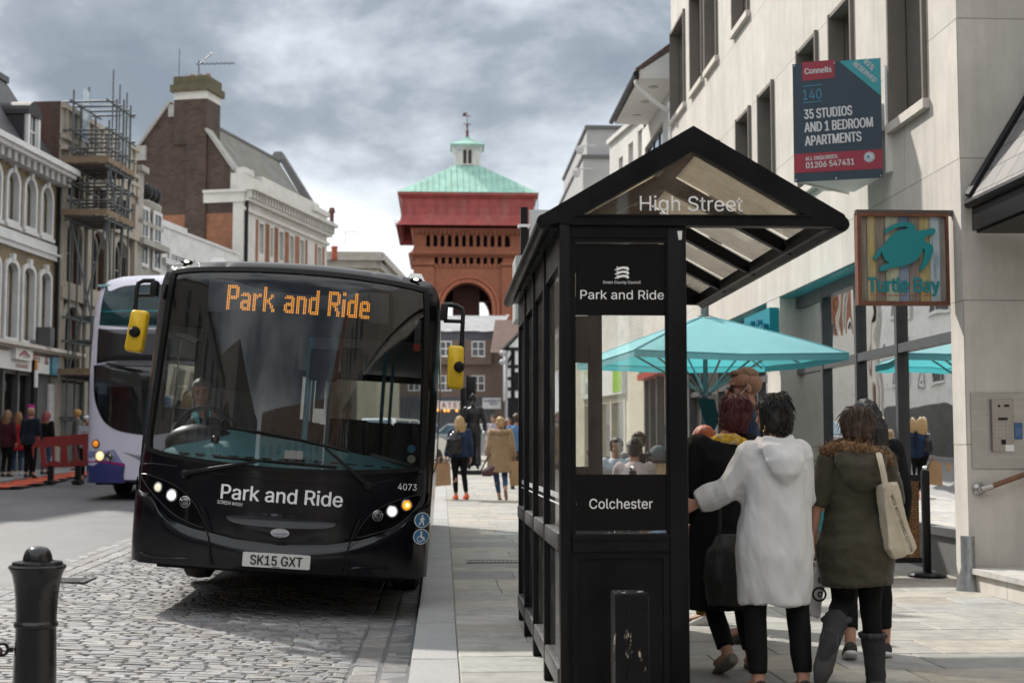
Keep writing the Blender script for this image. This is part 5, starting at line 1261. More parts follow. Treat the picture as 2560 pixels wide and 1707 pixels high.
for ch in 'Park and Ride':
    g=GL[ch].split();w=len(g[0])
    for c in range(w):cols.append([row[c]== '#' for row in g])
    cols.append([False]*14)
    if ch== ' ':cols.append([False]*14);cols.append([False]*14)
cols=cols[:-1];dx=(pb[0]-pa[0])/(len(cols)-1);dz=hgt/13;zb0=(pa[1]+pb[1])/2
mb=MB()
for i,c in enumerate(cols):
    for j in range(14):
        if c[j]:
            x=pa[0]+i*dx;z=zb0+(13-j)*dz;r=dx*.40
            mb.add([DS(x+r*math.cos(a),z+r*math.sin(a),.016) for a in [k*math.pi/3 for k in range(6)]],[(0,1,2,3,4,5)])
q=mb.build('led_lettering',m_led,T);q.parent=disp
# lower front: raised bumper with a bright upper lip, grille, panel gaps
lipL=[(-1.185,.97),(-1.16,.86)]+[c4(205,430),c4(250,500),c4(330,575),c4(430,622),c4(540,650)]
lip=lipL+[c4(650,680),c4(800,708),c4(950,724),c4(1100,730),c4(1250,725),c4(1400,708),c4(1500,682),c4(1600,648),c4(1690,600),c4(1760,545)]+[(1.165,.885),(1.187,.98)]
lip=[p for p in smooth_open([(a,b,0) for a,b in lip],5)]
mb=MB();k=len(lip);va=[B(max(-1.185,min(1.185,p.x)),p.y,.004) for p in lip];drop=lambda p:.062*(1-.75*(abs(p.x)/1.19) ** 3)
vb=[B(max(-1.185,min(1.185,p.x)),p.y-drop(p),.056) for p in lip];vc=[B(max(-1.185,min(1.185,p.x)),p.y-drop(p)-.016,.062) for p in lip]
zlow=.302
rows=[[B(max(-1.185,min(1.185,p.x)),(p.y-drop(p)-.016)*(1-t)+zlow*t,.062-.03*t*t) for p in lip] for t in (.25,.5,.75,1)]
vs=va+vb+vc+[p for r in rows for p in r];nr=7
mb.add(vs,[(j*k+i,(j+1)*k+i,(j+1)*k+i+1,j*k+i+1) for j in range(nr-1) for i in range(k-1)])
bmp=mb.build('bumper',m_bus,T,smooth='auto',angle=28)
mb=MB()
for pts in ([c4(497,492),c4(536,640),c4(548,720),c4(556,858)],[c4(1458,565),c4(1408,690),c4(1382,760),c4(1362,905)]):
    P=smooth_open([(a,b,0) for a,b in pts],6)
    for i in range(len(P)-1):
        a,b=P[i],P[i+1];mb.quad(B(a.x-.006,a.y,.068),B(a.x+.006,a.y,.068),B(b.x+.006,b.y,.068),B(b.x-.006,b.y,.068))
[setattr(q,'parent',bmp) for q in split(mb,'panel_gap',M('gap_black',(.001,.001,.001),.9),T)]
mb=MB()
for pts in ([c4(130,770),c4(200,800),c4(420,812)],[c4(1400,870),c4(1560,862),c4(1640,868)]):
    P=smooth_open([(a,b,0) for a,b in pts],5);mb.tube([B(p.x,p.y,.045) for p in P],[.004]+[.013]*(len(P)-2)+[.004],8)
split(mb,'bumper_strake',m_bus,T,smooth='auto')
grl=[c4(600,505),c4(640,560),c4(690,592),c4(800,612),c4(1000,628),c4(1200,632),c4(1290,620),c4(1330,585),c4(1350,545),c4(1000,545),c4(750,525)]
mb=MB();o=[c4(488,484),c4(598,497),c4(640,566),c4(690,600),c4(1000,634),c4(1200,638),c4(1296,624),c4(1356,556),c4(1468,556),c4(1432,690),c4(1250,712),c4(1000,712),c4(700,682),c4(540,640)]
mb.poly(Bn,smooth_closed(o,1),[],.014,0,grid=.07);mb.build('grille_surround',m_bus,T,smooth='auto',angle=30)
mb=MB();mb.poly(lambda x,z,d:Bn(x,z,.008+.05*max(0,min(1,(.70-z+.0)/.09))),smooth_closed(grl,3),[],0,None,grid=.03);mb.build('grille',m_bus,T,smooth=True)
# long crease under the windscreen
for pts in ([c4(20,300),c4(150,240),c4(350,258)],[c4(1830,300),c4(1560,360),c4(1525,378)],[c4(560,300),c4(1000,345),c4(1400,372)]):
    P=smooth_open([(a,b,0) for a,b in pts],6);mb=MB();mb.tube([B(max(-1.17,min(1.17,p.x)),p.y,-.001) for p in P],.007,6);mb.build('crease',m_bus,T,smooth='auto')
# lamp clusters
def cluster(pts,lamps):
    mb=MB();mb.poly(Bn,smooth_closed(pts,4),[],.010,0,grid=.05);cl_=mb.build('headlight_cluster',M('lamp_gloss',(.003,.003,.004),.08,coat=.2,spec=.3),T,smooth='auto')
    mb=MB();lp_=smooth_closed(inset(smooth_closed(pts,1),.0),4);P=[Bn(a,b,.012) for a,b in lp_];mb.tube(P,.005,5,closed=True);q=mb.build('rim',m_bus2,T,smooth='auto');q.parent=cl_
    for x,y,r,kind in lamps:
        cx_,cz_=c4(x,y);rr=r*.41265/310*1.0
        p=Bn(cx_,cz_,.013);nrm=(Bn(cx_,cz_,.02)-p).normalized();Mq=nrm.to_track_quat('Z','Y').to_matrix()
        mb=MB();mb.lathe([(rr*1.18,-.004),(rr*1.18,.006),(rr*1.0,.010),(rr*.92,.004),(rr*.80,-.002)],p,24,0,Mq);h=mb.build('headlight',M('lamp_rim',(.30,.30,.30),.2,.9,var=0),T,smooth='auto')
        mb=MB();mb.lathe([(rr*.9,.003),(rr*.75,.010),(rr*.4,.014),(.001,.015)],p,20,0,Mq)
        mm={'w':M('lamp_white',(.75,.72,.6),.3,emit=(1,.92,.7),es=.3),'l':M('lamp_lit',(1,1,1),.2,emit=(.95,.98,1),es=.5),'d':M('lamp_lens',(.22,.22,.22),.12,.85,var=.7,vs=60),'o':M('lamp_orange',(1,.4,.02),.4,emit=(1,.33,.01),es=.6)}[kind]
        q=mb.build('lens',mm,T,smooth=True);q.parent=h
        if kind in 'lo':
            mb=MB();mb.ell(p+nrm*.012,(rr*.42,.012,rr*.62) if kind== 'l' else (rr*.45,.01,rr*.45),12,8);q=mb.build('bulb',M('bulb_core_'+kind,(1,1,1),.3,emit=(1,1,1) if kind== 'l' else (1,.62,.2),es=5 if kind== 'l' else 1.2),T,smooth=True);q.parent=h
cluster([c4(140,302),c4(240,328),c4(330,368),c4(410,425),c4(480,525),c4(515,622),c4(430,598),c4(330,545),c4(235,455),c4(170,375)],((237,382,27,'w'),(319,430,33,'l'),(400,470,30,'d')))
cluster([c4(1818,430),c4(1700,455),c4(1570,508),c4(1490,575),c4(1432,682),c4(1540,662),c4(1660,622),c4(1750,552),c4(1800,490)],((1557,553,28,'d'),(1644,527,33,'l'),(1732,490,31,'o')))
# lettering, badge, number plate
m_let=M('vinyl_white',(.88,.88,.87),.5,var=.03)
def span(a,b):return math.hypot(b[0]-a[0],b[1]-a[1])
def face_text(txt,pa,pb,h,bold,name,m=m_let,d=.004,sh=0):
    ang=math.atan2(pb[1]-pa[1],pb[0]-pa[0]);ca,sa=math.cos(ang),math.sin(ang)
    mb=MB();mb.text(lambda a,b,d_:Bn(pa[0]+a*ca-b*sa,pa[1]+a*sa+b*ca,d_),txt,0,0,h,width=span(pa,pb),bold=bold,align='L',d=d,shear=sh);return mb.build(name,m,T)
face_text('Park and Ride',c4(609,448),c4(1346,502),abs(c4(620,362)[1]-c4(609,448)[1]),.022,'lettering')
face_text('SCREEN WASH',c4(589,478),c4(740,497),.026,.0,'lettering')
face_text('4073',c4(1682,396),c4(1795,402),abs(c4(1740,362)[1]-c4(1740,400)[1]),.005,'lettering')
mb=MB();c_=c4(971,657);mb.poly(Bn,circ(c_[0],c_[1],.072,28,.036),[],.028,.012);bd=mb.build('badge',M('badge_silver',(.55,.56,.58),.3,.5),T)
face_text('ALEXANDER',c4(928,667),c4(1014,670),.012,.02,'lettering',M('badge_blue',(.03,.05,.16),.4),.030);face_text('DENNIS',c4(945,682),c4(998,684),.011,.02,'lettering',M('badge_blue',(.03,.05,.16),.4),.030)
pc=[c4(762,770),c4(1151,793),c4(1146,876),c4(758,850)];px_=(pc[0][0]+pc[1][0]+pc[2][0]+pc[3][0])/4;pz_=sum(p[1] for p in pc)/4
yp=fy(px_,pz_)-.062;PL=lambda a,b,d=0.0:Vector((px_+a,yp-d,pz_+b))
mb=MB();mb.poly(PL,rrect(-.262,.262,-.0555,.0555,.012),[],.012,.0);plt=mb.build('number_plate',M('plate_white',(.66,.66,.62),.35,var=.04),T)
mb=MB();mb.text(PL,'SK15 GXT',0,-.036,.072,width=.405,bold=.028,d=.0145);mb.poly(PL,[(-.03,-.051),(.03,-.051),(.03,-.047),(-.03,-.047)],[],.0145,None);q=mb.build('plate_lettering',M('plate_black',(.01,.01,.01),.5),T);q.parent=plt
# round blue stickers at the nearside corner
m_bst=M('sticker_blue',(.02,.16,.34),.4)
for i,(x,y) in enumerate(((1856,578),(1838,677))):
    a=c4(1834,y);z0=a[1]+(.0 if i== 0 else 0);xx=1.128
    mb=MB();mb.poly(B,circ(xx,z0,.062,24),[],.072,None,grid=.03);st=mb.build('sticker',m_bst,T,smooth=True)
    mb=MB();mb.poly(B,circ(xx,z0,.062,24),[circ(xx,z0,.056,24)],.074,None)
    if i== 0:
        mb.poly(B,circ(xx,z0+.033,.008,10),[],.074,None);mb.poly(B,[(xx-.008,z0+.022),(xx+.010,z0+.022),(xx+.024,z0+.002),(xx+.010,z0+.006),(xx+.018,z0-.04),(xx+.008,z0-.04),(xx,z0-.008),(xx-.016,z0-.04),(xx-.026,z0-.036),(xx-.01,z0-.002),(xx-.012,z0+.008),(xx-.024,z0-.002)],[],.074,None)
    else:
        mb.poly(B,circ(xx,z0+.036,.008,10),[],.074,None);mb.poly(B,circ(xx-.005,z0-.018,.026,16),[circ(xx-.005,z0-.018,.020,16)],.074,None);mb.poly(B,[(xx-.006,z0+.026),(xx+.006,z0+.026),(xx+.008,z0-.002),(xx+.026,z0-.004),(xx+.032,z0-.032),(xx+.024,z0-.032),(xx+.018,z0-.012),(xx-.004,z0-.012)],[],.075,None)
    q=mb.build('pictogram',m_let,T);q.parent=st
for cc,mm in ((c3(1948,1180),M('disc_blue',(.10,.32,.44),.5)),(c3(1948,1240),M('disc_cream',(.5,.5,.40),.5))):
    mb=MB();mb.poly(lambda x,z,d:B(x,z,-.02),circ(cc[0],cc[1],.033,18),[],0,None);mb.build('screen_sticker',mm,T)
mb=MB();a,b=c3(1995,425),c3(2030,610);mb.poly(lambda x,z,d:B(x,z,-.02),[(a[0]-.03,a[1]),(a[0]+.02,a[1]),(a[0]+.02,b[1]),(a[0]-.03,b[1])],[],0,None);mb.build('notice',M('notice_dark',(.05,.05,.05),.5),T)
mb=MB();mb.poly(lambda x,z,d:B(x,z,-.018),[(a[0]-.03,b[1]),(a[0]+.02,b[1]),(a[0]+.02,b[1]+.06),(a[0]-.03,b[1]+.06)],[],0,None);mb.build('notice',M('notice_red',(.4,.03,.02),.5),T)
# wipers
def wiper(piv,joint,b0,b1,bow=0):
    P=lambda q,d:Bn(q[0],q[1],d)
    mb=MB();mb.lathe([(.034,0),(.034,.04),(.02,.055),(.001,.056)],P(piv,-.005),14,0,Vector((0,-1,0)).to_track_quat('Z','Y').to_matrix())
    mb.tube([P(piv,.045),P(((piv[0]*2+joint[0])/3,(piv[1]*2+joint[1])/3),.05),P(joint,.035)],[(.020,.012),(.017,.010),(.009,.007)],8);w=mb.build('wiper_arm',m_bus2,T,smooth='auto')
    mb=MB();N_=12;pts=[P((b0[0]+(b1[0]-b0[0])*i/N_,b0[1]+(b1[1]-b0[1])*i/N_+bow*math.sin(math.pi*i/N_)),.016) for i in range(N_+1)]
    mb.tube(pts,[(.012,.008)]*(N_+1),6);mb.tube([p+Vector((0,-.012,.004)) for p in pts[3:-3]],.007,6);q=mb.build('wiper_blade',m_rub,T,smooth='auto');q.parent=w
wiper(c4(398,300),c4(880,218),c4(575,196),c4(1312,262))
wiper(c4(1500,375),c4(1240,142),c4(668,20),c4(1382,166),.012)
# mirrors on tubular arms
m_yellow=M('mirror_yellow',(.72,.46,.012),.45,var=.06,vs=6,dirt=((.45,.30,.03),.35),dscale=9)
def mirror(root,pts,pad,quad_,knob,side):
    yb_=.32;Q=lambda px,py,y=yb_:(lambda d:BO+d*((y-BO.y)/d.y))(BR3 @ ray(px,py))
    mb=MB();a=Q(*root[0],.42);b=Q(*root[1],.42);mb.box(min(a.x,b.x),max(a.x,b.x),.33,.45,min(a.z,b.z),max(a.z,b.z),bev=.012);br=mb.build('mirror_bracket',m_bus2,T,smooth='auto')
    mb=MB();mb.tube([Q(x,y,.36-.04*i/max(1,len(pts)-1)) for i,(x,y) in enumerate(pts)],.0185,10);mb.tube([Q(*pad[0],.37),Q(*pad[1],.34)],.016,10);q=mb.build('mirror_arm',m_bus2,T,smooth='auto')
    bm_=[Q(x,y,.30) for x,y in quad_];ol=smooth_round([(p.x,p.z) for p in bm_],.035)
    mb=MB();cxm=sum(p[0] for p in ol)/len(ol);czm=sum(p[1] for p in ol)/len(ol)
    lay=[(.80,.262),(.93,.272),(1.0,.30),(1.0,.36),(.97,.385)];n_=len(ol)
    vs=[Vector((cxm+(x-cxm)*s,y,czm+(z-czm)*(1-(1-s)*.55))) for s,y in lay for x,z in ol]
    mb.add(vs,[(j*n_+i,j*n_+(i+1) % n_,(j+1)*n_+(i+1) % n_,(j+1)*n_+i) for j in range(4) for i in range(n_)]+[tuple(range(n_))[::-1],tuple(range(4*n_,5*n_))])
    hd=mb.build('mirror_head',m_yellow,T,smooth='auto',angle=50);hd.parent=q
    mb=MB();p=Q(*knob,.25);mb.lathe([(.045,0),(.045,.02),(.03,.045),(.001,.05)],p+Vector((0,.015,0)),16,0,Vector((0,-1,0)).to_track_quat('Z','Y').to_matrix());mb.tube([Q(*pts[-1],.32),p+Vector((0,0,0))],.016,8);k2=mb.build('mirror_joint',m_rub,T,smooth='auto');k2.parent=q
def smooth_round(pts,r,n=4):
    out=[];k=len(pts)
    for i in range(k):
        p0,p,p1=Vector(pts[i-1]),Vector(pts[i]),Vector(pts[(i+1) % k]);a=p+(p0-p).normalized()*r;b=p+(p1-p).normalized()*r
        for j in range(n+1):
            t=j/n;out.append(tuple(a*(1-t) ** 2+p*2*t*(1-t)+b*t*t))
    return out
s8=1.08844;c1z=lambda x,y:(200+x*.42517,620+y*.42517)
mirror((c1z(428,195),c1z(460,290)),[c1z(440,192),c1z(375,192),c1z(345,205),c1z(334,240),c1z(322,400),c1z(316,490)],(c1z(440,278),c1z(335,278)),[c1z(305,360),c1z(405,372),c1z(362,618),c1z(258,604)],c1z(320,492),-1)
mirror((c1z(2124,330),c1z(2160,428)),[c1z(2140,332),c1z(2215,340),c1z(2248,358),c1z(2252,400),c1z(2245,560),c1z(2232,690)],(c1z(2140,428),c1z(2252,432)),[c1z(2165,572),c1z(2258,575),c1z(2252,832),c1z(2155,825)],c1z(2230,698),1)
# roof lamps and white domes
for x,y in ((630,85),(1975,190)):
    q=c3(x,y);p=Bn(q[0],q[1],.004);mb=MB();mb.ell(p,(.052,.02,.020),14,8);l_=mb.build('marker_lamp',m_rub,T,smooth=True)
    mb=MB();mb.ell(p+Vector((0,-.012,.002)),(.026,.014,.012),10,6);q2=mb.build('lens',M('marker_white',(.8,.8,.75),.2,emit=(1,.95,.8),es=1.2),T,smooth=True);q2.parent=l_
for x in (-.72,.93):
    zt_=ztop(x)-.01;mb=MB();mb.add([(x-.085,.55,zt_),(x+.085,.55,zt_),(x+.085,.80,zt_),(x-.085,.80,zt_),(x-.045,.60,zt_+.075),(x+.045,.60,zt_+.075),(x+.045,.76,zt_+.075),(x-.045,.76,zt_+.075)],[(0,1,5,4),(1,2,6,5),(2,3,7,6),(3,0,4,7),(4,5,6,7)]);mb.build('roof_dome',m_white,T)
# wheels
for sx in (-1,1):
    for yw in (2.55,7.7):
        mb=MB();Mq=Matrix.Rotation(R(90),3,'Y');mb.lathe([(.2,-.13),(.40,-.135),(.455,-.10),(.47,0),(.455,.10),(.40,.135),(.2,.13)],(sx*.98,yw,.44),30,0,Mq);w=mb.build('wheel',M('tyre',(.018,.018,.018),.8,bump=.3),T,smooth='auto')
        mb=MB();mb.lathe([(.001,-.06),(.18,-.08),(.21,-.132),(.27,-.135),(.27,.135),(.001,.08)],(sx*.98,yw,.44),24,0,Mq);q=mb.build('rim',m_galv,T,smooth='auto');q.parent=w
# interior: floor, walls under the windows, ceiling, dashboard, driver's cab, seats, poles
m_in=M('bus_interior_grey',(.10,.105,.11),.7,var=.1);m_in2=M('bus_interior_light',(.34,.35,.34),.7,var=.06)
mb=MB();mb.box(-1.12,1.12,.6,10.05,.42,.46);mb.box(-1.14,-1.10,1.6,10,.46,WB);mb.box(1.10,1.14,2.4,10,.46,WB);mb.build('floor',m_in,T)
mb=MB();mb.box(-1.05,1.05,.9,10.05,2.40,2.44);mb.box(-1.14,-1.0,1.0,10,2.18,2.40);mb.box(1.0,1.14,1.0,10,2.18,2.40);mb.build('ceiling',m_in2,T)
for s in (-1,1):
    for ya,yb in ((.62,1.55),(1.65,3.2),(3.3,4.9),(5.0,6.6),(6.7,8.3),(8.4,9.9)):
        q=MB();a,b=s*half(WB),s*half(WT2);q.quad((a*.995,ya,WB),(a*.995,yb,WB),(b*.995,yb,WT2),(b*.995,ya,WT2));q.build('side_window',m_side,T)
mb=MB();mb.quad((-.9,10.1,1.5),(.9,10.1,1.5),(.9,10.1,2.3),(-.9,10.1,2.3));mb.build('rear_window',m_side,T)
# dashboard cowl: curved teal moulding inside the screen
prof=[c3(430,1165),c3(465,1110),c3(520,1078),c3(640,1070),c3(860,1082),c3(1000,1112),c3(1190,1140),c3(1400,1172),c3(1600,1222),c3(1800,1262),c3(1935,1300)]
P=smooth_open([(a,b,0) for a,b in prof],5);mb=MB();k=len(P)
rows=[[(lambda x,z:Vector((x*.97,fy(x,z)+dy,z-dz)))(p.x,p.y) for p in P] for dy,dz in ((.62,-.02),(.50,0.0),(.40,.01),(.28,.05),(.16,.12),(.09,.26))]
mb.add([q for r in rows for q in r],[(j*k+i,j*k+i+1,(j+1)*k+i+1,(j+1)*k+i) for j in range(len(rows)-1) for i in range(k-1)])
dash=mb.build('dashboard',m_teal_d,T,smooth=True)
mb=MB()
for i in range(14):
    x=-.85+i*.135;z=1.175+.0*i-(.0 if x<.4 else .03*(x-.4));mb.box(x,x+.075,fy(x,z)+.10,fy(x,z)+.13,z-.008,z+.004)
[setattr(q,'parent',dash) for q in split(mb,'vent',m_black,T)]
mb=MB();a=c3(1198,1186);b=c3(1303,1243);mb.box(a[0],b[0],.10,.105,b[1],a[1]);q=mb.build('paper_notice',m_white,T);q.parent=dash
mb=MB();p=c3(758,1130);mb.ell((p[0]*.97,.28,p[1]+.01),(.035,.035,.035),12,8);q=mb.build('ball_ornament',M('ball_brown',(.06,.03,.025),.3),T,smooth=True);q.parent=dash
wc=Vector((-.72,.72,1.36));Mr=Euler((R(-55),0,0)).to_matrix()
mb=MB();mb.tube([wc+Mr @ Vector((.235*math.cos(t),.235*math.sin(t),0)) for t in [2*math.pi*i/32 for i in range(32)]],.02,8,closed=True)
for t in (.4,2.74,4.71):mb.tube([wc+Mr @ Vector((.225*math.cos(t),.225*math.sin(t),0)),wc+Mr @ Vector((0,0,-.04))],.022,6)
mb.ell(wc+Mr @ Vector((0,0,-.03)),(.07,.07,.04),12,8);mb.tube([wc,wc+Vector((0,-.1,-.35))],.05,8);mb.build('steering_wheel',M('wheel_black',(.02,.02,.022),.35),T,smooth='auto')
mb=MB();mb.ell((-.72,.50,1.25),(.30,.16,.17),18,10);mb.build('instrument_binnacle',M('binnacle',(.035,.037,.04),.4),T,smooth=True)
mb=MB();mb.box(-.30,-.17,.66,.72,1.30,1.62,bev=.01);mb.box(-.27,-.21,.68,.72,1.62,1.70);mb.box(-.33,-.1,.7,.85,1.0,1.3,bev=.02);mb.build('ticket_machine',m_black,T,smooth='auto')
mb=MB();mb.box(-1.05,-.05,1.75,1.80,.46,1.35);mb.box(-1.05,-.12,1.76,1.79,1.35,2.4);mb.box(-.10,-.05,.95,1.75,.46,1.30);mb.build('cab_partition',M('cab_dark',(.022,.023,.026),.5),T)
mb=MB();mb.box(-1.0,-.42,1.45,1.60,.9,1.75,bev=.05);mb.box(-1.0,-.42,1.05,1.6,.85,.97,bev=.05);mb.build('driver_seat',m_in,T,smooth='auto')
m_pole=M('pole_blue',(.20,.52,.62),.4)
for x,y in ((.03,1.35),(.10,2.9),(.55,4.6),(-.45,4.6),(.55,7.0),(-.45,7)):
    mb=MB();mb.tube([(x,y,.46),(x,y,2.4)],.021 if y>1.4 else .026,10);mb.build('grab_pole',m_pole,T,smooth='auto')
m_seat=M('seat_moquette',(.07,.075,.085),.9,var=.4,vs=40)
seat=None
for y in (2.9,3.8,4.9,5.8,6.8,7.8,8.8):
    for x in (-.95,-.50,.30 if y<3 else .52,.95):
        if x>.3 and 4<y<5.5:continue
        if seat is None:
            mb=MB();mb.box(-.205,.205,0,.09,.42,1.12,bev=.045);mb.box(-.205,.205,-.40,.0,.38,.48,bev=.04);mb.box(-.03,.03,-.2,-.1,.04,.40);seat=mb.build('passenger_seat',m_seat,T,smooth='auto');seat.location=(x,y,.46)
        else:
            s_=seat.copy();C.objects.link(s_);s_.parent=T;s_.location=(x,y,.46)
mb=MB();mb.box(.05,.30,1.10,1.16,1.86,2.14,bev=.02);mb.box(.12,.20,1.1,1.14,1.62,1.86);mb.box(.33,.52,1.0,1.06,1.88,2.16,bev=.02);split(mb,'overhead_mirror',m_black,T,smooth='auto')
mb=MB();mb.box(.60,1.08,.75,.80,.46,1.05);mb.box(1.05,1.10,.8,2.3,.46,1.10);mb.tube([(.66,.72,1.25),(1.02,.66,1.18)],.02,6);mb.build('door_leaf',m_in,T)
# ------------------------------------------------------------------ double deck bus passing on the far side
gx,gy=-5.60,27.5
T=thing('double_deck_bus','lavender double deck bus with a blue skirt and lit headlamps behind the black bus','bus',(gx,gy,zroad(gx,gy+2)))
m_lav=M('bus_lavender',(.64,.63,.74),.25,var=.05,vs=2,coat=.5);m_blue=M('bus_blue',(.035,.04,.16),.3,coat=.4,var=.08);m_lilac=M('bus_lilac',(.24,.26,.46),.3,coat=.4,var=.06);m_pink=M('bus_pink',(.36,.02,.18),.35)
DI=mw(T).inverted();DO=DI @ CAM;DR=DI.to_3x3()
def hf2(z):return 1.26-.03*max(0,z-2.3)-.10*max(0,z-3.6) ** 2
def dfy(x,z):return .34*(abs(x)/1.26) ** 2.3+cdrop(hf2(z)-abs(x),.22)+.10*max(0,z-2.3)+.35*max(0,z-3.3) ** 2+cdrop(4.36-.04*x*x-z,.2)*.6
D=lambda x,z,d=0.0:Vector((x,dfy(x,z)-d,z))
def dp(x,y):
    px,py=x*.4464,600+y*.4464;d=DR @ ray(px,py);yy=.3
    for _ in range(6):
        q=DO+d*((yy-DO.y)/d.y);yy=dfy(max(-1.2,min(1.2,q.x)),q.z)
    return (q.x,q.z)
def mirror_out(pts):return pts+[(-x,z) for x,z in reversed(pts)]
lz=[.30+(3.9-.30)*i/20 for i in range(21)]
lside=[(-hf2(z),z) for z in lz]+[(-1.12,4.12),(-.95,4.26),(-.7,4.33),(-.35,4.355),(0,4.36)]
SILD=lside+[(-x,z) for x,z in reversed(lside[:-1])]
up_w=[dp(556,478),dp(560,430),dp(572,340),dp(600,245),(dp(640,197)[0],4.02),(-.6,4.12),(0,4.15)]
up_w=smooth_open([(a,b,0) for a,b in up_w],4);up_w=[(p.x,p.y) for p in up_w];UPW=up_w+[(-x,z) for x,z in reversed(up_w[:-1])]
bnd=[dp(541,690),dp(545,600),dp(550,495)];BND=bnd+[(-x,z) for x,z in reversed(bnd)]
lw=[(0,dp(790,1088)[1]),dp(790,1086),dp(700,1072),dp(640,1052),dp(585,1010),dp(553,950),dp(534,880),dp(530,790),dp(532,702)];lw=smooth_open([(a,b,0) for a,b in lw],4);lw=[(p.x,p.y) for p in lw]
LWW=lw+[(-x,z) for x,z in reversed(lw[1:])]
mb=MB();mb.poly(D,SILD,[UPW,LWW],0,None,grid=.12)
for s in (-1,1):
    for za,zb in ((.30,1.3),(2.05,2.75),(3.75,3.9)):
        zz=[za+(zb-za)*i/3 for i in range(4)];sweep(mb,[(s*hf2(z),z,dfy(s*hf2(z),z)) for z in zz],[0,1,10.5])
sweep(mb,[(x,z,dfy(x,z)) for x,z in lside[20:]+[(-x,z) for x,z in reversed(lside[20:-1])]],[0,1,10.5]);mb.quad((-1.2,10.5,.3),(1.2,10.5,.3),(1.1,10.5,4.2),(-1.1,10.5,4.2))
mb.build('body',m_lav,T,smooth='auto',angle=40)
m_dg=M('tinted_window',(.012,.014,.016),.04,var=.4,vs=.6,spec=.9);m_dgu=Mglass('upper_deck_glass',(.50,.74,.77),1.3,.01,refl=.01)
mb=MB()
for s in (-1,1):
    sweep(mb,[(s*hf2(z),z,dfy(s*hf2(z),z)) for z in (1.3,2.05)],[0,1,10.5])
split(mb,'side_glazing',m_dg,T)
mb=MB()
for s in (-1,1):sweep(mb,[(s*hf2(z),z,dfy(s*hf2(z),z)) for z in (2.75,3.75)],[0,1,10.5])
split(mb,'upper_side_glazing',m_dgu,T)
mb=MB();mb.poly(D,UPW,[],-.012,None,grid=.12);mb.build('upper_window',m_dgu,T,smooth=True)
mb=MB();mb.poly(D,BND,[],.006,None,grid=.12);mb.build('blind_panel',M('blind_gloss',(.012,.012,.015),.2,coat=.3),T,smooth=True)
mb=MB();mb.poly(D,LWW,[],-.012,None,grid=.12);mb.build('windscreen',m_scr,T,smooth=True)
mb=MB();lo=[(x*1.02,z-.012 if z<1.5 else z) for x,z in LWW];mb.poly(D,lo,[LWW],.008,-.02);mb.build('screen_seal',m_rub,T)
# interiors: dark saloon below, teal lit upper deck with rails and seats
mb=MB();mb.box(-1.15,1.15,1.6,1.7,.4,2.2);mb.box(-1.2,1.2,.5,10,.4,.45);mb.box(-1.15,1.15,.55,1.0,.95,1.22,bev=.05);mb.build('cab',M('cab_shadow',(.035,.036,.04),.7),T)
mb=MB();mb.box(-1.2,1.2,.6,10.3,2.62,2.70);mb.box(-1.15,1.15,.6,10.3,4.12,4.16);mb.box(-1.15,1.15,6,6.1,2.7,4.1);mb.build('upper_deck',M('deck_teal',(.28,.50,.53),.7,var=.2),T)
for x in (-.85,-.4,.4,.85):
    mb=MB();mb.box(x-.2,x+.2,1.5,1.6,2.7,3.42,bev=.05);mb.build('seat',M('seat_teal',(.05,.13,.15),.8),T,smooth='auto')
mb=MB();zr_2=dp(580,398)[1];mb.tube([D(x,zr_2,-.12) for x in (-1.1,-.5,0,.5,1.1)],.022,6)
for x in (-.9,.1,.8):mb.tube([(x,2.2,2.7),(x,2.2,4.1)],.025,6)
split(mb,'grab_rail',M('rail_teal',(.05,.45,.48),.4,emit=(.05,.5,.55),es=.0),T)
# lower front bands
z_l0=dp(520,1172)[1];z_p0=dp(520,1232)[1];zb_=.30
mb=MB();mb.poly(D,[(-1.24,z_p0),(-1.24,z_l0),(dp(640,1172)[0],z_l0),(dp(690,1240)[0],z_p0-.06)],[],.012,0,grid=.1);mb.poly(D,[(1.24,z_p0),(1.24,z_l0),(-dp(640,1172)[0],z_l0),(-dp(690,1240)[0],z_p0-.06)],[],.012,0,grid=.1);split(mb,'lilac_band',m_lilac,T,smooth='auto')
mb=MB()
xa,xb=-1.245,dp(700,1250)[0]
for s in (1,-1):mb.poly(D,[(s*xa,z_p0-.05),(s*xa,z_p0+.01),(s*(xa+.3),z_p0+.01),(s*xb,z_p0-.06),(s*xb,z_p0-.11),(s*(xa+.3),z_p0-.045)],[],.016,0,grid=.1)
split(mb,'pink_stripe',m_pink,T,smooth='auto')
mb=MB();mb.poly(D,[(-1.25,.30),(-1.25,z_p0-.04),(-.9,z_p0-.04),(xb,z_p0-.11),(-.45,.44),(-.42,.30)],[],.02,0,grid=.1);mb.poly(D,[(1.25,.30),(1.25,z_p0-.04),(.9,z_p0-.04),(-xb,z_p0-.11),(.45,.44),(.42,.30)],[],.02,0,grid=.1);split(mb,'blue_skirt',m_blue,T,smooth='auto')
mb=MB();a=dp(690,1186);b=dp(790,1236);mb.poly(D,[(a[0],a[1]),(-a[0],a[1]),(-b[0]-.1,b[1]),(b[0],b[1])],[],.008,None,grid=.1);mb.build('grille',M('grille_grey',(.22,.22,.24),.5),T)
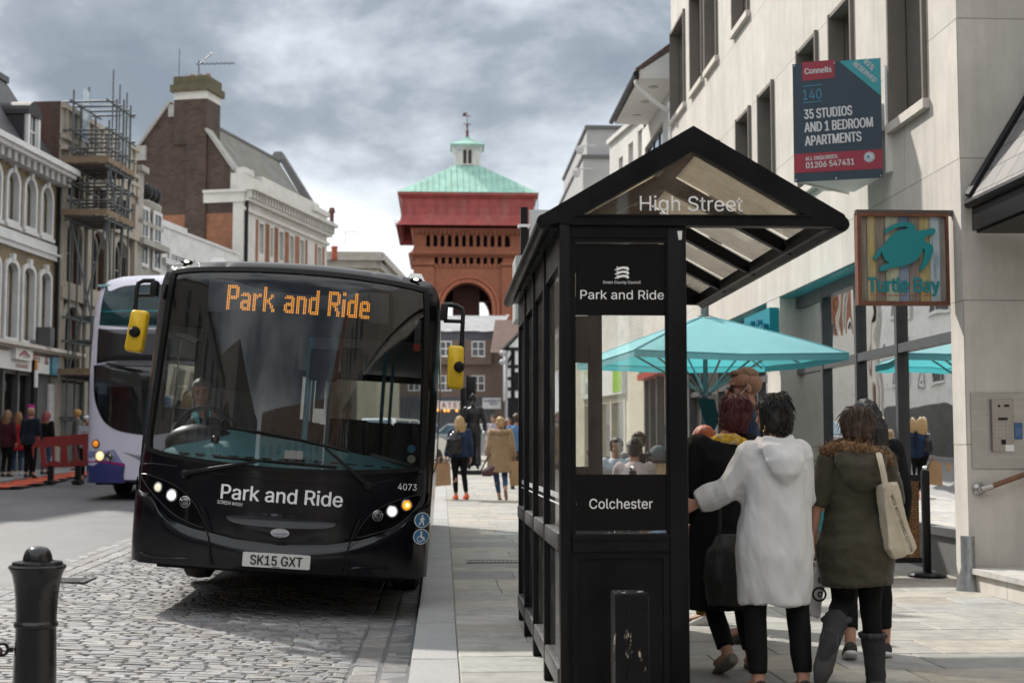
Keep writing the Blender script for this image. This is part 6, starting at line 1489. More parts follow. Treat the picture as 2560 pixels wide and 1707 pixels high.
for s in (1,-1):
    for x,y,r,kind in ((538,1139,.068,'a'),(562,1208,.090,'w'),(615,1211,.082,'d')):
        q=dp(x,y);p=D(s*q[0],q[1],.02);nrm=(D(s*q[0],q[1],.03)-p);nrm=Vector((s*-.35,-1,0)).normalized();Mq=nrm.to_track_quat('Z','Y').to_matrix()
        mb=MB();mb.lathe([(r*1.15,-.04),(r*1.15,.012),(r,.016),(r*.9,.004)],p,20,0,Mq);h=mb.build('headlight',m_chrome if kind != 'a' else m_black,T,smooth='auto')
        mb=MB();mb.lathe([(r*.92,.006),(r*.5,.03),(.001,.036)],p,18,0,Mq);mm={'a':M('lamp_amber_dim',(.45,.16,.03),.3,emit=(1,.3,.02),es=.35),'w':M('lamp_warm',(1,.9,.7),.3,emit=(1,.72,.34),es=.55),'d':M('lamp_lens',(.22,.22,.22),.12,.85,var=.7,vs=60)}[kind]
        q2=mb.build('lens',mm,T,smooth=True);q2.parent=h
for s in (-1,1):
    for yw in (2.75,8.2):
        Mq=Matrix.Rotation(R(90),3,'Y');mb=MB();mb.lathe([(.2,-.14),(.42,-.14),(.49,-.08),(.49,.08),(.42,.14),(.2,.14)],(s*1.05,yw,.47),26,0,Mq);w=mb.build('wheel',M('tyre',(.018,.018,.018),.8,bump=.3),T,smooth='auto')
mb=MB();mb.box(-1.15,1.15,.8,10.3,.25,.42);mb.build('underbody',m_rub,T)
mb=MB();mb.tube([D(dp(600,690)[0],dp(600,690)[1],.03),D(dp(720,720)[0],dp(720,720)[1],.03),D(dp(800,735)[0],dp(800,735)[1],.03)],.02,5);mb.build('wiper_arm',m_rub,T)

# ------------------------------------------------------------------ cars down the street
def car(label,loc,rot,paint,van=0.0):
    T=thing('parked_car',label,'car',loc,(0,0,rot),group='cars down the street')
    up=van
    side=[(-2.05,.32),(-2.1,.62),(-2.02,.86),(-1.95,.95),(-1.45,1.02+up*.3),(-.75,1.08),(1.55,1.02),(2.0,.98),(2.06,.6),(2.0,.32)]   # x forward is negative -> front at -x
    arch=lambda cx:[(cx+.36*math.cos(t),.32+.36*math.sin(t)) for t in [math.pi*i/8 for i in range(9)]]
    low=[(2.0,.32)]+arch(1.25)+arch(-1.32)+[(-2.05,.32)]
    prof=side+low[::1]
    mb=MB()
    mb.poly(lambda a,b,d:Vector((a,d,b)),prof,[],-.80,.80);mb.build('body',paint,T)
    mb=MB();roofp=[(-.95,1.06),(-.25,1.50+up),(1.15,1.52+up),(1.85,1.03)];n_=4
    vs=[Vector((x,s*(.78 if i in (0,3) else .62),z)) for s in (-1,1) for i,(x,z) in enumerate(roofp)]
    mb.add(vs,[(0,1,2,3),(7,6,5,4),(1,5,6,2),(0,4,5,1),(2,6,7,3)]);mb.build('cabin',paint,T)
    mw_=M('car_window',(.04,.10,.14),.05,var=.5,vs=2,spec=.8)
    for s in (-1,1):
        for xs in ((-.72,.30),(.38,1.55)):
            f=lambda x,z:Vector((x,s*(.78-.16*(z-1.05)/(.46+up)+.006),z));zt=1.44+up
            xl=lambda x,z:max(x,-.95+.72*(z-1.05)/(.44+up)+.1);xr=lambda x,z:min(x,1.83-.68*(z-1.05)/(.46+up)-.06)
            mb=MB();mb.quad(f(xl(xs[0],1.1),1.1),f(xr(xs[1],1.1),1.1),f(xr(xs[1],zt),zt),f(xl(xs[0],zt),zt));mb.build('side_window',mw_,T)
        mb=MB();mb.ell((-.72,s*.93,1.10),(.10,.10,.09),12,8);mb.box(-.75,-.68,s*.78,s*.88,1.06,1.1);mb.build('door_mirror',paint,T,smooth=True)
        mb=MB();mb.ell((-1.98,s*.60,.76),(.10,.16,.08),12,8);mb.build('headlight',m_chrome,T,smooth=True)
        mb=MB();mb.box(1.98,2.06,s*.55,s*.78,.72,.95);mb.build('tail_light',M('tail_red',(.3,.01,.01),.3),T)
        mb=MB();mb.box(.1,.28,s*.795,s*.82,.90,.93);mb.build('handle',m_black,T)
        for x in (-1.32,1.25):
            Mq=Matrix.Rotation(R(90),3,'X');mb=MB();mb.lathe([(.16,-.1),(.29,-.1),(.32,-.05),(.32,.05),(.29,.1),(.16,.1)],(x,s*.72,.32),22,0,Mq);w=mb.build('wheel',M('tyre',(.018,.018,.018),.8,bump=.3),T,smooth='auto')
            mb=MB();mb.lathe([(.001,-.06),(.2,-.08),(.2,.08),(.001,.06)],(x,s*.72,.32),16,0,Mq);q=mb.build('rim',m_galv,T,smooth='auto');q.parent=w
    mb=MB();mb.quad((-.93,-.70,1.10),(-.93,.70,1.10),(-.32,.58,1.45+up),(-.32,-.58,1.45+up));mb.v=[p+Vector((-.02,0,.015)) for p in mb.v];mb.build('windscreen',mw_,T)
    mb=MB();mb.quad((1.80,.66,1.10),(1.80,-.66,1.10),(1.26,-.56,1.45+up),(1.26,.56,1.45+up));mb.v=[p+Vector((.02,0,.015)) for p in mb.v];mb.build('rear_window',mw_,T)
    return T
m_cw=M('car_white',(.72,.73,.74),.25,coat=.6,var=.04);m_cg=M('car_grey',(.20,.22,.24),.25,coat=.6,var=.05);m_cs=M('car_silver',(.42,.44,.46),.25,coat=.6,var=.05)
car('white taxi with a round door badge half hidden behind the black bus',(-1.45,46.5,zroad(-1.4,46.5)),R(180+62),m_cw,.12)
car('grey estate car beyond the white taxi at the end of the street',(-.9,62,zroad(-.9,62)),R(90),m_cg,.1)
car('silver car glimpsed between the statue and the woman in the teddy coat',(1.55,58,gY(58)),R(150),m_cs)
# ------------------------------------------------------------------ bus shelter
SY0,SY1=7.0,10.75
T=thing('bus_shelter','black framed glass bus shelter with a pointed gable reading High Street','bus shelter',(.9,7,0))
m_sh=M('shelter_black',(.006,.006,.007),.34,var=.3,vs=5,dirt=((.025,.025,.025),.3),dscale=3,rvar=.06,spec=.16)
m_shg=Mglass('shelter_glass',(.94,.95,.94),1.45,.01,dirt=.10,dcol=(.50,.48,.43),dsc=5)
m_shg2=Mglass('gable_glass',(.90,.87,.80),1.4,.02,dirt=.13,dcol=(.75,.70,.60),dsc=3)
m_shr=Mglass('roof_glass',(.85,.82,.77),1.4,.04,dirt=.62,dcol=(.74,.70,.63),dsc=1.6,dlo=.40)
m_shl=Mglass('kick_glass',(.26,.27,.27),1.5,.03,dirt=.14,dcol=(.35,.35,.34),dsc=9)
m_vin=M('vinyl_black',(.004,.004,.0045),.3,var=.25,vs=3,spec=.2)
c7=lambda x,y,Y=SY0:at(1260+.3954*x,280+.3954*y,Y)
c8=lambda x,y,Y=SY0:at(1280+.6038*x,760+.6038*y,Y)
def xz(p):return (p.x,p.z)
OUT=[xz(c7(*p)) for p in ((238,655),(1190,97),(2140,655),(2161,700),(2120,737),(1960,731),(420,722),(345,706),(292,716),(240,725),(218,690))]
HOL=[xz(c7(*p)) for p in ((495,655),(1190,257),(1888,660))]
AX=OUT[1][0];AZ=OUT[1][1];EZ=OUT[0][1];XL,XR=OUT[0][0],OUT[2][0]
def gable(Y,nm):
    g=lambda a,b,d=0.0:Vector((a,Y-d,b));mb=MB()
    mb.poly(g,OUT,[HOL],.035,-.035)
    cx_,cz_=sum(p[0] for p in HOL)/3,sum(p[1] for p in HOL)/3
    ring=[(cx_+(a-cx_)*1.085,cz_+(b-cz_)*1.085) for a,b in HOL];mb.poly(g,ring,[HOL],.043,.03)
    zl=OUT[6][1];mb.box(OUT[6][0],OUT[5][0],Y-.047,Y-.03,zl,zl+.022)
    o=mb.build(nm,m_sh,T,world=True);mb=MB();mb.poly(g,HOL,[],.0,-.006);q=mb.build('pane',m_shg2,T,world=True);q.parent=o;return o
gable(SY0,'gable_frame');gable(SY1,'gable_frame')
sd=lambda a,b,d=0.0:Vector((a,SY0-d,b))
mb=MB();a=c7(858,625);b=c7(1508,625);mb.text(sd,'High Street',(a.x+b.x)/2,a.z,c7(0,532).z-c7(0,625).z,width=b.x-a.x,bold=.004,d=.006);mb.build('lettering',m_let,T,world=True)
# roof: ridge, eaves beams, gutters, rafters and dusty panes
bays=[SY0+(SY1-SY0)*i/4 for i in range(5)]
for xe,nm in ((XL,'l'),(XR,'r')):
    s=-1 if xe== XL else 1
    mb=MB();mb.tube([(xe+s*-.012,SY0-.03,EZ-.035),(xe+s*-.012,SY1+.03,EZ-.035)],.040,12);mb.box(xe-s*.085,xe-s*.03,SY0+.03,SY1-.03,EZ-.055,EZ+.012);mb.build('gutter',m_sh,T,world=True,smooth='auto')
    for k in range(4):
        mb=MB();e=Vector((xe-s*.02,0,EZ+.022));r=Vector((AX,0,AZ-.03));ya,yb=bays[k]+.03,bays[k+1]-.03
        mb.add([(e.x,ya,e.z),(e.x,yb,e.z),(r.x,yb,r.z),(r.x,ya,r.z),(e.x,ya,e.z-.006),(e.x,yb,e.z-.006),(r.x,yb,r.z-.006),(r.x,ya,r.z-.006)],[(0,1,2,3),(7,6,5,4),(0,4,5,1),(1,5,6,2),(2,6,7,3),(3,7,4,0)]);mb.build('roof_pane',m_shr,T,world=True)
    for k in (1,2,3):
        y=bays[k];mb=MB();dz=.095
        mb.prism([(xe-s*.04,y-.032,EZ+.005),(AX,y-.032,AZ-.045),(AX,y-.032,AZ-.045-dz),(xe-s*.04,y-.032,EZ+.005-dz*.75)],(0,.064,0));mb.box(min(xe-s*.05,AX),max(xe-s*.05,AX),y-.012,y+.012,EZ-.02,EZ+.0) if False else None
        mb.build('rafter',m_sh,T,world=True)
mb=MB();mb.box(AX-.05,AX+.05,SY0+.03,SY1-.03,AZ-.10,AZ-.02);mb.build('ridge_beam',m_sh,T,world=True)
# pediment wall of panels along the kerb side
wx=c8(197,900).x-.005;XW=wx-.0
pl=c8(197,900).x;pr_=c8(246,900).x;pr0=c8(648,900).x;pr1=c8(728,900).x;wz=OUT[7][1]
zmid1,zmid0=c8(250,948).z,c8(250,1025).z
def post(x0,x1,y0,y1,z0=.0,z1=wz):
    mb=MB();mb.box(x0,x1,y0,y1,z0,z1,bev=.008);return mb.build('post',m_sh,T,world=True,smooth='auto')
post(pl,pr_,SY0-.03,SY0+.045);post(pr0,pr1,SY0-.03,SY0+.045)
post(pl,pr_,SY1-.045,SY1+.03);post(pr0,pr1,SY1-.045,SY1+.03)
for y in bays[1:-1]:post(pl-.012,pl+.065,y-.03,y+.03)
m_rail=M('rail_worn',(.055,.055,.055),.38,var=.35,vs=9,dirt=((.2,.2,.19),.5),dscale=5)
for k in range(4):
    ya,yb=bays[k]+.035,bays[k+1]-.035
    mb=MB();mb.box(pl,pl+.05,ya,yb,wz-.13,wz);mb.prism([(pl,ya,wz-.13),(pl-.0,ya,wz-.2),(pl+.05,ya,wz-.2),(pl+.05,ya,wz-.13)],(0,yb-ya,0));mb.build('top_rail',m_sh,T,world=True)
    mb=MB();mb.box(pl-.01,pl+.06,ya,yb,zmid0,zmid1,bev=.01);mb.build('mid_rail',m_rail,T,world=True,smooth='auto')
    mb=MB();mb.box(pl-.01,pl+.06,ya,yb,.10,.20,bev=.01);mb.build('foot_rail',m_rail,T,world=True,smooth='auto')
    mb=MB();mb.box(pl+.02,pl+.028,ya,yb,zmid1,wz-.2);gp_=mb.build('glass_panel',m_shg,T,world=True)
    mb=MB();y=ya+.04
    while y<yb-.06:
        mb.box(pl+.0185,pl+.0195,y,y+.03,zmid1+.16,zmid1+.19);y += .055
    mb.box(pl+.0185,pl+.0195,ya,yb,zmid1+.13,zmid1+.138);q=mb.build('etched_band',M('etched',(.6,.62,.62),.8),T,world=True);q.parent=gp_
    mb=MB();mb.box(pl+.02,pl+.028,ya,yb,.20,zmid0);mb.build('kick_panel',m_shl,T,world=True)
mb=MB();y=bays[2]+.25;mb.lathe([(.035,0),(.035,.002)],(pl+.018,y,2.02),16,0,Matrix.Rotation(R(-90),3,'Y'));mb.build('sticker',M('sticker_cyan',(.03,.30,.50),.4),T,world=True)
# the two end panels
def endpanel(Y,near):
    g=lambda a,b,d=0.0:Vector((a,Y-d,b));x0,x1=pr_,pr0
    mb=MB();mb.box(x0,x1,Y-.025,Y+.03,c8(0,0).z-.0 if False else c7(0,822).z,wz);mb.box(x0,x1,Y-.032,Y-.025,c7(0,795).z,c7(0,735).z);mb.build('top_rail',m_sh,T,world=True)
    mb=MB();mb.box(x0,x1,Y-.034,Y+.03,zmid0,zmid1,bev=.008);mb.box(x0,x1,Y-.04,Y-.034,zmid1-.03,zmid1-.01);mb.build('mid_rail',m_sh,T,world=True,smooth='auto')
    mb=MB();mb.box(x0,x1,Y-.006,Y+.006,.04,zmid0);mb.box(x0,x0+.03,Y-.02,Y-.006,.04,zmid0);mb.box(x1-.03,x1,Y-.02,Y-.006,.04,zmid0);mb.box(x0+.03,x1-.03,Y-.02,Y-.006,zmid0-.03,zmid0);mb.build('lower_panel',m_sh,T,world=True)
    gx0,gx1=c8(266,900).x,c8(648,900).x;mb=MB();mb.box(x0,x1,Y-.003,Y+.003,zmid1,c7(0,822).z);pn=mb.build('glass_panel',m_shg,T,world=True)
    mb=MB();mb.box(x0,x0+.022,Y-.02,Y+.02,zmid1,c7(0,822).z);mb.box(x1-.008,x1,Y-.02,Y+.02,zmid1,c7(0,822).z);mb.build('glazing_bead',m_sh,T,world=True)
    vx0,vx1=c7(452,1000).x,c7(1036,1000).x
    mb=MB();mb.poly(g,[(vx0,c7(0,1283).z),(vx1,c7(0,1283).z),(vx1,c7(0,830).z),(vx0,c7(0,830).z)],[],.0045,None);mb.poly(g,[(vx0,c8(0,938).z),(vx1-.002,c8(0,938).z),(vx1-.002,c8(0,705).z),(vx0,c8(0,705).z)],[],.0045,None);[setattr(q,'parent',pn) for q in split(mb,'black_vinyl',m_vin,T,world=True)]
    if not near:return
    mb=MB()
    def tx(s,xa,xb,base,cap,c,bold=.004):A=c(xa,base);Bq=c(xb,base);mb.text(g,s,(A.x+Bq.x)/2,A.z,c(0,cap).z-A.z,width=Bq.x-A.x,bold=bold,d=.0065)
    tx('Park and Ride',482,1010,1183,1124,c7);tx('Essex County Council',627,863,1085,1064,c7,.0);tx('Colchester',320,582,846,806,c8,.004)
    for k in range(3):
        y0=992+k*26;E=lambda x,y:xz(c7(x,y))
        bl_=[E(698,y0+6),E(716,y0-1),E(722,y0-8),E(750,y0-14),E(782,y0-12),E(792,y0+4),E(778,y0+13),E(774,y0+4),E(750,y0+0),E(727,y0+6),E(720,y0+6),E(702,y0+11)]
        mb.poly(g,bl_,[],.0065,None);mb.poly(g,[E(710,y0-12),E(717,y0-14),E(724,y0+9),E(717,y0+11)],[],.0068,None)
    q=mb.build('lettering',m_let,T,world=True);q.parent=pn
endpanel(SY0,True);endpanel(SY1,False)
p=c7(1105,785);mb=MB();mb.poly(sd,[(p.x-.013,p.z+.02),(p.x+.012,p.z+.022),(p.x+.009,p.z-.022),(p.x-.006,p.z-.024)],[],.032,None);mb.build('sticker',m_white,T,world=True)
mb=MB();p=c8(318,468);mb.poly(lambda a,b,d:Vector((a,SY1-.01-d,b)),[(p.x*1.25-.0,p.z-.05),(p.x*1.25+.1,p.z-.05),(p.x*1.25+.1,p.z+.02),(p.x*1.25,p.z+.02)],[],0,None);mb.build('paper_notice',m_white,T,world=True)

# ------------------------------------------------------------------ posts, bollard, chain
m_scr_p=M('scratched_black',(.006,.006,.007),.4,var=.3,vs=8,spec=.15,dirt=((.55,.48,.38),2.2,(1,1,.22)),dscale=24,bump=.25,bs=40)
# sharpen the scratches on the post
for nd in m_scr_p.node_tree.nodes:
    if nd.type== 'MAP_RANGE' and abs(nd.inputs['To Max'].default_value-2.2)<.01:nd.inputs['From Min'].default_value=.615;nd.inputs['From Max'].default_value=.64;nd.inputs['To Max'].default_value=.9
Yp=6.35;a=at(1536,1482,Yp);b=at(1623,1482,Yp);mb=MB();mb.box(a.x,b.x,Yp,Yp+.15,-.02,a.z,bev=.012);mb.box(a.x+.055,b.x-.006,Yp-.004,Yp+.002,.02,a.z-.07,bev=.002)
tag(mb.build('square_bollard',m_scr_p,smooth='auto'),'square black bollard with scratched paint in front of the shelter end','bollard')
Yb=6.0;T=thing('iron_bollard','round black iron bollard with domed cap and chain on the setts','bollard',(at(89,1600,Yb).x,Yb,-.03))
kx=Yb/3556;bz=lambda py:1.25+(1130-py)*kx+.03;rb=lambda w:w/2*kx*.29762
prof=[(.145,0),(.145,.05),(rb(345),.10)]
for y,w in ((1700,342),(1640,336),(1560,320),(1555,322)):prof.append((rb(w),bz(y)))
for y,w in ((1553,340),(1549,352),(1546,352),(1542,338),(1538,322),(1520,324),(1485,336),(1450,362),(1425,400),(1414,442),(1411,456),(1407,456),(1404,440),(1403,404),(1400,402),(1396,392),(1394,300),(1393,238),(1390,236),(1380,222),(1370,196),(1363,150),(1360,100),(1358.5,30)):prof.append((rb(w),bz(y)))
prof.append((.001,bz(1358.3)))
mb=MB();mb.lathe(prof,(0,0,0),48);mb.build('shaft',M('iron_gloss',(.006,.006,.007),.2,var=.3,vs=9,bump=.12,bs=45,spec=.5),T,smooth='auto',angle=28)
c_=(at(89,1600,Yb).x,Yb)
mb=MB();p0=at(34,1622,Yb);r0=.018;mb.tube([(c_[0]-.09,Yb,p0.z),(c_[0]-.115,Yb,p0.z)],.012,8)
ch0=Vector((c_[0]-.135,Yb,p0.z));mb.tube([ch0+Vector((.024*math.cos(t),0,.024*math.sin(t))) for t in [2*math.pi*i/14 for i in range(14)]],.007,6,closed=True);mb.build('chain_eye',m_rub,T,world=True)
T2=thing('chain','rusty iron chain running from the round bollard out of the frame','chain',tuple(ch0))
for k in range(7):
    c=ch0+Vector((-.03-.05*k,0,-.018-.034*k+.0022*k*k));Mq=Euler((R(90*(k % 2)),R(-32+4*k),0)).to_matrix();mb=MB()
    mb.tube([c+Mq @ Vector((.032*math.cos(t),0,.017*math.sin(t))) for t in [2*math.pi*i/14 for i in range(14)]],.0065,6,closed=True);mb.build('link',M('rust_iron',(.05,.022,.018),.6,var=.5,vs=30),T2,world=True)

# ------------------------------------------------------------------ hanging restaurant sign
YS=13.0;S=lambda x,y:(lambda p:(p.x,p.z))(at(1700+.3827*x,500+.3827*y,YS));sg=lambda a,b,d=0.0:Vector((a,YS-d,b))
T=thing('hanging_sign','square hanging sign of coloured planks with a teal turtle in a rusty frame','sign',(sg(*S(1450,690)).x,YS,S(1450,690)[1]))
m_rust=M('rust_frame',(.13,.045,.022),.7,var=.35,vs=12,bump=.3);m_ironbar=M('iron_bar',(.07,.06,.055),.55,var=.3,vs=9)
x0,z1=S(1145,88);x1,z0=S(1755,690);i0,iz1=S(1170,110);i1,iz0=S(1737,666)
mb=MB();mb.poly(sg,[(x0,z0),(x1,z0),(x1,z1),(x0,z1)],[[(i0,iz0),(i1,iz0),(i1,iz1),(i0,iz1)]],.05,-.05);mb.build('frame',m_rust,T,world=True)
mb=MB();bx1=S(1800,70)[0];mb.box(x0,bx1+.02,YS-.03,YS+.03,S(0,90)[1],S(0,56)[1]);a=S(1785,8);b=S(1822,238);mb.box(a[0],b[0],YS-.07,YS+.07,b[1],a[1]);mb.build('bracket',m_ironbar,T,world=True)
mb=MB()
for q in (30,215):p=S(1800,q);mb.ell(sg(p[0],p[1],.07),(.015,.012,.015),8,6)
split(mb,'bolt',m_ironbar,T,world=True)
pe=[1170,1211,1266,1330,1416,1482,1551,1620,1686,1738];pcs=[(.20,.17,.14),(.34,.28,.16),(.20,.165,.14),(.38,.38,.28),(.20,.25,.33),(.19,.155,.13),(.42,.33,.15),(.36,.42,.45),(.20,.18,.165)];pds=[(.12,.11,.1),(.48,.36,.06),(.3,.2,.1),(.24,.30,.18),(.08,.15,.32),(.3,.26,.2),(.30,.24,.14),(.08,.20,.35),(.34,.3,.2)]
for k in range(9):
    mb=MB();a=S(pe[k],0)[0];b=S(pe[k+1],0)[0];mb.box(a+.002,b-.002,YS-.018-.004*(k % 2),YS+.02,iz0,iz1);mb.build('plank',M('plank_paint_%d' % k,pcs[k],.8,var=.3,vs=6,stretch=(5,1,.5),dirt=(pds[k],1.1,(4,1,.6)),dscale=5,bump=.4,bs=25),T,world=True)
TP=[(1532,205),(1590,200),(1640,190),(1657,206),(1645,228),(1608,238),(1592,250),(1588,278),(1618,288),(1640,312),(1640,350),(1615,405),(1588,448),(1564,466),(1559,455),(1574,400),(1586,350),(1578,322),(1570,335),(1556,372),(1515,410),(1460,432),(1415,442),(1372,445),(1340,462),(1304,469),(1292,462),(1312,430),(1354,416),(1328,395),(1312,365),(1308,346),(1290,372),(1264,396),(1254,390),(1266,358),(1298,316),(1312,314),(1332,284),(1370,240),(1412,208),(1470,192),(1464,180),(1420,182),(1372,200),(1332,223),(1325,216),(1336,194),(1382,165),(1442,152),(1500,156),(1520,176)]
m_turt=M('turtle_teal',(.0,.19,.21),.5,var=.08)
mb=MB();mb.poly(sg,smooth_closed([S(*p) for p in TP],3),[],.055,.024);mb.build('turtle_emblem',m_turt,T,world=True)
mb=MB();a=S(1220,600);b=S(1692,600);mb.text(sg,'Turtle Bay',(a[0]+b[0])/2,a[1],S(0,502)[1]-a[1],width=b[0]-a[0],bold=.045,d=.030);mb.build('lettering',m_turt,T,world=True)
mb=MB();a=S(1236,628);b=S(1636,628);mb.text(sg,'Caribbean social',(a[0]+b[0])/2,a[1],.020,width=b[0]-a[0],d=.027,shear=.25);mb.build('small_lettering',M('script_red',(.28,.03,.03),.5),T,world=True)

# ------------------------------------------------------------------ estate agent's board on the stone wall
PB=ao(1824,400,15.1).xy;QB=ao(2028,400,14.8).xy;FB=Facade(PB,math.degrees(math.atan2(QB.x-PB.x,QB.y-PB.y)),1)
bp1=lambda x,y:FB.hit(1440+x*.4762,y*.4762)
T=thing('letting_board','dark blue estate agent board with red panels advertising apartments on the stone wall','sign',(4.6,14.85,4.1))
LB=(QB-PB).length;zb0=bp1(1155,957)[1];zt0=bp1(1135,340)[1]
m_nb=M('board_navy',(.022,.045,.07),.4,var=.08);m_br=M('board_red',(.32,.025,.05),.4,var=.06);m_bt=M('board_turq',(.035,.33,.38),.4,var=.06);m_bw=M('board_white',(.66,.68,.70),.5,var=.03)
mb=MB();mb.poly(FB,[(0,zb0),(LB,zb0),(LB,zt0),(0,zt0)],[],.006,-.006);bd=mb.build('panel',m_nb,T,world=True)
mb=MB();mb.poly(FB,[bp1(1187,330),bp1(1356,315),bp1(1358,410),bp1(1190,428)],[],.009,None);za,zb2=bp1(1155,810)[1],bp1(1157,910)[1];mb.poly(FB,[(0.003,zb2),(LB-.003,zb2),(LB-.003,za),(0.003,za)],[],.009,None);[setattr(q,'parent',bd) for q in split(mb,'red_panel',m_br,T,world=True)]
mb=MB();mb.poly(FB,[(bp1(1380,310)[0],zt0-.002),(LB-.002,zt0-.002),(LB-.002,bp1(1608,505)[1])],[],.009,None);q=mb.build('corner_flash',m_bt,T,world=True);q.parent=bd
mb=MB()
def bt(s,p0,p1,cap,bold,m=None,d=.012,sh=0):
    a=bp1(*p0);b=bp1(*p1);an=math.atan2(b[1]-a[1],b[0]-a[0]);ca,sa=math.cos(an),math.sin(an);w=math.hypot(b[0]-a[0],b[1]-a[1])
    mb.text(lambda x,z,d_:FB(a[0]+x*ca-z*sa,a[1]+x*sa+z*ca,d_),s,0,0,cap,width=w,bold=bold,align='L',d=d)
ch_=lambda p,q:abs(bp1(*p)[1]-bp1(*q)[1])
bt('Connells',(1201,393),(1342,380),.062,.03);bt('35 STUDIOS',(1199,628),(1451,605),ch_((1225,577),(1225,626)),.035);bt('AND 1 BEDROOM',(1200,697),(1560,667),ch_((1225,645),(1225,695)),.035);bt('APARTMENTS',(1203,768),(1500,742),ch_((1225,716),(1225,766)),.035)
bt('ALL ENQUIRIES:',(1205,846),(1376,831),.040,.03);bt('01206 547431',(1208,886),(1462,865),.064,.03);bt('85%',(1508,328),(1552,374),.055,.035);bt('RESERVED',(1452,342),(1566,438),.05,.035)
c_=bp1(1540,826);mb.poly(FB,circ(c_[0],c_[1],.056,24),[],.012,None);q=mb.build('lettering',m_bw,T,world=True);q.parent=bd
mb=MB();bt('140',(1192,528),(1290,520),.11,.0);mb.poly(FB,[bp1(1190,455),bp1(1290,445),bp1(1290,449),bp1(1190,459)],[],.012,None);mb.poly(FB,[bp1(1193,540),bp1(1292,531),bp1(1292,535),bp1(1193,544)],[],.012,None);mb.poly(FB,circ(c_[0],c_[1],.048,20),[circ(c_[0],c_[1],.044,20)],.014,None);mb.poly(FB,[(c_[0]-.03,c_[1]+.005),(c_[0]-.01,c_[1]+.024),(c_[0]+.008,c_[1]+.005),(c_[0]+.002,c_[1]-.012),(c_[0]-.024,c_[1]-.012)],[],.014,None);bt('Help to Buy',(1528,840),(1560,838),.008,.02,d=.014);q=mb.build('outline_lettering',M('board_cyan',(.05,.26,.40),.4),T,world=True);q.parent=bd
mb=MB();s0=FB(.1,zb0+.01,-.02);mb.add([FB(.02,zb0+.02,-.012),FB(LB,zb0+.02,-.012),Vector((4.66,15.75,zb0+.02)),Vector((4.3,15.7,zb0+.02))],[(0,1,2,3)]);mb.prism([FB(.02,zb0,-.02),Vector((4.62,15.8,zb0)),Vector((4.62,15.8,zt0)),FB(.02,zt0,-.02)],(0,.012,0));mb.build('rear_panel',m_white,T,world=True)
mb=MB();F=Facade((4.775,12.77),0,-1);F.box(mb,1.93,2.02,zb0+.05,zt0-.1,.0,.05);F.box(mb,2.2,2.3,zb0+.55,zb0+.85,.0,.1);mb.build('wall_bracket',m_white,T,world=True)
mb=MB()
for u in (.02,LB*.48,LB-.02):
    for z in (zb0+.02,zt0-.02):mb.ell(FB(u,z,.007),(.007,.004,.007),6,4)
split(mb,'screw',m_chrome,T,world=True)

# ------------------------------------------------------------------ bus stop flag beyond the shelter
T=thing('bus_stop_flag','white bus stop flag on a black pole showing above the shelter gutter','bus stop',(.80,14,.04))
p=at(1310,520,14);mb=MB();mb.box(p.x-.035,p.x+.035,13.96,14.04,.0,p.z);mb.build('pole',m_black,T,world=True)
mb=MB();mb.box(p.x+.05,p.x+.48,13.985,14.015,p.z-.95,p.z-.02);fl=mb.build('flag_plate',M('flag_white',(.60,.62,.63),.5,var=.05),T,world=True)
mb=MB();mb.box(p.x+.145,p.x+.17,13.978,13.984,p.z-.27,p.z-.13);mb.box(p.x+.17,p.x+.26,13.978,13.984,p.z-.16,p.z-.13);q=mb.build('bus_symbol',m_black,T,world=True);q.parent=fl
mb=MB();mb.box(p.x-.06,p.x+.06,13.95,14.05,p.z-.2,p.z-.17);mb.build('clamp',m_chrome,T,world=True)
mb=MB();mb.box(p.x-.12,p.x+.02,13.3,13.9,2.5,3.1,M=Matrix.Translation((0,0,0)));mb.build('timetable_case',M('case_grey',(.45,.46,.46),.4),T,world=True)

# ------------------------------------------------------------------ parasol, cafe screens and tables
m_par=M('parasol_turquoise',(.33,.72,.78),.8,var=.05,vs=5,bump=.12,bs=14)
mt=m_par.node_tree;bsdf=mt.nodes['Principled BSDF'];trn=mt.nodes.new('ShaderNodeBsdfTranslucent');trn.inputs[0].default_value=(.10,.55,.60,1);mxs=mt.nodes.new('ShaderNodeMixShader');mxs.inputs[0].default_value=.4
mt.links.new(bsdf.outputs[0],mxs.inputs[1]);mt.links.new(trn.outputs[0],mxs.inputs[2]);mt.links.new(mxs.outputs[0],mt.nodes['Material Output'].inputs[0])
Yq=17.4;pc_=at(1762,790,Yq);cx_,cy_=pc_.x,Yq
T=thing('parasol','square turquoise parasol open over the cafe tables','parasol',(cx_,cy_,gY(Yq)))
zt_=pc_.z-.02;ze=at(1762,897,Yq).z+.0;hs_=1.30;rot=R(9)
def pq(a,b):return (cx_+a*math.cos(rot)-b*math.sin(rot),cy_+a*math.sin(rot)+b*math.cos(rot))
mb=MB();N_=8;rings=[]
per=[]
for s in range(4):
    a0=[(-1,-1),(1,-1),(1,1),(-1,1)][s];a1=[(-1,-1),(1,-1),(1,1),(-1,1)][(s+1) % 4]
    for i in range(N_):t=i/N_;per.append((a0[0]+(a1[0]-a0[0])*t,a0[1]+(a1[1]-a0[1])*t,1-abs(2*t-1)))
np_=len(per);M_=8
for j in range(M_+1):
    t=j/M_
    for (a,b,m_) in per:
        f=.05+.95*t;x,y=pq(a*hs_*f,b*hs_*f);z=zt_+(ze-zt_)*(t ** .97)+.02*math.sin(math.pi*t)*(1-m_)-.03*m_*t*t ;rings.append((x,y,z))
mb.add(rings,[(j*np_+i,j*np_+(i+1) % np_,(j+1)*np_+(i+1) % np_,(j+1)*np_+i) for j in range(M_) for i in range(np_)])
lastr=rings[M_*np_:];val=[(x,y,z-.075) for x,y,z in lastr]
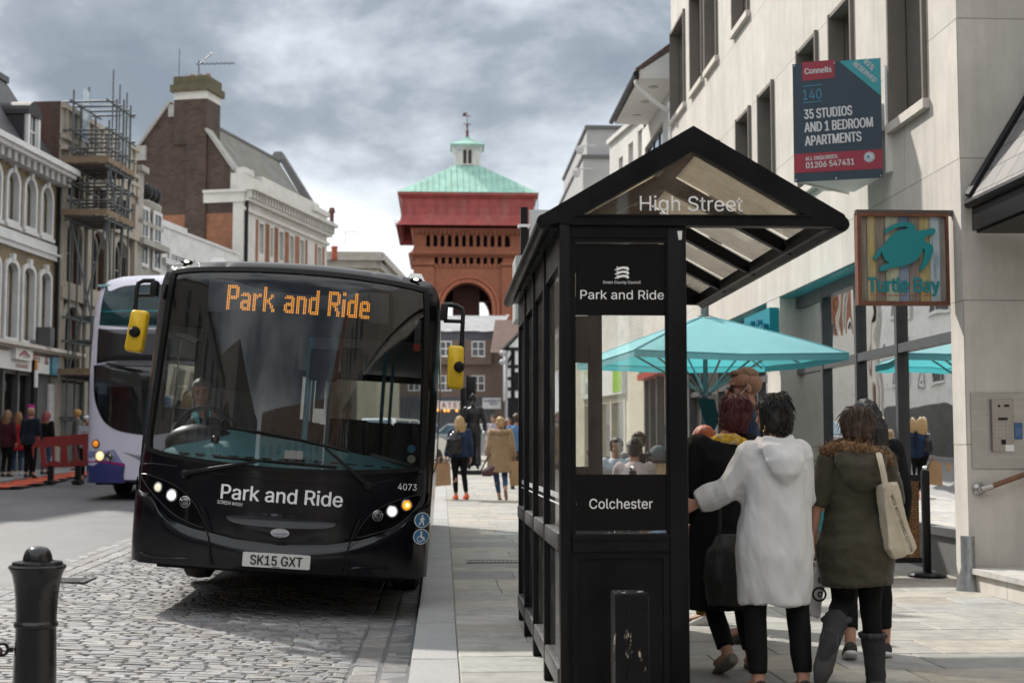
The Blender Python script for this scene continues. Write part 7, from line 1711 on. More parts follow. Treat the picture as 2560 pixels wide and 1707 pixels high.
mb.add(lastr+val,[(i,(i+1) % np_,np_+(i+1) % np_,np_+i) for i in range(np_)])
sm=MB()
for q in range(0,np_,N_):sm.tube([Vector(rings[j*np_+q])+Vector((0,0,.004)) for j in range(M_+1)],.007,4)
sm.tube([Vector(p_)+Vector((0,0,.002)) for p_ in lastr],.008,4,closed=True)
split(sm,'seam',M('seam_teal',(.16,.48,.54),.8),T,world=True)
cn=mb.build('canopy',m_par,T,world=True,smooth='auto',angle=40)
mb=MB()
for s in range(8):
    a,b=[(-1,-1),(0,-1),(1,-1),(1,0),(1,1),(0,1),(-1,1),(-1,0)][s];x,y=pq(a*hs_*.95,b*hs_*.95);mb.tube([(cx_,cy_,zt_-.05),(x,y,ze-.03)],.013,5)
    xm,ym=pq(a*hs_*.62,b*hs_*.62);mb.tube([(cx_+a*.05,cy_+b*.05,ze-.42),(xm,ym,zt_+(ze-zt_)*.62-.03)],.014,5)
split(mb,'rib',M('rib_grey',(.30,.33,.34),.4,.5),T,world=True)
mb=MB();mb.tube([(cx_,cy_,0.06),(cx_,cy_,zt_)],.03,12);mb.lathe([(.001,.14),(.05,.13),(.05,0),(.09,-.01),(.001,-.02)],(cx_,cy_,zt_+.03),14);mb.lathe([(.08,0),(.08,.05)],(cx_,cy_,ze-.46),12);mb.build('pole',M('pole_grey',(.22,.26,.27),.4,.5),T,world=True,smooth='auto')
mb=MB();mb.box(cx_-.35,cx_+.35,cy_-.35,cy_+.35,gY(Yq)+.006,gY(Yq)+.08,bev=.01);mb.build('base',m_grey_panel,T,world=True)
mb=MB();mb.add([(cx_-.1,cy_-.04,ze-.48),(cx_+.1,cy_-.05,ze-.5),(cx_+.16,cy_-.06,ze-.75),(cx_+.05,cy_-.05,ze-.98),(cx_-.02,cy_-.04,ze-.80),(cx_-.1,cy_-.04,ze-.48-.05)],[(0,1,2,4),(2,3,4),(0,4,5)]);mb.build('tie_strap',M('strap_green',(.01,.06,.07),.8),T,world=True)

m_wick=Mbrick('wicker',(.34,.17,.05),(.20,.09,.03),(.04,.02,.01),.06,.022,.004,.7,dirt=((.06,.03,.015),.6),dscale=3,bump=.8,off=.5,var=.35)
posts=[ao(2130,1330,13.86).x,2.72,1.86]
for i,x in enumerate(posts):
    T=thing('barrier_post',['black cafe barrier post on a disc base beside the restaurant window','black cafe barrier post on a disc base between the two wicker screens','black cafe barrier post on a disc base near the ginger haired person'][i],'post',(x,13.86,.02),group='cafe barrier posts')
    mb=MB();mb.box(-.035,.035,-.035,.035,.05,1.05,bev=.006);mb.build('post',m_black,T,smooth='auto');mb=MB();mb.lathe([(.001,0),(.185,0),(.185,.035),(.16,.055),(.001,.06)],(0,0,0),28);mb.build('base',m_black,T,smooth='auto')
    mb=MB();mb.ell((0,0,1.07),(.03,.03,.03),10,6);mb.build('cap',m_chrome,T,smooth=True)
for i in range(2):
    xa,xb=posts[i+1]+.05,posts[i]-.05;T=thing('wicker_screen',['woven brown wicker screen beside the restaurant window','woven brown wicker screen behind the woman in the white jacket'][i],'screen',((xa+xb)/2,13.86,.2),group='cafe wicker screens')
    mb=MB();mb.box(xa,xb,13.845,13.875,.97,1.03);mb.box(xa,xb,13.845,13.875,.17,.22);mb.build('frame',m_black,T,world=True)
    mb=MB();mb.box(xa+.02,xb-.02,13.852,13.868,.22,.97);mb.build('weave',m_wick,T,world=True)
    if i== 0:mb=MB();xm=(xa+xb)/2;mb.poly(lambda a,b,d:Vector((xm+a,13.851-d,.55+b)),smooth_closed([(-.2,.02),(-.08,.12),(.08,.12),(.17,.17),(.22,.12),(.15,.04),(.12,-.06),(.16,-.2),(.06,-.1),(-.08,-.1),(-.2,-.16),(-.14,-.05)],3),[],.003,None);mb.build('turtle_emblem',m_turt,T,world=True)
T=thing('slatted_screen','pale timber slatted cafe screen with black posts seen through the shelter glass','screen',(2.75,17,.09))
mb=MB()
for k in range(8):mb.box(2.52+k*.065,2.575+k*.065,17,17.02,.2,1.12)
mb.build('slats',M('slat_pine',(.50,.36,.18),.7,var=.2),T,world=True)
mb=MB()
for x in (2.48,3.06):mb.box(x-.03,x+.03,16.98,17.04,.09,1.18);mb.ell((x,17.01,1.22),(.035,.035,.035),10,6)
mb.box(2.48,3.06,16.99,17.03,1.12,1.15);mb.box(2.48,3.06,16.99,17.03,.17,.2);mb.build('frame',m_black,T,world=True)
for i,(x,y) in enumerate(((2.15,18.0),(3.5,16.2),(2.75,15.0))):
    T=thing('cafe_table',['cafe table among the seated group seen through the shelter glass','cafe table close to the restaurant window','cafe table under the turquoise parasol behind the wicker screen'][i],'table',(x,y,gY(y)),group='cafe tables');mb=MB();mb.box(-.35,.35,-.35,.35,.72,.75,bev=.008);mb.build('table_top',M('table_wood',(.20,.12,.07),.5,var=.3,stretch=(1,6,1)),T,smooth='auto');mb=MB();mb.tube([(0,0,.02),(0,0,.72)],.03,8);mb.lathe([(.001,0.005),(.22,.005),(.2,.02),(.001,.03)],(0,0,0),18);mb.build('leg',m_black,T)

# ------------------------------------------------------------------ works across the road: barrier, trench covers, sign post
T=thing('plastic_barrier','dark red plastic pedestrian barrier on black feet beside the lavender bus','barrier',(-9.2,34,zroad(-9.3,34)))
BR_=lambda x,y:(lambda p:(p.x,p.z))(at(x/5.6,980+y/5.6,34));g=lambda a,b,d=0.0:Vector((a,34-d,b))
xe_=BR_(1205,0)[0]+.45
o=[BR_(*p) for p in ((500,618),(552,618),(556,676),(606,676),(610,632),(1205,582))];o += [(xe_,o[-1][1]+.04),(xe_,BR_(1205,1020)[1]+.03)]+[BR_(*p) for p in ((1205,1035),(590,1060),(576,920),(562,770),(482,775),(466,932),(446,770),(500,690))]
hl=[[BR_(*p) for p in q] for q in (((632,775),(655,1000),(730,955),(722,752)),((765,745),(768,955),(852,985),(850,770)),((942,750),(960,985),(1040,948),(1030,728)),((1068,728),(1085,945),(1162,970),(1162,742)))]
mb=MB();mb.poly(g,o,hl,.03,-.03);mb.build('panel',M('barrier_red',(.22,.02,.018),.45,var=.12,vs=3),T,world=True)
mb=MB()
for x in (BR_(740,0)[0],BR_(1120,0)[0]):mb.box(x-.09,x+.09,33.75,34.25,zroad(-9.3,34)+.01,zroad(-9.3,34)+.10,bev=.02);mb.box(x-.06,x+.06,33.94,34.06,zroad(-9.3,34)+.1,BR_(740,1030)[1])
split(mb,'foot',m_rub,T,world=True)
m_org=M('cover_orange',(.62,.12,.06),.6,var=.2,vs=4,dirt=((.45,.2,.15),.5))
y=31.6
for i in range(7):
    x=-9.72+.06*math.sin(i*1.7)-.005*i;L_=1.28
    T=thing('trench_cover',['front trench','second trench','third trench','fourth trench','fifth trench','sixth trench','last trench'][i]+' cover in the row of orange plates with black edges along the far kerb','trench cover',(x,y,zroad(-9.5,y)),(0,0,R(rnd.uniform(-5,5))),group='orange trench covers along the kerb')
    mb=MB();mb.box(-.40,.34,0,L_,.035,.085,bev=.02);mb.build('plate',m_org,T,smooth='auto')
    mb=MB();mb.box(.30,.52,.03,L_*.47,.0,.07,bev=.03);mb.box(.30,.50,L_*.53,L_-.03,.0,.06,bev=.03);mb.box(-.44,-.36,0,L_,0,.05);mb.build('rubber_edge',m_rub,T,smooth='auto');y += L_+.03
T=thing('sign_post','black street post with a small orange tag and a white notice outside the insurance shop','post',(at(85,1100,36).x,36,zpav(-10,36)))
p=at(85,900,36);mb=MB();mb.tube([(p.x,36,zpav(-10,36)),(p.x,36,p.z)],.055,10);mb.build('pole',m_black,T,world=True)
mb=MB();mb.box(p.x+.04,p.x+.09,35.95,36.05,p.z-.25,p.z);mb.build('orange_tag',M('tag_orange',(.55,.27,.05),.5),T,world=True);mb=MB();mb.box(p.x+.04,p.x+.09,35.93,36.07,p.z-.68,p.z-.26);mb.build('notice',m_white,T,world=True)
mb=MB();q=at(82,1028,36);mb.box(q.x-.10,q.x+.06,35.9,35.93,q.z-.17,q.z+.17);mb.build('pink_notice',M('notice_pink',(.45,.02,.25),.5),T,world=True)
# traffic signals seen from behind near the end of the street
for (px,Y,top,lab) in ((1168,66,938,'black traffic signal seen from behind beside the yellow mirror'),(1154,70,965,'lower black traffic signal tucked behind the yellow mirror')):
    p=at(px,top,Y);T=thing('traffic_signal',lab,'traffic light',(p.x,Y,zroad(p.x,Y)),group='traffic signals');gz=zroad(p.x,Y)
    mb=MB();mb.tube([(p.x,Y,gz),(p.x,Y,p.z)],.06,8);mb.build('pole',m_black,T,world=True)
    mb=MB();mb.box(p.x+.02,p.x+.42,Y-.1,Y+.1,p.z-1.15,p.z-.05,bev=.04)
    for k in range(3):mb.tube([(p.x+.22,Y+.1,p.z-.25-k*.34),(p.x+.22,Y+.3,p.z-.25-k*.34)],.13,10)
    mb.build('signal_head',m_black,T,world=True,smooth='auto')
# ------------------------------------------------------------------ people
def remesh(mb,voxel,smooth=1,fold=None,seed=0):
    """fuse overlapping closed pieces into one continuous skin; fold = (amplitude, (fx,fy,fz))"""
    me=bpy.data.meshes.new('r');me.from_pydata([tuple(p) for p in mb.v],[],mb.f)
    ob=bpy.data.objects.new('r',me);C.objects.link(ob)
    md=ob.modifiers.new('r','REMESH');md.mode='VOXEL';md.voxel_size=voxel
    sm=ob.modifiers.new('s','SMOOTH');sm.factor=.5;sm.iterations=smooth
    dg=bpy.context.evaluated_depsgraph_get();ev=ob.evaluated_get(dg);m2=ev.to_mesh()
    vs=[v.co.copy() for v in m2.vertices];ns=[v.normal.copy() for v in m2.vertices];fs=[tuple(p.vertices) for p in m2.polygons];ev.to_mesh_clear()
    bpy.data.objects.remove(ob);bpy.data.meshes.remove(me)
    if fold:
        for amp,f in ([fold] if not isinstance(fold,list) else fold):
            sh=f[3] if len(f)>3 else 0
            off=Vector((seed*7.3,seed*3.1,seed*1.7))
            for i,v in enumerate(vs):
                q=Vector((v.x*f[0]+v.z*sh,v.y*f[1],v.z*f[2]))+off
                vs[i]=v+ns[i]*(amp*(noise.noise(q)+.5*noise.noise(q*2.1)))
    o=MB();o.v=vs;o.f=[list(f) for f in fs];o.m=[0]*len(fs);o.col=[None]*len(fs);return o
V=Vector
def skin(nm,c):return M('skin_'+nm,c,.5,var=.1,vs=14,bump=.08,bs=120)
m_skin=skin('fair',(.42,.22,.15));m_skin_t=skin('tan',(.30,.16,.10))
def cloth(nm,c,rough=.85,bump=.35,bs=90,**k):return M('cloth_'+nm,c,rough,var=k.pop('var',.12),vs=k.pop('vs',9),bump=bump,bs=bs,sheen=k.pop('sheen',.1),spec=.15,**k)
def hand(mb,w,d,side,curl=.7,palm=None):
    """w wrist, d forearm direction; five separate bent fingers"""
    d=V(d).normalized();p=V(palm).normalized() if palm else V((-side,0,0));p=(p-d*p.dot(d)).normalized();a=d.cross(p)   # a: across the knuckles
    fwd=V((0,1,0));a=a if a.dot(fwd)>0 else-a
    c=V(w)
    mb.tube([c-d*.02,c+d*.03,c+d*.075,c+d*.088],[(.020,.026),(.015,.036),(.014,.040),(.010,.034)],10,up=tuple(p))
    for i,(o,L) in enumerate(((.030,.068),(.010,.076),(-.010,.070),(-.029,.056))):
        q=c+d*.08+a*o;dd=d.copy();pts=[q];t=0
        for k in range(3):t += curl*(.45 if k== 0 else .6);dd=d*math.cos(t)+p*math.sin(t);q=q+dd*L*(.42,.33,.25)[k];pts.append(q)
        mb.tube(pts,[.0095,.009,.0082,.0065],7)
    q=c+d*.02+a*.028;q1=q+(d*.55+a*.7+p*.35).normalized()*.036;q2=q1+(d*.85+a*.15+p*.5).normalized()*.03
    mb.tube([q,q1,q2],[.012,.0105,.0075],7)
def head(mb,c,k,yaw=0,pitch=0,roll=0,s=1.0):
    """skull, jaw, nose, ears, brow, lips; faces +y before rotation"""
    Rm=Euler((pitch,roll,yaw),'ZXY').to_matrix() if False else (Matrix.Rotation(yaw,3,'Z') @ Matrix.Rotation(pitch,3,'X') @ Matrix.Rotation(roll,3,'Y'))
    f=lambda x,y,z:c+Rm @ (V((x,y,z))*s)
    mb.ell(f(0,-.012,.03),(.076*s,.094*s,.088*s),18,12,M=Rm.to_4x4())
    mb.ell(f(0,.022,-.035),(.060*s,.070*s,.080*s),16,10,M=Rm.to_4x4())
    mb.ell(f(0,.062,-.085),(.028*s,.025*s,.024*s),12,8,M=Rm.to_4x4())
    mb.tube([f(0,.088,.012),f(0,.100,-.012),f(0,.112,-.034),f(0,.098,-.043)],[.009*s,.011*s,.014*s,.010*s],8)
    for sx in (-1,1):
        mb.ell(f(sx*.078,-.012,-.012),(.010*s,.020*s,.032*s),10,8,M=Rm.to_4x4());mb.tube([f(sx*.012,.086,.020),f(sx*.045,.076,.022)],.009*s,6)
        mb.ell(f(sx*.036,.062,-.028),(.024*s,.020*s,.020*s),10,8,M=Rm.to_4x4())
    mb.tube([f(-.022,.083,-.062),f(0,.093,-.060),f(.022,.083,-.062)],[.005*s,.008*s,.005*s],7);mb.tube([f(-.018,.083,-.070),f(0,.090,-.072),f(.018,.083,-.070)],[.005*s,.008*s,.005*s],7)
    return f
def eyes(parent,f,s=1.0):
    for sx in (-1,1):
        mb=MB();mb.ell(f(sx*.031,.074,.004),(.011*s,.008*s,.007*s),10,6);mb.build('eye',M('eye_white',(.36,.33,.31),.3),parent,smooth=True)
        mb=MB();mb.ell(f(sx*.031,.081,.004),(.005*s,.003*s,.005*s),8,5);mb.build('iris',M('eye_dark',(.03,.02,.015),.15),parent,smooth=True)
        mb=MB();mb.tube([f(sx*.014,.087,.026),f(sx*.032,.083,.031),f(sx*.05,.07,.026)],[.004*s,.005*s,.003*s],6);mb.build('eyebrow',M('brow_brown',(.09,.05,.03),.8),parent,smooth=True)

def figure(label,loc,yaw,H=1.65,J=None,vox=.012,skin_m=None,cat='person',hyaw=0,hpitch=0,hroll=0,curl=.7,face=False,group=None,name='person',legs=True):
    """Empty at the feet, continuous body, joints in local metres (faces +y). Returns thing, joints, head frame"""
    T=thing(name,label,cat,loc,(0,0,yaw),group)
    k=H/1.68
    j=dict(pel=(0,0,.92),waist=(0,.0,1.06),chest=(0,-.01,1.27),neck=(0,-.015,1.42),head=(0,.015,1.565),
             ls=(-.165,-.01,1.365),rs=(.165,-.01,1.365),le=(-.215,-.03,1.09),re=(.215,-.03,1.09),lw=(-.225,.04,.86),rw=(.225,.04,.86),
             lh=(-.085,0,.88),rh=(.085,0,.88),lk=(-.09,.02,.49),rk=(.09,.02,.49),la=(-.09,-.02,.085),ra=(.09,-.02,.085),lt=(-.105,.14,.03),rt=(.105,.14,.03))
    if J:j.update(J)
    j={a:V(b)*k for a,b in j.items()}
    mb=MB()
    mb.tube([j['pel']-V((0,0,.09))*k,j['pel'],j['waist'],j['chest'],j['neck']-V((0,0,.06))*k,j['neck']],[(.13*k,.10*k),(.15*k,.105*k),(.12*k,.09*k),(.135*k,.095*k),(.085*k,.065*k),(.052*k,.052*k)],16,up=(1,0,0))
    mb.tube([j['neck']-V((0,0,.04)),j['neck']+(j['head']-j['neck'])*.55,j['head']-V((0,0,.02))],[.060*k,.052*k,.055*k],12)
    f=head(mb,j['head'],k,hyaw,hpitch,hroll,k)
    for s,a,e,w in ((-1,'ls','le','lw'),(1,'rs','re','rw')):
        mb.tube([j[a],j[a].lerp(j[e],.5),j[e],j[e].lerp(j[w],.4),j[w]],[.040*k,.042*k,.038*k,.036*k,.026*k],10);hand(mb,j[w],j[w]-j[e],s,curl,palm=(-s,.25,0))
    if legs:
        for s,h_,kn,an,to in ((-1,'lh','lk','la','lt'),(1,'rh','rk','ra','rt')):
            mb.tube([j[h_],j[h_].lerp(j[kn],.5),j[kn],j[kn].lerp(j[an],.35),j[an]],[.088*k,.072*k,.052*k,.054*k,.036*k],12)
            d=(j[to]-j[an]);mb.tube([j[an]-d*.22-V((0,0,.02)),j[an]+d*.1-V((0,0,.02)),j[to]],[.030*k,.040*k,.024*k],10)
    body=remesh(mb,vox,2).build('body',skin_m or m_skin,T,smooth=True,uv=False)
    if face:eyes(T,f,k)
    return T,j,f,k
def sleeve(mb,a,e,w,r0,r1,r2):mb.tube([a,a.lerp(e,.5),e,e.lerp(w,.5),w],[r0,(r0+r1)/2,r1,(r1+r2)/2,r2],12)
def trousers(T,j,k,m,r=(.105,.082,.062,.06,.052),top='waist',bottom=.9,vox=.012,seed=1,name='trousers',flare=1.0):
    mb=MB()
    mb.tube([j['pel']-V((0,0,.10))*k,j['pel'],j['waist']],[(.14*k,.115*k),(.172*k,.128*k),(.142*k,.112*k)],16,up=(1,0,0))
    for h_,kn,an in (('lh','lk','la'),('rh','rk','ra')):
        e=j[kn].lerp(j[an],bottom);mb.tube([j[h_]+V((0,0,.02)),j[h_].lerp(j[kn],.5),j[kn],j[kn].lerp(e,.5),e],[r[0]*k,r[1]*k,r[2]*k,r[3]*k,r[4]*k*flare],12)
    return remesh(mb,vox,2,(.006,(9,9,7)),seed).build(name,m,T,smooth=True,uv=False)
def coat(T,j,k,m,hem,rings=None,sl=(.075,.066,.056),vox=.012,seed=2,name='coat',extra=None,fold=(.009,(7,7,3)),bulk=1.0,lw=1.0,cuff=.93,hemw=(.21,.16),smooth=2,sleeves=(True,True)):
    """torso shell from hem height to the collar, sleeves fused in"""
    mb=MB();hz_2=hem*k
    b=bulk
    pts=[V((j['pel'].x,j['pel'].y,hz_2)),V((j['pel'].x,j['pel'].y,(hz_2+j['waist'].z)/2)),j['waist'],j['chest'],j['chest'].lerp(j['neck'],.62),j['neck']+V((0,0,.005))]
    rr=rings or [(hemw[0]*k,hemw[1]*k),((hemw[0]*.55+.17*.45)*k*b,(hemw[1]*.55+.14*.45)*k*b),(.158*k*b,.130*k*b),(.178*k*b,.138*k*b),(.145*k*b,.105*k*b),(.075*k,.070*k)]
    mb.tube(pts,rr,22,up=(1,0,0))
    for on,a,e,w in ((sleeves[0],'ls','le','lw'),(sleeves[1],'rs','re','rw')):
        if on:sleeve(mb,j[a],j[e],j[e].lerp(j[w],cuff),sl[0]*k,sl[1]*k,sl[2]*k);mb.ell(j[a],(sl[0]*k*.93,)*3,12,8)
    if extra:extra(mb)
    return remesh(mb,vox,smooth,fold,seed).build(name,m,T,smooth=True,uv=False)
def shoes(T,j,k,m,boot=0.0,vox=.01,sole=None,r=.045,name='shoe',fluff=None):
    for kn,an,to in (('lk','la','lt'),('rk','ra','rt')):
        mb=MB();d=j[to]-j[an];d2=d.normalized();up=(j[kn]-j[an]).normalized()
        low=j[an]-up*.045*k
        mb.tube([low-d*.30,low+d*.1,low+d*.7+V((0,0,-.0)),low+d*1.22-up*.005],[(r*.95*k,r*.9*k),(r*1.1*k,r*1.05*k),(r*.85*k,r*1.08*k),(r*.5*k,r*.8*k)],14,up=tuple(up))
        if boot:mb.tube([j[an]-up*.03,j[an]+up*boot*.5,j[an]+up*boot],[r*1.15*k,r*1.22*k,r*1.42*k],14)
        s=remesh(mb,vox,2,(.004,(14,14,14)) if boot else None).build(name,m,T,smooth=True,uv=False)
        if sole:
            mb=MB();b=low-up*.036*k;mb.tube([b-d*.36,b+d*.1,b+d*.8,b+d*1.3],[(.014,r*.9*k),(.015,r*1.05*k),(.015,r*1.1*k),(.012,r*.6*k)],10,up=tuple(up));q=mb.build('sole',sole,T,smooth=True,uv=False);q.parent=s
        if fluff:
            mb=MB();c=j[an]+up*boot;mb.tube([c+V((math.cos(t),math.sin(t),0))*r*1.36*k for t in [i*math.pi/8 for i in range(16)]],.016,7,closed=True);q=remesh(mb,.007,1,(.008,(60,60,60))).build('fur_cuff',fluff,T,smooth=True,uv=False);q.parent=s
def hair(T,f,k,m,style,vox=.009,seed=3,L=.2,name='hair',amp=.008,width=1.0):
    mb=MB();c=f(0,-.018,.036)
    E=lambda x,y,z,r:mb.ell(f(x,y,z),tuple(q*k for q in r),16,10)
    if style != 'fade':E(0,-.028,.038,(.090,.100,.094))
    if style== 'long':
        for x,y,q in ((0,-.085,1),(-.055,-.055,.94),(.055,-.055,.94),(-.03,-.08,1.05),(.03,-.08,1.03)):
            a=f(x*.8,y,.03);p1=f(x*1.15*width,y-.015,-.08);p2=f(x*1.25*width,y-.022,-.08-L*q*.6);p3=f(x*.95*width,y-.02,-.08-L*q);mb.tube([a,p1,p2,p3],[.05*k,.052*k*width,.045*k*width,.016*k],10)
        for sx in (-1,1):mb.tube([f(sx*.07,.01,.05),f(sx*.085,-.0,-.03),f(sx*.08,-.02,-.12)],[.03*k,.028*k,.012*k],8)
    if style== 'bob':
        E(0,-.035,-.01,(.098,.095,.085));E(0,-.05,-.06,(.085,.065,.06))
    if style== 'bun':
        E(0,-.10,.10,(.045,.045,.045));E(0,-.05,-.03,(.075,.06,.05))
    if style== 'short':E(0,-.035,.0,(.088,.085,.08));E(0,.035,.085,(.06,.05,.035))
    if style== 'fade':
        E(0,-.020,.068,(.068,.082,.060));E(0,.045,.088,(.048,.040,.026))
    o=remesh(mb,vox,1,[(amp,(34,34,7)),(amp*.7,(75,75,16))],seed)
    if style== 'bob' or style== 'spiky':
        pass
    return o.build(name,m,T,smooth=True,uv=False)
def strands(mb,f,k,n,L,seed,zmin=-.06,spread=.6,down=.35,r=.0045):
    rg=random.Random(seed)
    for _ in range(n):
        a=rg.uniform(0,2*math.pi);z=rg.uniform(zmin,.13);q=math.sqrt(max(.05,1-min(1,(z-.036)/.098) ** 2)) if z>.036 else 1
        if z<.06 and-.9<math.atan2(math.sin(a),math.cos(a))-math.pi/2<.9:continue
        p=V((.088*q*math.cos(a),-.028+.098*q*math.sin(a),z));nrm=V((p.x,p.y+.028,p.z-.036)).normalized()
        dn=V((nrm.x*.25,nrm.y*.25,-1));tg=(dn-nrm*dn.dot(nrm));t=(tg.normalized()*down+nrm*.28+V((rg.uniform(-1,1),rg.uniform(-1,1),rg.uniform(-1,1)))*spread).normalized();l=L*rg.uniform(.6,1.2)
        b=p*.97;mb.tube([f(*b),f(*(b+t*l*.5)),f(*(b+(t+V((0,0,-.35))).normalized()*l))],[r,r*.8,.0008],4)
m_blk=cloth('black',(.008,.008,.009),.8,sheen=.0);m_legg=cloth('leggings',(.006,.006,.0065),.75,sheen=0);m_jean=cloth('denim',(.035,.075,.15));m_paleden=cloth('pale_denim',(.20,.32,.42))
m_trn=M('trainer_black',(.012,.012,.012),.6);m_trn_o=M('trainer_orange',(.75,.11,.02),.55);m_wsh=M('trainer_white',(.6,.6,.6),.6)
H_=lambda n,c:M('hair_'+n,c,.5,var=.45,vs=26,stretch=(5,5,.7),bump=.5,bs=60)
h_black=H_('black',(.008,.007,.007));h_purple=H_('plum',(.085,.012,.022));h_brown=H_('brown',(.06,.033,.02));h_dark=H_('dark',(.016,.012,.010));h_blond=H_('blond',(.44,.29,.13));h_ginger=H_('ginger',(.34,.075,.018));h_grey=H_('grey',(.24,.23,.21));h_fair=H_('fair',(.19,.115,.06));h_pink=H_('faded_red',(.24,.05,.05))
g0=lambda x,y:(x,y,gY(y)+.005)

# -- woman in the white hooded jacket
T,j,f,k=figure('woman with short black hair in a long white hooded jacket, arm round her companion',g0(1.735,7.4),R(8),1.545,vox=.008,hyaw=R(28),hroll=R(-4),
    J=dict(ls=(-.14,-.01,1.345),rs=(.14,-.01,1.345),le=(-.265,.05,1.13),lw=(-.425,.12,1.06),re=(.20,.08,1.10),rw=(.16,.26,1.02),lk=(-.12,.0,.48),rk=(.125,-.02,.48),la=(-.13,-.06,.085),ra=(.12,-.10,.085),lt=(-.15,.10,.03),rt=(.14,.06,.03),lh=(-.10,0,.88),rh=(.10,0,.88)))
m_wj=M('jacket_white',(.61,.61,.62),.7,var=.05,vs=5)
def ex(mb):
    mb.tube([V((0,y,z))*k for y,z in ((-.07,1.42),(-.125,1.375),(-.165,1.30),(-.172,1.235),(-.155,1.18))],[(w*k,d*k) for w,d in ((.10,.03),(.138,.05),(.128,.055),(.085,.048),(.03,.02))],18,up=(1,0,0))
    mb.tube([V((-.085,.02,1.42))*k,V((-.075,-.07,1.42))*k,V((0,-.11,1.40))*k,V((.075,-.07,1.42))*k,V((.085,.02,1.42))*k],[.028,.034,.036,.034,.028],10)
coat(T,j,k,m_wj,.50,rings=[(.205*k,.165*k),(.232*k,.19*k),(.205*k,.17*k),(.205*k,.158*k),(.165*k,.115*k),(.085*k,.08*k)],sl=(.095,.085,.062),vox=.009,extra=ex,fold=[(.020,(6,6,1.8,2.5)),(.009,(11,11,3.0,-4)),(.004,(19,19,5,7))],name='jacket',smooth=3)
trousers(T,j,k,m_legg,r=(.115,.092,.068,.062,.055),vox=.010);shoes(T,j,k,m_trn,sole=m_blk)
hair(T,f,k,h_black,'bob',seed=4,amp=.012)
mb=MB();strands(mb,f,k,900,.05,5,zmin=-.10,spread=.40,down=.9,r=.0035);mb.build('hair_strands',h_black,T)
mb=MB();mb.tube([f(-.082,-.006,-.068)+V((.0,.016*math.cos(t),.016*math.sin(t))) for t in [i*math.pi/8 for i in range(16)]],.0025,5,closed=True);mb.build('earring',M('gold',(.7,.45,.2),.25,1),T,smooth=True)

# -- woman in the long black coat
T,j,f,k=figure('woman with plum red hair in a long black coat and yellow scarf',g0(1.615,8.15),R(14),1.575,vox=.009,hroll=R(10),hyaw=R(10),
    J=dict(head=(.075,.01,1.555),neck=(.03,-.015,1.42),lk=(-.09,.04,.49),la=(-.055,-.16,.13),lt=(-.06,.0,.05),rk=(.11,.02,.48),ra=(.20,.04,.085),rt=(.24,.19,.03),le=(-.25,.0,1.10),lw=(-.22,.14,.92)))
coat(T,j,k,m_blk,.38,rings=[(.255*k,.20*k),(.225*k,.18*k),(.20*k,.155*k),(.205*k,.15*k),(.165*k,.115*k),(.07*k,.07*k)],sl=(.088,.078,.062),fold=[(.012,(6,6,2)),(.006,(15,15,9))],vox=.011)
trousers(T,j,k,m_legg);hair(T,f,k,h_purple,'bob',seed=5,amp=.012)
mb=MB();strands(mb,f,k,700,.055,9,zmin=-.08,spread=.3,down=1.0,r=.004);mb.build('hair_strands',h_purple,T)
m_scarf=M('scarf_yellow',(.55,.33,.01),.8,var=.5,vs=38,dirt=((.55,.5,.42),2.0),dscale=30,bump=.5)
mb=MB();mb.tube([j['neck']+V((.085*math.cos(t)*1.15,-.01+.075*math.sin(t),-.012+.012*math.sin(t*2)-.02*abs(math.cos(t)))) for t in [i*math.pi/10 for i in range(20)]],[(.036,.024)]*20,9,closed=True);remesh(mb,.008,1,(.008,(24,24,24))).build('scarf',m_scarf,T,smooth=True,uv=False)
mb=MB();mb.tube([V((-.13,.05,.42))*k,V((-.14,.05,.34))*k],[.05,.02],8);mb.build('dress_hem',m_scarf,T,smooth=True)
m_sand=M('sandal_grey',(.16,.15,.13),.6);shoes(T,j,k,m_sand,r=.038,name='sandal')
mb=MB();mb.tube([j['rs']+V((-.02,-.05,.03)),V((0,-.165,1.22))*k,V((-.16,-.16,1.03))*k],.010,5);mb.build('shoulder_strap',m_blk,T,smooth=True)
T2=thing('shoulder_bag','large slouchy black bag hanging between the black coat and the white jacket','bag',(1.60,7.86,.6))
mb=MB();mb.tube([(1.575,7.90,.40),(1.58,7.90,.55),(1.585,7.91,.70),(1.59,7.92,.80)],[(.10,.05),(.135,.07),(.115,.06),(.06,.03)],14,up=(1,0,0));remesh(mb,.009,2,(.010,(9,9,7)),4).build('pouch',M('bag_black',(.007,.007,.008),.45),T2,world=True,smooth=True,uv=False)
mb=MB();mb.tube(smooth_open([(1.54,7.91,.78),(1.545,7.90,.93),(1.49,7.87,1.03),(1.47,7.86,1.07)],4),.010,6);mb.build('strap',M('bag_black',(.007,.007,.008),.45),T2,world=True)

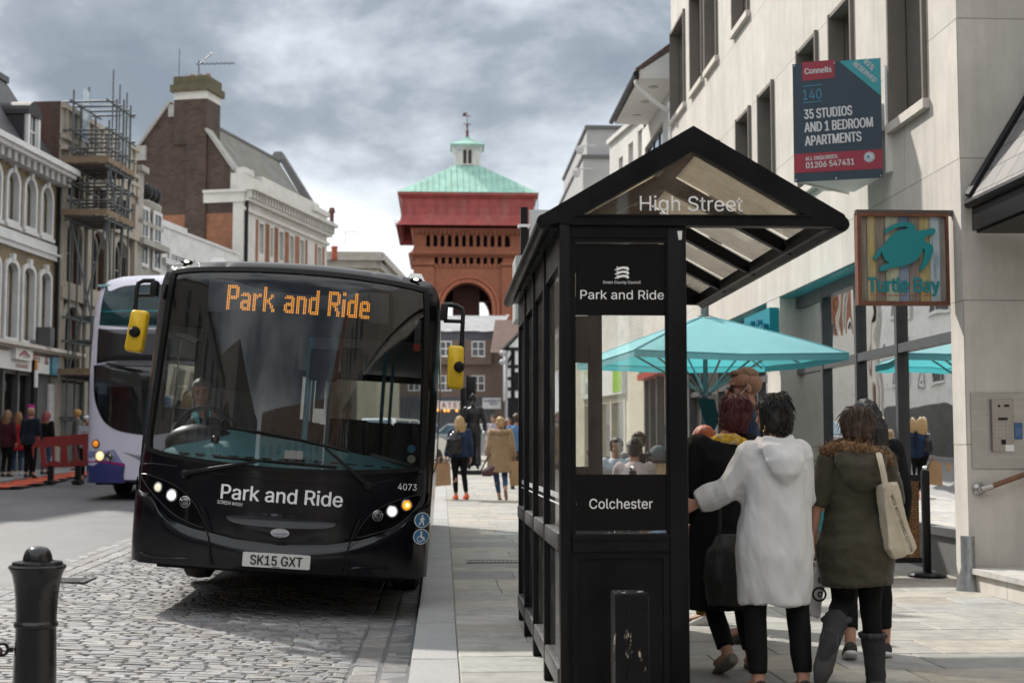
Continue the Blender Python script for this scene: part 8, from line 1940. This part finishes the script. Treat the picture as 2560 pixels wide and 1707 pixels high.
# -- man with sunglasses
T,j,f,k=figure('man with a short fade haircut and dark glasses looking sideways over the queue',g0(2.04,9.45),R(68),1.80,vox=.007,skin_m=skin('warm',(.36,.175,.115)),hyaw=R(22),face=False,hpitch=R(-3))
coat(T,j,k,cloth('navy_jacket',(.02,.035,.07)),.80,sl=(.085,.075,.062),hemw=(.19,.15),bulk=1.15,name='jacket')
trousers(T,j,k,M('camo',(.22,.20,.15),.85,var=.6,vs=16,dirt=((.07,.06,.04),2),dscale=14,bump=.3),r=(.115,.10,.085,.085,.080));shoes(T,j,k,m_trn,boot=.16,r=.052,name='boot')
hair(T,f,k,h_fair,'fade',seed=6,amp=.004,vox=.006)
mb=MB();mb.ell(f(0,-.020,.022),(.0795*k,.0955*k,.080*k),22,14);
def clip(mb,test):
    keep=[i for i,fc in enumerate(mb.f) if test(sum((mb.v[q] for q in fc),V((0,0,0)))/len(fc))];mb.f=[mb.f[i] for i in keep];mb.m=[mb.m[i] for i in keep];mb.col=[mb.col[i] for i in keep]
hm=f(0,0,0);fwd=(f(0,1,0)-hm).normalized();upv=(f(0,0,1)-hm).normalized()
clip(mb,lambda p:(p-hm).dot(fwd)<.052 and (p-hm).dot(upv)>-.055+max(0,(p-hm).dot(fwd))*1.0);mb.build('stubble_hair',M('stubble',(.255,.14,.088),.7,var=.25,vs=60),T,smooth=True)
mb=MB()
for sx in (-1,1):
    mb.tube([f(sx*.082,-.015,.010),f(sx*.082,.03,.007),f(sx*.066,.088,.004)],.0035,6);mb.ell(f(sx*.036,.094,-.004),(.030,.012,.020),12,8)
mb.tube([f(-.01,.10,.003),f(.01,.10,.003)],.004,6);mb.build('sunglasses',M('glasses_black',(.004,.004,.004),.12),T,smooth=True)
mb=MB();
for sx in (-1,1):mb.tube([f(sx*.085,-.012,.012),f(sx*.072,.05,-.055),f(sx*.06,.07,-.08)],.0022,5)
mb.build('mask_cord',m_white,T);mb=MB();mb.ell(f(0,.070,-.096),(.045,.040,.030),12,8);mb.build('face_mask',M('mask_pale',(.55,.58,.60),.8),T,smooth=True)
mb=MB();mb.tube([j['rs']+V((.02,-.03,.05)),j['rs']+V((.04,.06,.0)),j['rs']+V((.02,.10,-.15))],[(.03,.012)]*3,8);mb.build('rucksack_strap',M('strap_blue_red',(.03,.16,.34),.7,dirt=((.4,.03,.03),1.6),dscale=12),T,smooth=True)

# -- woman in the olive parka, mid stride
T,j,f,k=figure('woman walking away in an olive fur hooded parka and black ugg style boots',g0(2.235,7.62),R(-4),1.50,vox=.008,hpitch=R(-16),hroll=R(8),
    J=dict(ls=(-.145,-.01,1.35),rs=(.145,-.01,1.35),head=(.02,.06,1.54),lk=(-.085,.05,.50),la=(-.235,-.34,.33),lt=(-.29,-.40,.165),rk=(.085,.05,.49),ra=(.10,.02,.085),rt=(.13,.18,.03),le=(-.245,-.02,1.07),lw=(-.275,.0,.86),re=(.23,.02,1.1),rw=(.17,.20,1.12)))
m_park=M('parka_olive',(.040,.034,.017),.75,var=.16,vs=6,bump=.3,bs=30,sheen=.15)
def ex(mb):
    mb.tube([V((0,y,z))*k for y,z in ((-.07,1.42),(-.125,1.375),(-.165,1.30),(-.172,1.235),(-.155,1.18))],[(w*k,d*k) for w,d in ((.10,.03),(.165,.06),(.155,.068),(.11,.058),(.05,.03))],18,up=(1,0,0))
    mb.tube([V((.19*math.cos(t),.15*math.sin(t),.985))*k for t in [i*math.pi/9 for i in range(18)]],.010,6,closed=True)
coat(T,j,k,m_park,.60,rings=[(.215*k,.17*k),(.245*k,.19*k),(.185*k,.145*k),(.205*k,.155*k),(.17*k,.12*k),(.10*k,.09*k)],sl=(.092,.078,.05),vox=.009,extra=ex,fold=[(.014,(6,6,3)),(.008,(9,9,16)),(.003,(24,24,34))],seed=8,smooth=4,name='parka',sleeves=(False,True))
mb=MB();sleeve(mb,j['ls'],j['ls'].lerp(j['le'],.6),j['le'],.09*k,.08*k,.062*k);remesh(mb,.009,2,(.008,(14,14,12))).build('short_sleeve',m_park,T,smooth=True,uv=False)
m_fur=M('fur_trim',(.20,.115,.055),.9,var=.5,vs=40,bump=.8,bs=60)
pth=smooth_open([V((-.165,.06,1.33))*k,V((-.17,-.02,1.40))*k,V((-.10,-.10,1.42))*k,V((0,-.15,1.41))*k,V((.10,-.13,1.38))*k,V((.175,-.06,1.34))*k,V((.17,.02,1.30))*k],5)
mb=MB();mb.tube(pth,.036,10);fo=remesh(mb,.008,0,(.012,(45,45,45)),3);rg=random.Random(3)
for _ in range(900):
    i=rg.randrange(len(pth));d=V((rg.uniform(-1,1),rg.uniform(-1,1),rg.uniform(-.8,1))).normalized();p=pth[i]+V((rg.uniform(-.015,.015),)*3)+d*.028;fo.tube([p,p+(d+V((0,0,.1)))*rg.uniform(.02,.045)],[.0035,.0006],3)
fo.build('fur_trim',m_fur,T,smooth=True,uv=False)
trousers(T,j,k,m_legg,r=(.11,.088,.066,.06,.052),vox=.010)
m_ugg=M('boot_charcoal',(.022,.022,.025),.9,var=.25,vs=18,bump=.4,bs=50);shoes(T,j,k,m_ugg,boot=.19,r=.054,sole=M('boot_sole',(.035,.033,.033),.8),name='boot',fluff=M('boot_fur',(.05,.048,.05),.95,bump=.8,bs=90))
hair(T,f,k,h_brown,'bob',seed=7,amp=.007);mb=MB();strands(mb,f,k,420,.09,17,zmin=-.08,spread=.14,down=1.5,r=.0035);mb.build('hair_strands',h_brown,T)
# her tote and carrier bag
T2=thing('tote_bag','cream cotton tote bag with black lettering on the parka wearer\'s shoulder','bag',(2.52,7.55,.85))
m_tote=M('tote_cotton',(.52,.46,.36),.9,var=.1,vs=7,bump=.4,bs=40)
Xo=lambda u,v,Y=7.50:ao(u,v,Y)
q=[Xo(2022,1115,7.42),Xo(2052,1108,7.5),Xo(2097,1255,7.62),Xo(2088,1272,7.6),Xo(2046,1284,7.5),Xo(2036,1262,7.45)]
ctr=sum(q,V((0,0,0)))/6;nrm=V((.25,-1,0)).normalized();mb=MB()
front=[p+nrm*.035 for p in q];back=[p-nrm*.045 for p in q];mb.add(front+back,[(0,1,2,3,4,5),(11,10,9,8,7,6)]+[(i,i+6,(i+1) % 6+6,(i+1) % 6) for i in range(6)]);remesh(mb,.008,3,[(.008,(9,9,5)),(.003,(25,25,25))],3).build('pouch',m_tote,T2,world=True,smooth=True,uv=False)
mb=MB();tp=smooth_open([Xo(2030,1120,7.40),Xo(2024,1085,7.40),Xo(2016,1052,7.42),Xo(2012,1038,7.5)],4);mb.tube([p+nrm*.02 for p in tp],[(.005,.018)]*len(tp),6,up=(0,-1,0));mb.build('strap',m_tote,T2,world=True)
A,Bq=Xo(2030,1140,7.43)+nrm*.046,Xo(2075,1268,7.55)+nrm*.05;ax=(Bq-A).normalized();pe_=nrm.cross(ax).normalized();pe_=pe_ if pe_.x>0 else-pe_
mb=MB();mb.text(lambda a,b,d:A+ax*a+pe_*b+nrm*(d+.002),'MADE WITH ORGANIC COTTON',0,.008,.020,width=(Bq-A).length,bold=.02,align='L',d=.004);mb.build('lettering',m_blk,T2,world=True)
T2=thing('carrier_bag','white carrier bag with a black printed ring held low by the parka wearer','bag',(1.98,7.65,.5))
m_cb=M('bag_white',(.60,.60,.60),.5,var=.05,bump=.4,bs=12,bdist=.02);q=[Xo(1868,1290,7.68),Xo(1896,1285,7.72),Xo(1892,1345,7.72),Xo(1880,1420,7.72),Xo(1852,1410,7.68),Xo(1856,1345,7.68)]
mb=MB();front=[p+V((0,-.04,0)) for p in q];back=[p+V((0,.06,0)) for p in q];mb.add(front+back,[(0,1,2,3,4,5),(11,10,9,8,7,6)]+[(i,i+6,(i+1) % 6+6,(i+1) % 6) for i in range(6)]);remesh(mb,.009,2,(.008,(12,12,8)),6).build('pouch',m_cb,T2,world=True,smooth=True,uv=False)
mb=MB();h0=Xo(1879,1215,7.69);mb.tube([q[0]+V((.02,0,0)),h0],[(.004,.012)]*2,6);mb.tube([q[1]+V((-.02,0,0)),h0+V((.01,.02,0))],[(.004,.012)]*2,6);mb.build('handle',m_cb,T2,world=True)
cc=Xo(1876,1362,7.66);mb=MB();gq=lambda a,b,d:V((cc.x+a,cc.y-.052-d,cc.z+b));mb.poly(gq,circ(0,0,.040,24),[circ(0,0,.029,24)],.0,None);mb.poly(gq,circ(.004,0,.015,16),[circ(.004,0,.007,12)],.0,None);mb.poly(gq,[(-.004,.06),(.004,.06),(.004,.09),(-.004,.09)],[],0,None);mb.build('printed_ring',m_blk,T2,world=True)

# -- woman with long black hair beyond the parka
T,j,f,k=figure('woman with long straight black hair walking close behind the olive parka',g0(2.64,8.75),R(-6),1.56,hyaw=R(-10),J=dict(la=(-.16,-.15,.10),lt=(-.15,-.0,.03),lk=(-.13,.03,.48)))
coat(T,j,k,m_blk,.84,hemw=(.19,.15),name='jacket');trousers(T,j,k,m_legg,bottom=.78);shoes(T,j,k,m_trn,sole=m_wsh);hair(T,f,k,h_black,'long',L=.30,seed=9,width=1.25)

# -- ginger haired person and the one with curly grey hair by the shelter
T,j,f,k=figure('person with a smooth ginger bob, black jacket, pale jeans and white trainers',g0(1.93,10.45),R(70),1.43,face=True,hpitch=R(-8),J=dict(lk=(-.09,.05,.49)))
coat(T,j,k,m_blk,.78,hemw=(.21,.17),bulk=1.1,name='jacket');trousers(T,j,k,m_paleden,r=(.11,.09,.072,.07,.068));shoes(T,j,k,m_wsh,sole=M('sole_grey',(.45,.45,.45),.7),r=.05,name='trainer');hair(T,f,k,h_ginger,'bob',seed=10,amp=.004)
def seated(label,x,y,yaw,H,coat_m,hair_m,style,face=False,hy=0,L=.15,extra=None,seat=.48):
    T,j,f,k=figure(label,(x,y,gY(y)),yaw,H,face=face,hyaw=hy,J={a:(b[0],b[1],b[2]-.40) for a,b in dict(pel=(0,0,.92),waist=(0,0,1.06),chest=(0,-.01,1.27),neck=(0,.0,1.42),head=(0,.03,1.565),ls=(-.165,0,1.365),rs=(.165,0,1.365),le=(-.22,.08,1.10),re=(.22,.08,1.10),lw=(-.14,.26,1.10),rw=(.14,.26,1.10),lh=(-.09,.02,.90),rh=(.09,.02,.90)).items()} | dict(lk=(-.12,.42,.52),rk=(.12,.42,.52),la=(-.12,.40,.09),ra=(.12,.40,.09),lt=(-.13,.55,.03),rt=(.13,.55,.03)))
    coat(T,j,k,coat_m,.47,rings=[(.19*k,.15*k),(.19*k,.15*k),(.18*k,.14*k),(.185*k,.14*k),(.15*k,.11*k),(.075*k,.07*k)],name='top',vox=.014);trousers(T,j,k,m_jean,vox=.015);shoes(T,j,k,m_trn,vox=.013)
    if style== 'hood':
        mb=MB();mb.ell(f(0,-.02,.02),(.115,.12,.135),16,10);mb.ell(f(0,-.04,-.08),(.10,.09,.07),14,8);mm=remesh(mb,.011,2);clip(mm,lambda p:True);mm.build('hood',hair_m,T,smooth=True,uv=False)
    elif style== 'hat':
        mb=MB();mb.ell(f(0,-.02,.055),(.098,.11,.085),16,10);remesh(mb,.010,1,(.004,(60,60,20))).build('knitted_hat',hair_m,T,smooth=True,uv=False)
    else:hair(T,f,k,hair_m,style,L=L,amp=.009)
    Tc=thing('cafe_chair','cafe chair under the '+' '.join(label.replace('seated ','').split()[:11]),'chair',(x,y,gY(y)),(0,0,yaw),'cafe chairs')
    m_ch=M('chair_dark',(.06,.04,.03),.6,var=.2)
    mb=MB();mb.box(-.21,.21,-.21,.22,.43,.46,bev=.01);mb.build('seat',m_ch,Tc)
    for sx in (-1,1):
        mb=MB();mb.box(sx*.19-.018,sx*.19+.018,-.215,-.18,0,.90);mb.build('rear_leg',m_ch,Tc);mb=MB();mb.box(sx*.19-.018,sx*.19+.018,.18,.215,0,.43);mb.build('front_leg',m_ch,Tc)
    mb=MB()
    for z in (.60,.70,.80):mb.box(-.17,.17,-.21,-.19,z,z+.05)
    mb.build('backrest',m_ch,Tc);return T,j,f,k
m_pinkc=cloth('pale_pink',(.50,.40,.39),var=.25);m_pat=cloth('pale_print',(.55,.57,.66))
seated('seated woman with a dark bun in a pale pink coat, back turned',2.25,16.6,R(-4),1.72,m_pinkc,h_dark,'bun')
seated('seated man facing out across the cafe table',2.30,18.7,R(178),1.72,m_pat,h_dark,'short',face=True)
seated('seated person with thick dark brown hair beside the facing man',2.62,18.9,R(165),1.82,m_blk,h_brown,'short',face=True)
seated('seated person in a grey hood by the slatted screen',2.72,17.8,R(110),1.56,cloth('hood_grey',(.16,.16,.17)),cloth('hood_grey',(.16,.16,.17)),'hood',face=True)
seated('seated person in a mauve knitted hat at the shelter end of the table',1.82,17.0,R(-40),1.62,cloth('grey_top',(.30,.29,.30)),cloth('mauve_knit',(.24,.13,.16),bs=60,bump=.8),'hat')
seated('seated person with loose curly grey hair beyond the black coat',2.32,13.05,R(70),1.50,cloth('stone_top',(.36,.32,.27)),h_grey,'long',hy=R(10),L=.16)
seated('seated person with a sandy bun beneath the parasol',2.95,16.0,R(60),1.62,cloth('blue_top',(.12,.20,.40)),H_('sandy',(.36,.24,.14)),'bun')
# -- bus driver
DT=thing('person','grey haired bus driver in a dark jumper and turquoise collar at the wheel','person',tuple(BM @ V((-.70,1.16,.46))),(0,R(3.7),R(180)))
k=1.0;mb=MB();mb.tube([V((0,-.08,.42)),V((0,-.06,.62)),V((0,-.03,.86)),V((0,-.02,1.02)),V((0,0,1.10))],[(.17,.13),(.155,.12),(.19,.13),(.12,.09),(.06,.06)],16,up=(1,0,0));mb.tube([V((0,0,1.06)),V((0,.02,1.2))],.058,12)
f=head(mb,V((.0,.03,1.235)),1,R(4),R(-6),0,1.02)
for s in (-1,1):
    a,e,w=V((s*.19,-.02,.96)),V((s*.27,.14,.74)),V((s*.20,.40,.84));mb.tube([a,e,w],[.06,.048,.032],10);hand(mb,w,w-e,s,1.1);mb.tube([V((s*.10,-.02,.46)),V((s*.14,.40,.50)),V((s*.14,.42,.12))],[.09,.07,.05],10);mb.tube([V((s*.14,.38,.06)),V((s*.14,.55,.05))],.04,8)
remesh(mb,.008,2).build('body',m_skin,DT,smooth=True,uv=False);eyes(DT,f,1.02);hair(DT,f,1.02,h_grey,'short',amp=.004)
mb=MB();mb.tube([V((0,-.08,.40)),V((0,-.06,.62)),V((0,-.03,.86)),V((0,-.02,1.0)),V((0,-.0,1.06))],[(.20,.16),(.185,.15),(.215,.15),(.15,.105),(.075,.07)],18,up=(1,0,0))
for s in (-1,1):mb.tube([V((s*.19,-.02,.96)),V((s*.27,.14,.74)),V((s*.235,.28,.79))],[.078,.066,.05],12)
remesh(mb,.011,2,(.006,(9,9,6))).build('jumper',cloth('jumper',(.02,.022,.028)),DT,smooth=True,uv=False)
mb=MB()
for s in (-1,1):mb.add([V((s*.055,.05,1.11)),V((s*.02,.105,1.04)),V((s*.01,.125,.955)),V((s*.075,.115,1.03)),V((s*.085,.04,1.10))],[(0,1,2,3,4)])
mb.build('collar',cloth('collar',(.12,.42,.44)),DT)

# -- walkers ahead
T,j,f,k=figure('woman with long blond hair and black leggings carrying a paper bag ahead',g0(.355,28.9),R(4),1.66,hyaw=R(14),vox=.011,J=dict(lw=(-.27,.02,.86),rw=(.24,.04,.84),lk=(-.085,.02,.49),rk=(.10,-.01,.48),la=(-.07,-.03,.085),ra=(.14,-.06,.10)))
coat(T,j,k,cloth('navy_bomber',(.018,.035,.08),bump=.2),.86,hemw=(.19,.15),bulk=1.12,name='bomber_jacket');trousers(T,j,k,m_legg,r=(.105,.082,.058,.056,.045));shoes(T,j,k,m_trn_o,sole=m_trn_o,name='trainer');hair(T,f,k,h_blond,'long',L=.26,seed=12)
T2=thing('rucksack','shiny black rucksack slung on the blond woman\'s back','rucksack',(.22,28.72,1.4));mb=MB();q=V((.25,28.66,gY(28.9)));mb.tube([q+V((0,0,.90)),q+V((-.01,0,1.0)),q+V((0,0,1.2)),q+V((.03,.03,1.36))],[(.10,.07),(.17,.11),(.15,.10),(.06,.05)],14,up=(1,0,0));remesh(mb,.011,2,(.010,(14,14,14))).build('pouch',M('leather_black',(.012,.012,.013),.3),T2,world=True,smooth=True,uv=False)
mb=MB();mb.tube([q+V((.05,.04,1.34)),q+V((.12,.18,1.42)),q+V((.16,.30,1.30))],[(.01,.03)]*3,6);mb.build('strap',M('leather_black',(.012,.012,.013),.3),T2,world=True)
m_kraft=M('kraft_paper',(.42,.26,.14),.8,var=.12,vs=5,bump=.4,bs=12,bdist=.02)
def paperbag(label,c,w,h,yaw):
    T2=thing('paper_bag',label,'bag',tuple(c),(R(4),R(-5),yaw));mb=MB();mb.add([(-w/2,-.08,0),(w/2,-.08,0),(w/2,.08,0),(-w/2,.08,0),(-w/2-.01,-.09,h),(w/2,-.085,h-.03),(w/2,.07,h),(-w/2,.08,h-.02),(0,-.05,h*.9),(0,.05,h*.9),(w/2-.03,0,h*.3),(-w/2+.03,0,h*.3)],[(0,3,2,1),(0,1,5,4),(2,3,7,6),(1,2,10),(2,6,10),(6,5,10),(5,1,10),(3,0,11),(0,4,11),(4,7,11),(7,3,11)]);mb.build('pouch',m_kraft,T2)
    mb=MB()
    for y in (-.07,.06):mb.tube([(-.07,y,h-.02),(-.05,y*.6,h+.08),(.0,0,h+.12),(.05,y*.6,h+.08),(.07,y,h-.02)],.006,5)
    mb.build('handle',m_kraft,T2)
paperbag('brown paper bag held by the blond woman with the rucksack',V((.02,28.9,gY(28.9)+.28)),.32,.46,R(12))
T,j,f,k=figure('blond woman in a long tan teddy coat and blue jeans carrying bags',g0(1.17,28.5),R(-8),1.64,vox=.011,hpitch=R(-8),J=dict(lw=(-.26,.02,.88),rw=(.26,.03,.88),la=(-.03,.06,.085),lt=(-.03,.2,.03),rk=(.09,.0,.5),ra=(.13,-.28,.22),rt=(.14,-.22,.07)))
m_ted=M('teddy_tan',(.36,.235,.125),.95,var=.14,vs=12,bump=1.0,bs=55,bdist=.02,sheen=.4)
def ex(mb):mb.tube([V((-.21,.02,1.35))*k,V((-.17,-.10,1.39))*k,V((0,-.15,1.37))*k,V((.17,-.10,1.39))*k,V((.21,.02,1.35))*k],[.045,.055,.06,.055,.045],10)
coat(T,j,k,m_ted,.56,rings=[(.29*k,.22*k),(.26*k,.19*k),(.22*k,.165*k),(.22*k,.16*k),(.18*k,.13*k),(.11*k,.10*k)],sl=(.105,.095,.078),extra=ex,name='teddy_coat',fold=[(.012,(6,6,3)),(.005,(30,30,30))]);trousers(T,j,k,m_jean,r=(.1,.082,.06,.056,.046),bottom=.85);shoes(T,j,k,M('pump_tan',(.34,.2,.14),.6),r=.036);hair(T,f,k,h_blond,'bob',seed=13)
T2=thing('handbag','glossy maroon handbag held low beside the tan teddy coat','bag',(.85,28.45,.9));mb=MB();q=at(1228,1178,28.4);mb.tube([q+V((-.19,0,-.04)),q+V((-.05,0,-.01)),q+V((.10,0,.06)),q+V((.17,0,.12))],[(.06,.05),(.10,.08),(.11,.08),(.05,.05)],12,up=(0,0,1));remesh(mb,.012,2).build('pouch',M('leather_maroon',(.06,.008,.012),.2,coat=.5),T2,world=True,smooth=True,uv=False)
mb=MB();mb.tube(smooth_open([q+V((-.2,0,.02)),q+V((-.08,0,.26)),q+V((0,.02,.34)),q+V((.06,0,.24)),q+V((.14,0,.14))],4),.016,6);mb.build('strap',M('strap_brown',(.08,.05,.025),.6),T2,world=True)
paperbag('brown paper bag on the far side of the tan teddy coat',V((1.58,28.45,gY(28.5)+.30)),.42,.50,R(-6))

def walker(label,px,Y,yaw,H,coat_m,leg_m,hair_m,style,hem=.84,face=False,L=.2,lp=False,z=None,shoe=None,hemw=(.2,.15),J=None,vox=.016,extra=None):
    X=ao(px,1100,Y).x;z=(zpav(-10,Y) if X<-9.6 else zroad(X,Y) if X<-.2 else gY(Y)) if z is None else z
    T,j,f,k=figure(label,(X,Y,z),yaw,H,vox=vox,face=face,J=J);coat(T,j,k,coat_m,hem,hemw=hemw,vox=vox,bulk=1.08);trousers(T,j,k,leg_m,vox=vox);shoes(T,j,k,shoe or m_trn,vox=.014);hair(T,f,k,hair_m,style,L=L,vox=.012)
    if extra:extra(T,j,f,k)
    return T
walker('man in a pale blue shirt at the edge of the shelter',1187,33,R(-10),1.74,cloth('shirt_blue',(.10,.20,.36)),cloth('navy_trousers',(.02,.025,.04)),h_brown,'short')
def redmask(T,j,f,k):mb=MB();mb.ell(f(0,.055,-.05),(.062,.055,.045),12,8);mb.build('face_mask',M('mask_red',(.42,.015,.02),.7),T,smooth=True)
walker('woman with long hair and a red face mask coming towards us',1168,36,R(176),1.62,cloth('dark_navy',(.015,.02,.04)),m_jean,h_brown,'long',face=True,extra=redmask)
walker('man in a pale lilac shirt beyond the bronze statue',1133,45,R(150),1.72,cloth('shirt_lilac',(.34,.33,.38)),m_jean,h_dark,'short',face=True)
walker('person in a maroon coat with long fair brown hair',14,36,R(-20),1.64,cloth('maroon',(.055,.012,.018)),m_legg,H_('light_brown',(.20,.11,.05)),'long',hem=.74,L=.30)
walker('girl in a bright red coat and blue jeans',38,37,R(20),1.60,cloth('red_coat',(.34,.012,.015)),m_jean,H_('auburn',(.24,.10,.04)),'long',hem=.66,L=.30,shoe=m_wsh,hemw=(.26,.2))
def hoodx(T,j,f,k):mb=MB();mb.tube([V((-.12,-.03,1.39))*k,V((0,-.14,1.34))*k,V((.12,-.03,1.39))*k],[.05,.075,.05],10);remesh(mb,.013,2).build('hood',cloth('navy_anorak',(.010,.014,.026)),T,smooth=True,uv=False)
walker('stocky person in a navy hooded anorak and black trousers seen from behind',68,35.6,R(-10),1.70,cloth('navy_anorak',(.010,.014,.026)),m_legg,H_('mousy',(.30,.20,.11)),'short',hem=.78,hemw=(.26,.2),extra=hoodx)
def furx(T,j,f,k):mb=MB();mb.tube([V((-.14,.02,1.36))*k,V((-.08,-.10,1.38))*k,V((.08,-.10,1.38))*k,V((.14,.02,1.36))*k],.05,9);remesh(mb,.012,1,(.012,(40,40,40))).build('fur_trim',m_fur,T,smooth=True,uv=False)
walker('person with faded red hair and a fur collared black coat',104,37.5,R(-25),1.62,m_blk,m_jean,h_pink,'long',L=.16,extra=furx)
def hatx(T,j,f,k):mb=MB();mb.ell(f(0,-.01,.065),(.095,.105,.07),14,8);remesh(mb,.012,1).build('cap',M('cap_white',(.62,.64,.68),.8),T,smooth=True,uv=False)
walker('person in a white cap holding a phone beside the lavender bus',197,36.5,R(200),1.60,cloth('grey_hoodie',(.26,.27,.30)),m_legg,h_dark,'short',face=True,extra=hatx,J=dict(lw=(-.08,.26,1.18),rw=(.08,.26,1.18),le=(-.2,.08,1.08),re=(.2,.08,1.08)))
walker('person with cropped golden hair in a grey coat outside the scaffolded shop',174,40.5,R(100),1.68,cloth('grey_coat',(.10,.10,.095)),m_legg,H_('golden',(.42,.25,.07)),'short',hem=.7)

# -- bronze statue of a woman walking up the street
m_brz=M('bronze',(.035,.034,.036),.32,.75,var=.35,vs=5,dirt=((.06,.065,.06),.5))
p=ao(1087,1085,41.5);T,j,f,k=figure('dark bronze statue of a woman with bound hair standing on the pavement',(p.x,41.5,gY(41.5)+.12),R(-6),2.18,vox=.016,skin_m=m_brz,cat='statue',name='statue',J=dict(lw=(-.25,-.02,.88),rw=(.27,-.02,.88),re=(.26,-.06,1.1),rk=(.09,.03,.5),ra=(.10,-.06,.1)))
coat(T,j,k,m_brz,.84,rings=[(.165*k,.13*k),(.16*k,.125*k),(.14*k,.11*k),(.18*k,.13*k),(.15*k,.10*k),(.07*k,.07*k)],sl=(.07,.055,.045),name='blouse',vox=.016);trousers(T,j,k,m_brz,r=(.105,.095,.085,.085,.09),vox=.016,bottom=1.0);hair(T,f,k,m_brz,'bun',vox=.014)
mb=MB();mb.tube([f(0,-.09,-.02),f(0,-.11,-.12),f(0,-.10,-.24)],[.05,.045,.03],10);mb.build('ponytail',m_brz,T,smooth=True)
mb=MB();mb.box(-.42,.42,-.35,.35,-.12,.0,bev=.02);mb.build('plinth',m_brz,T)
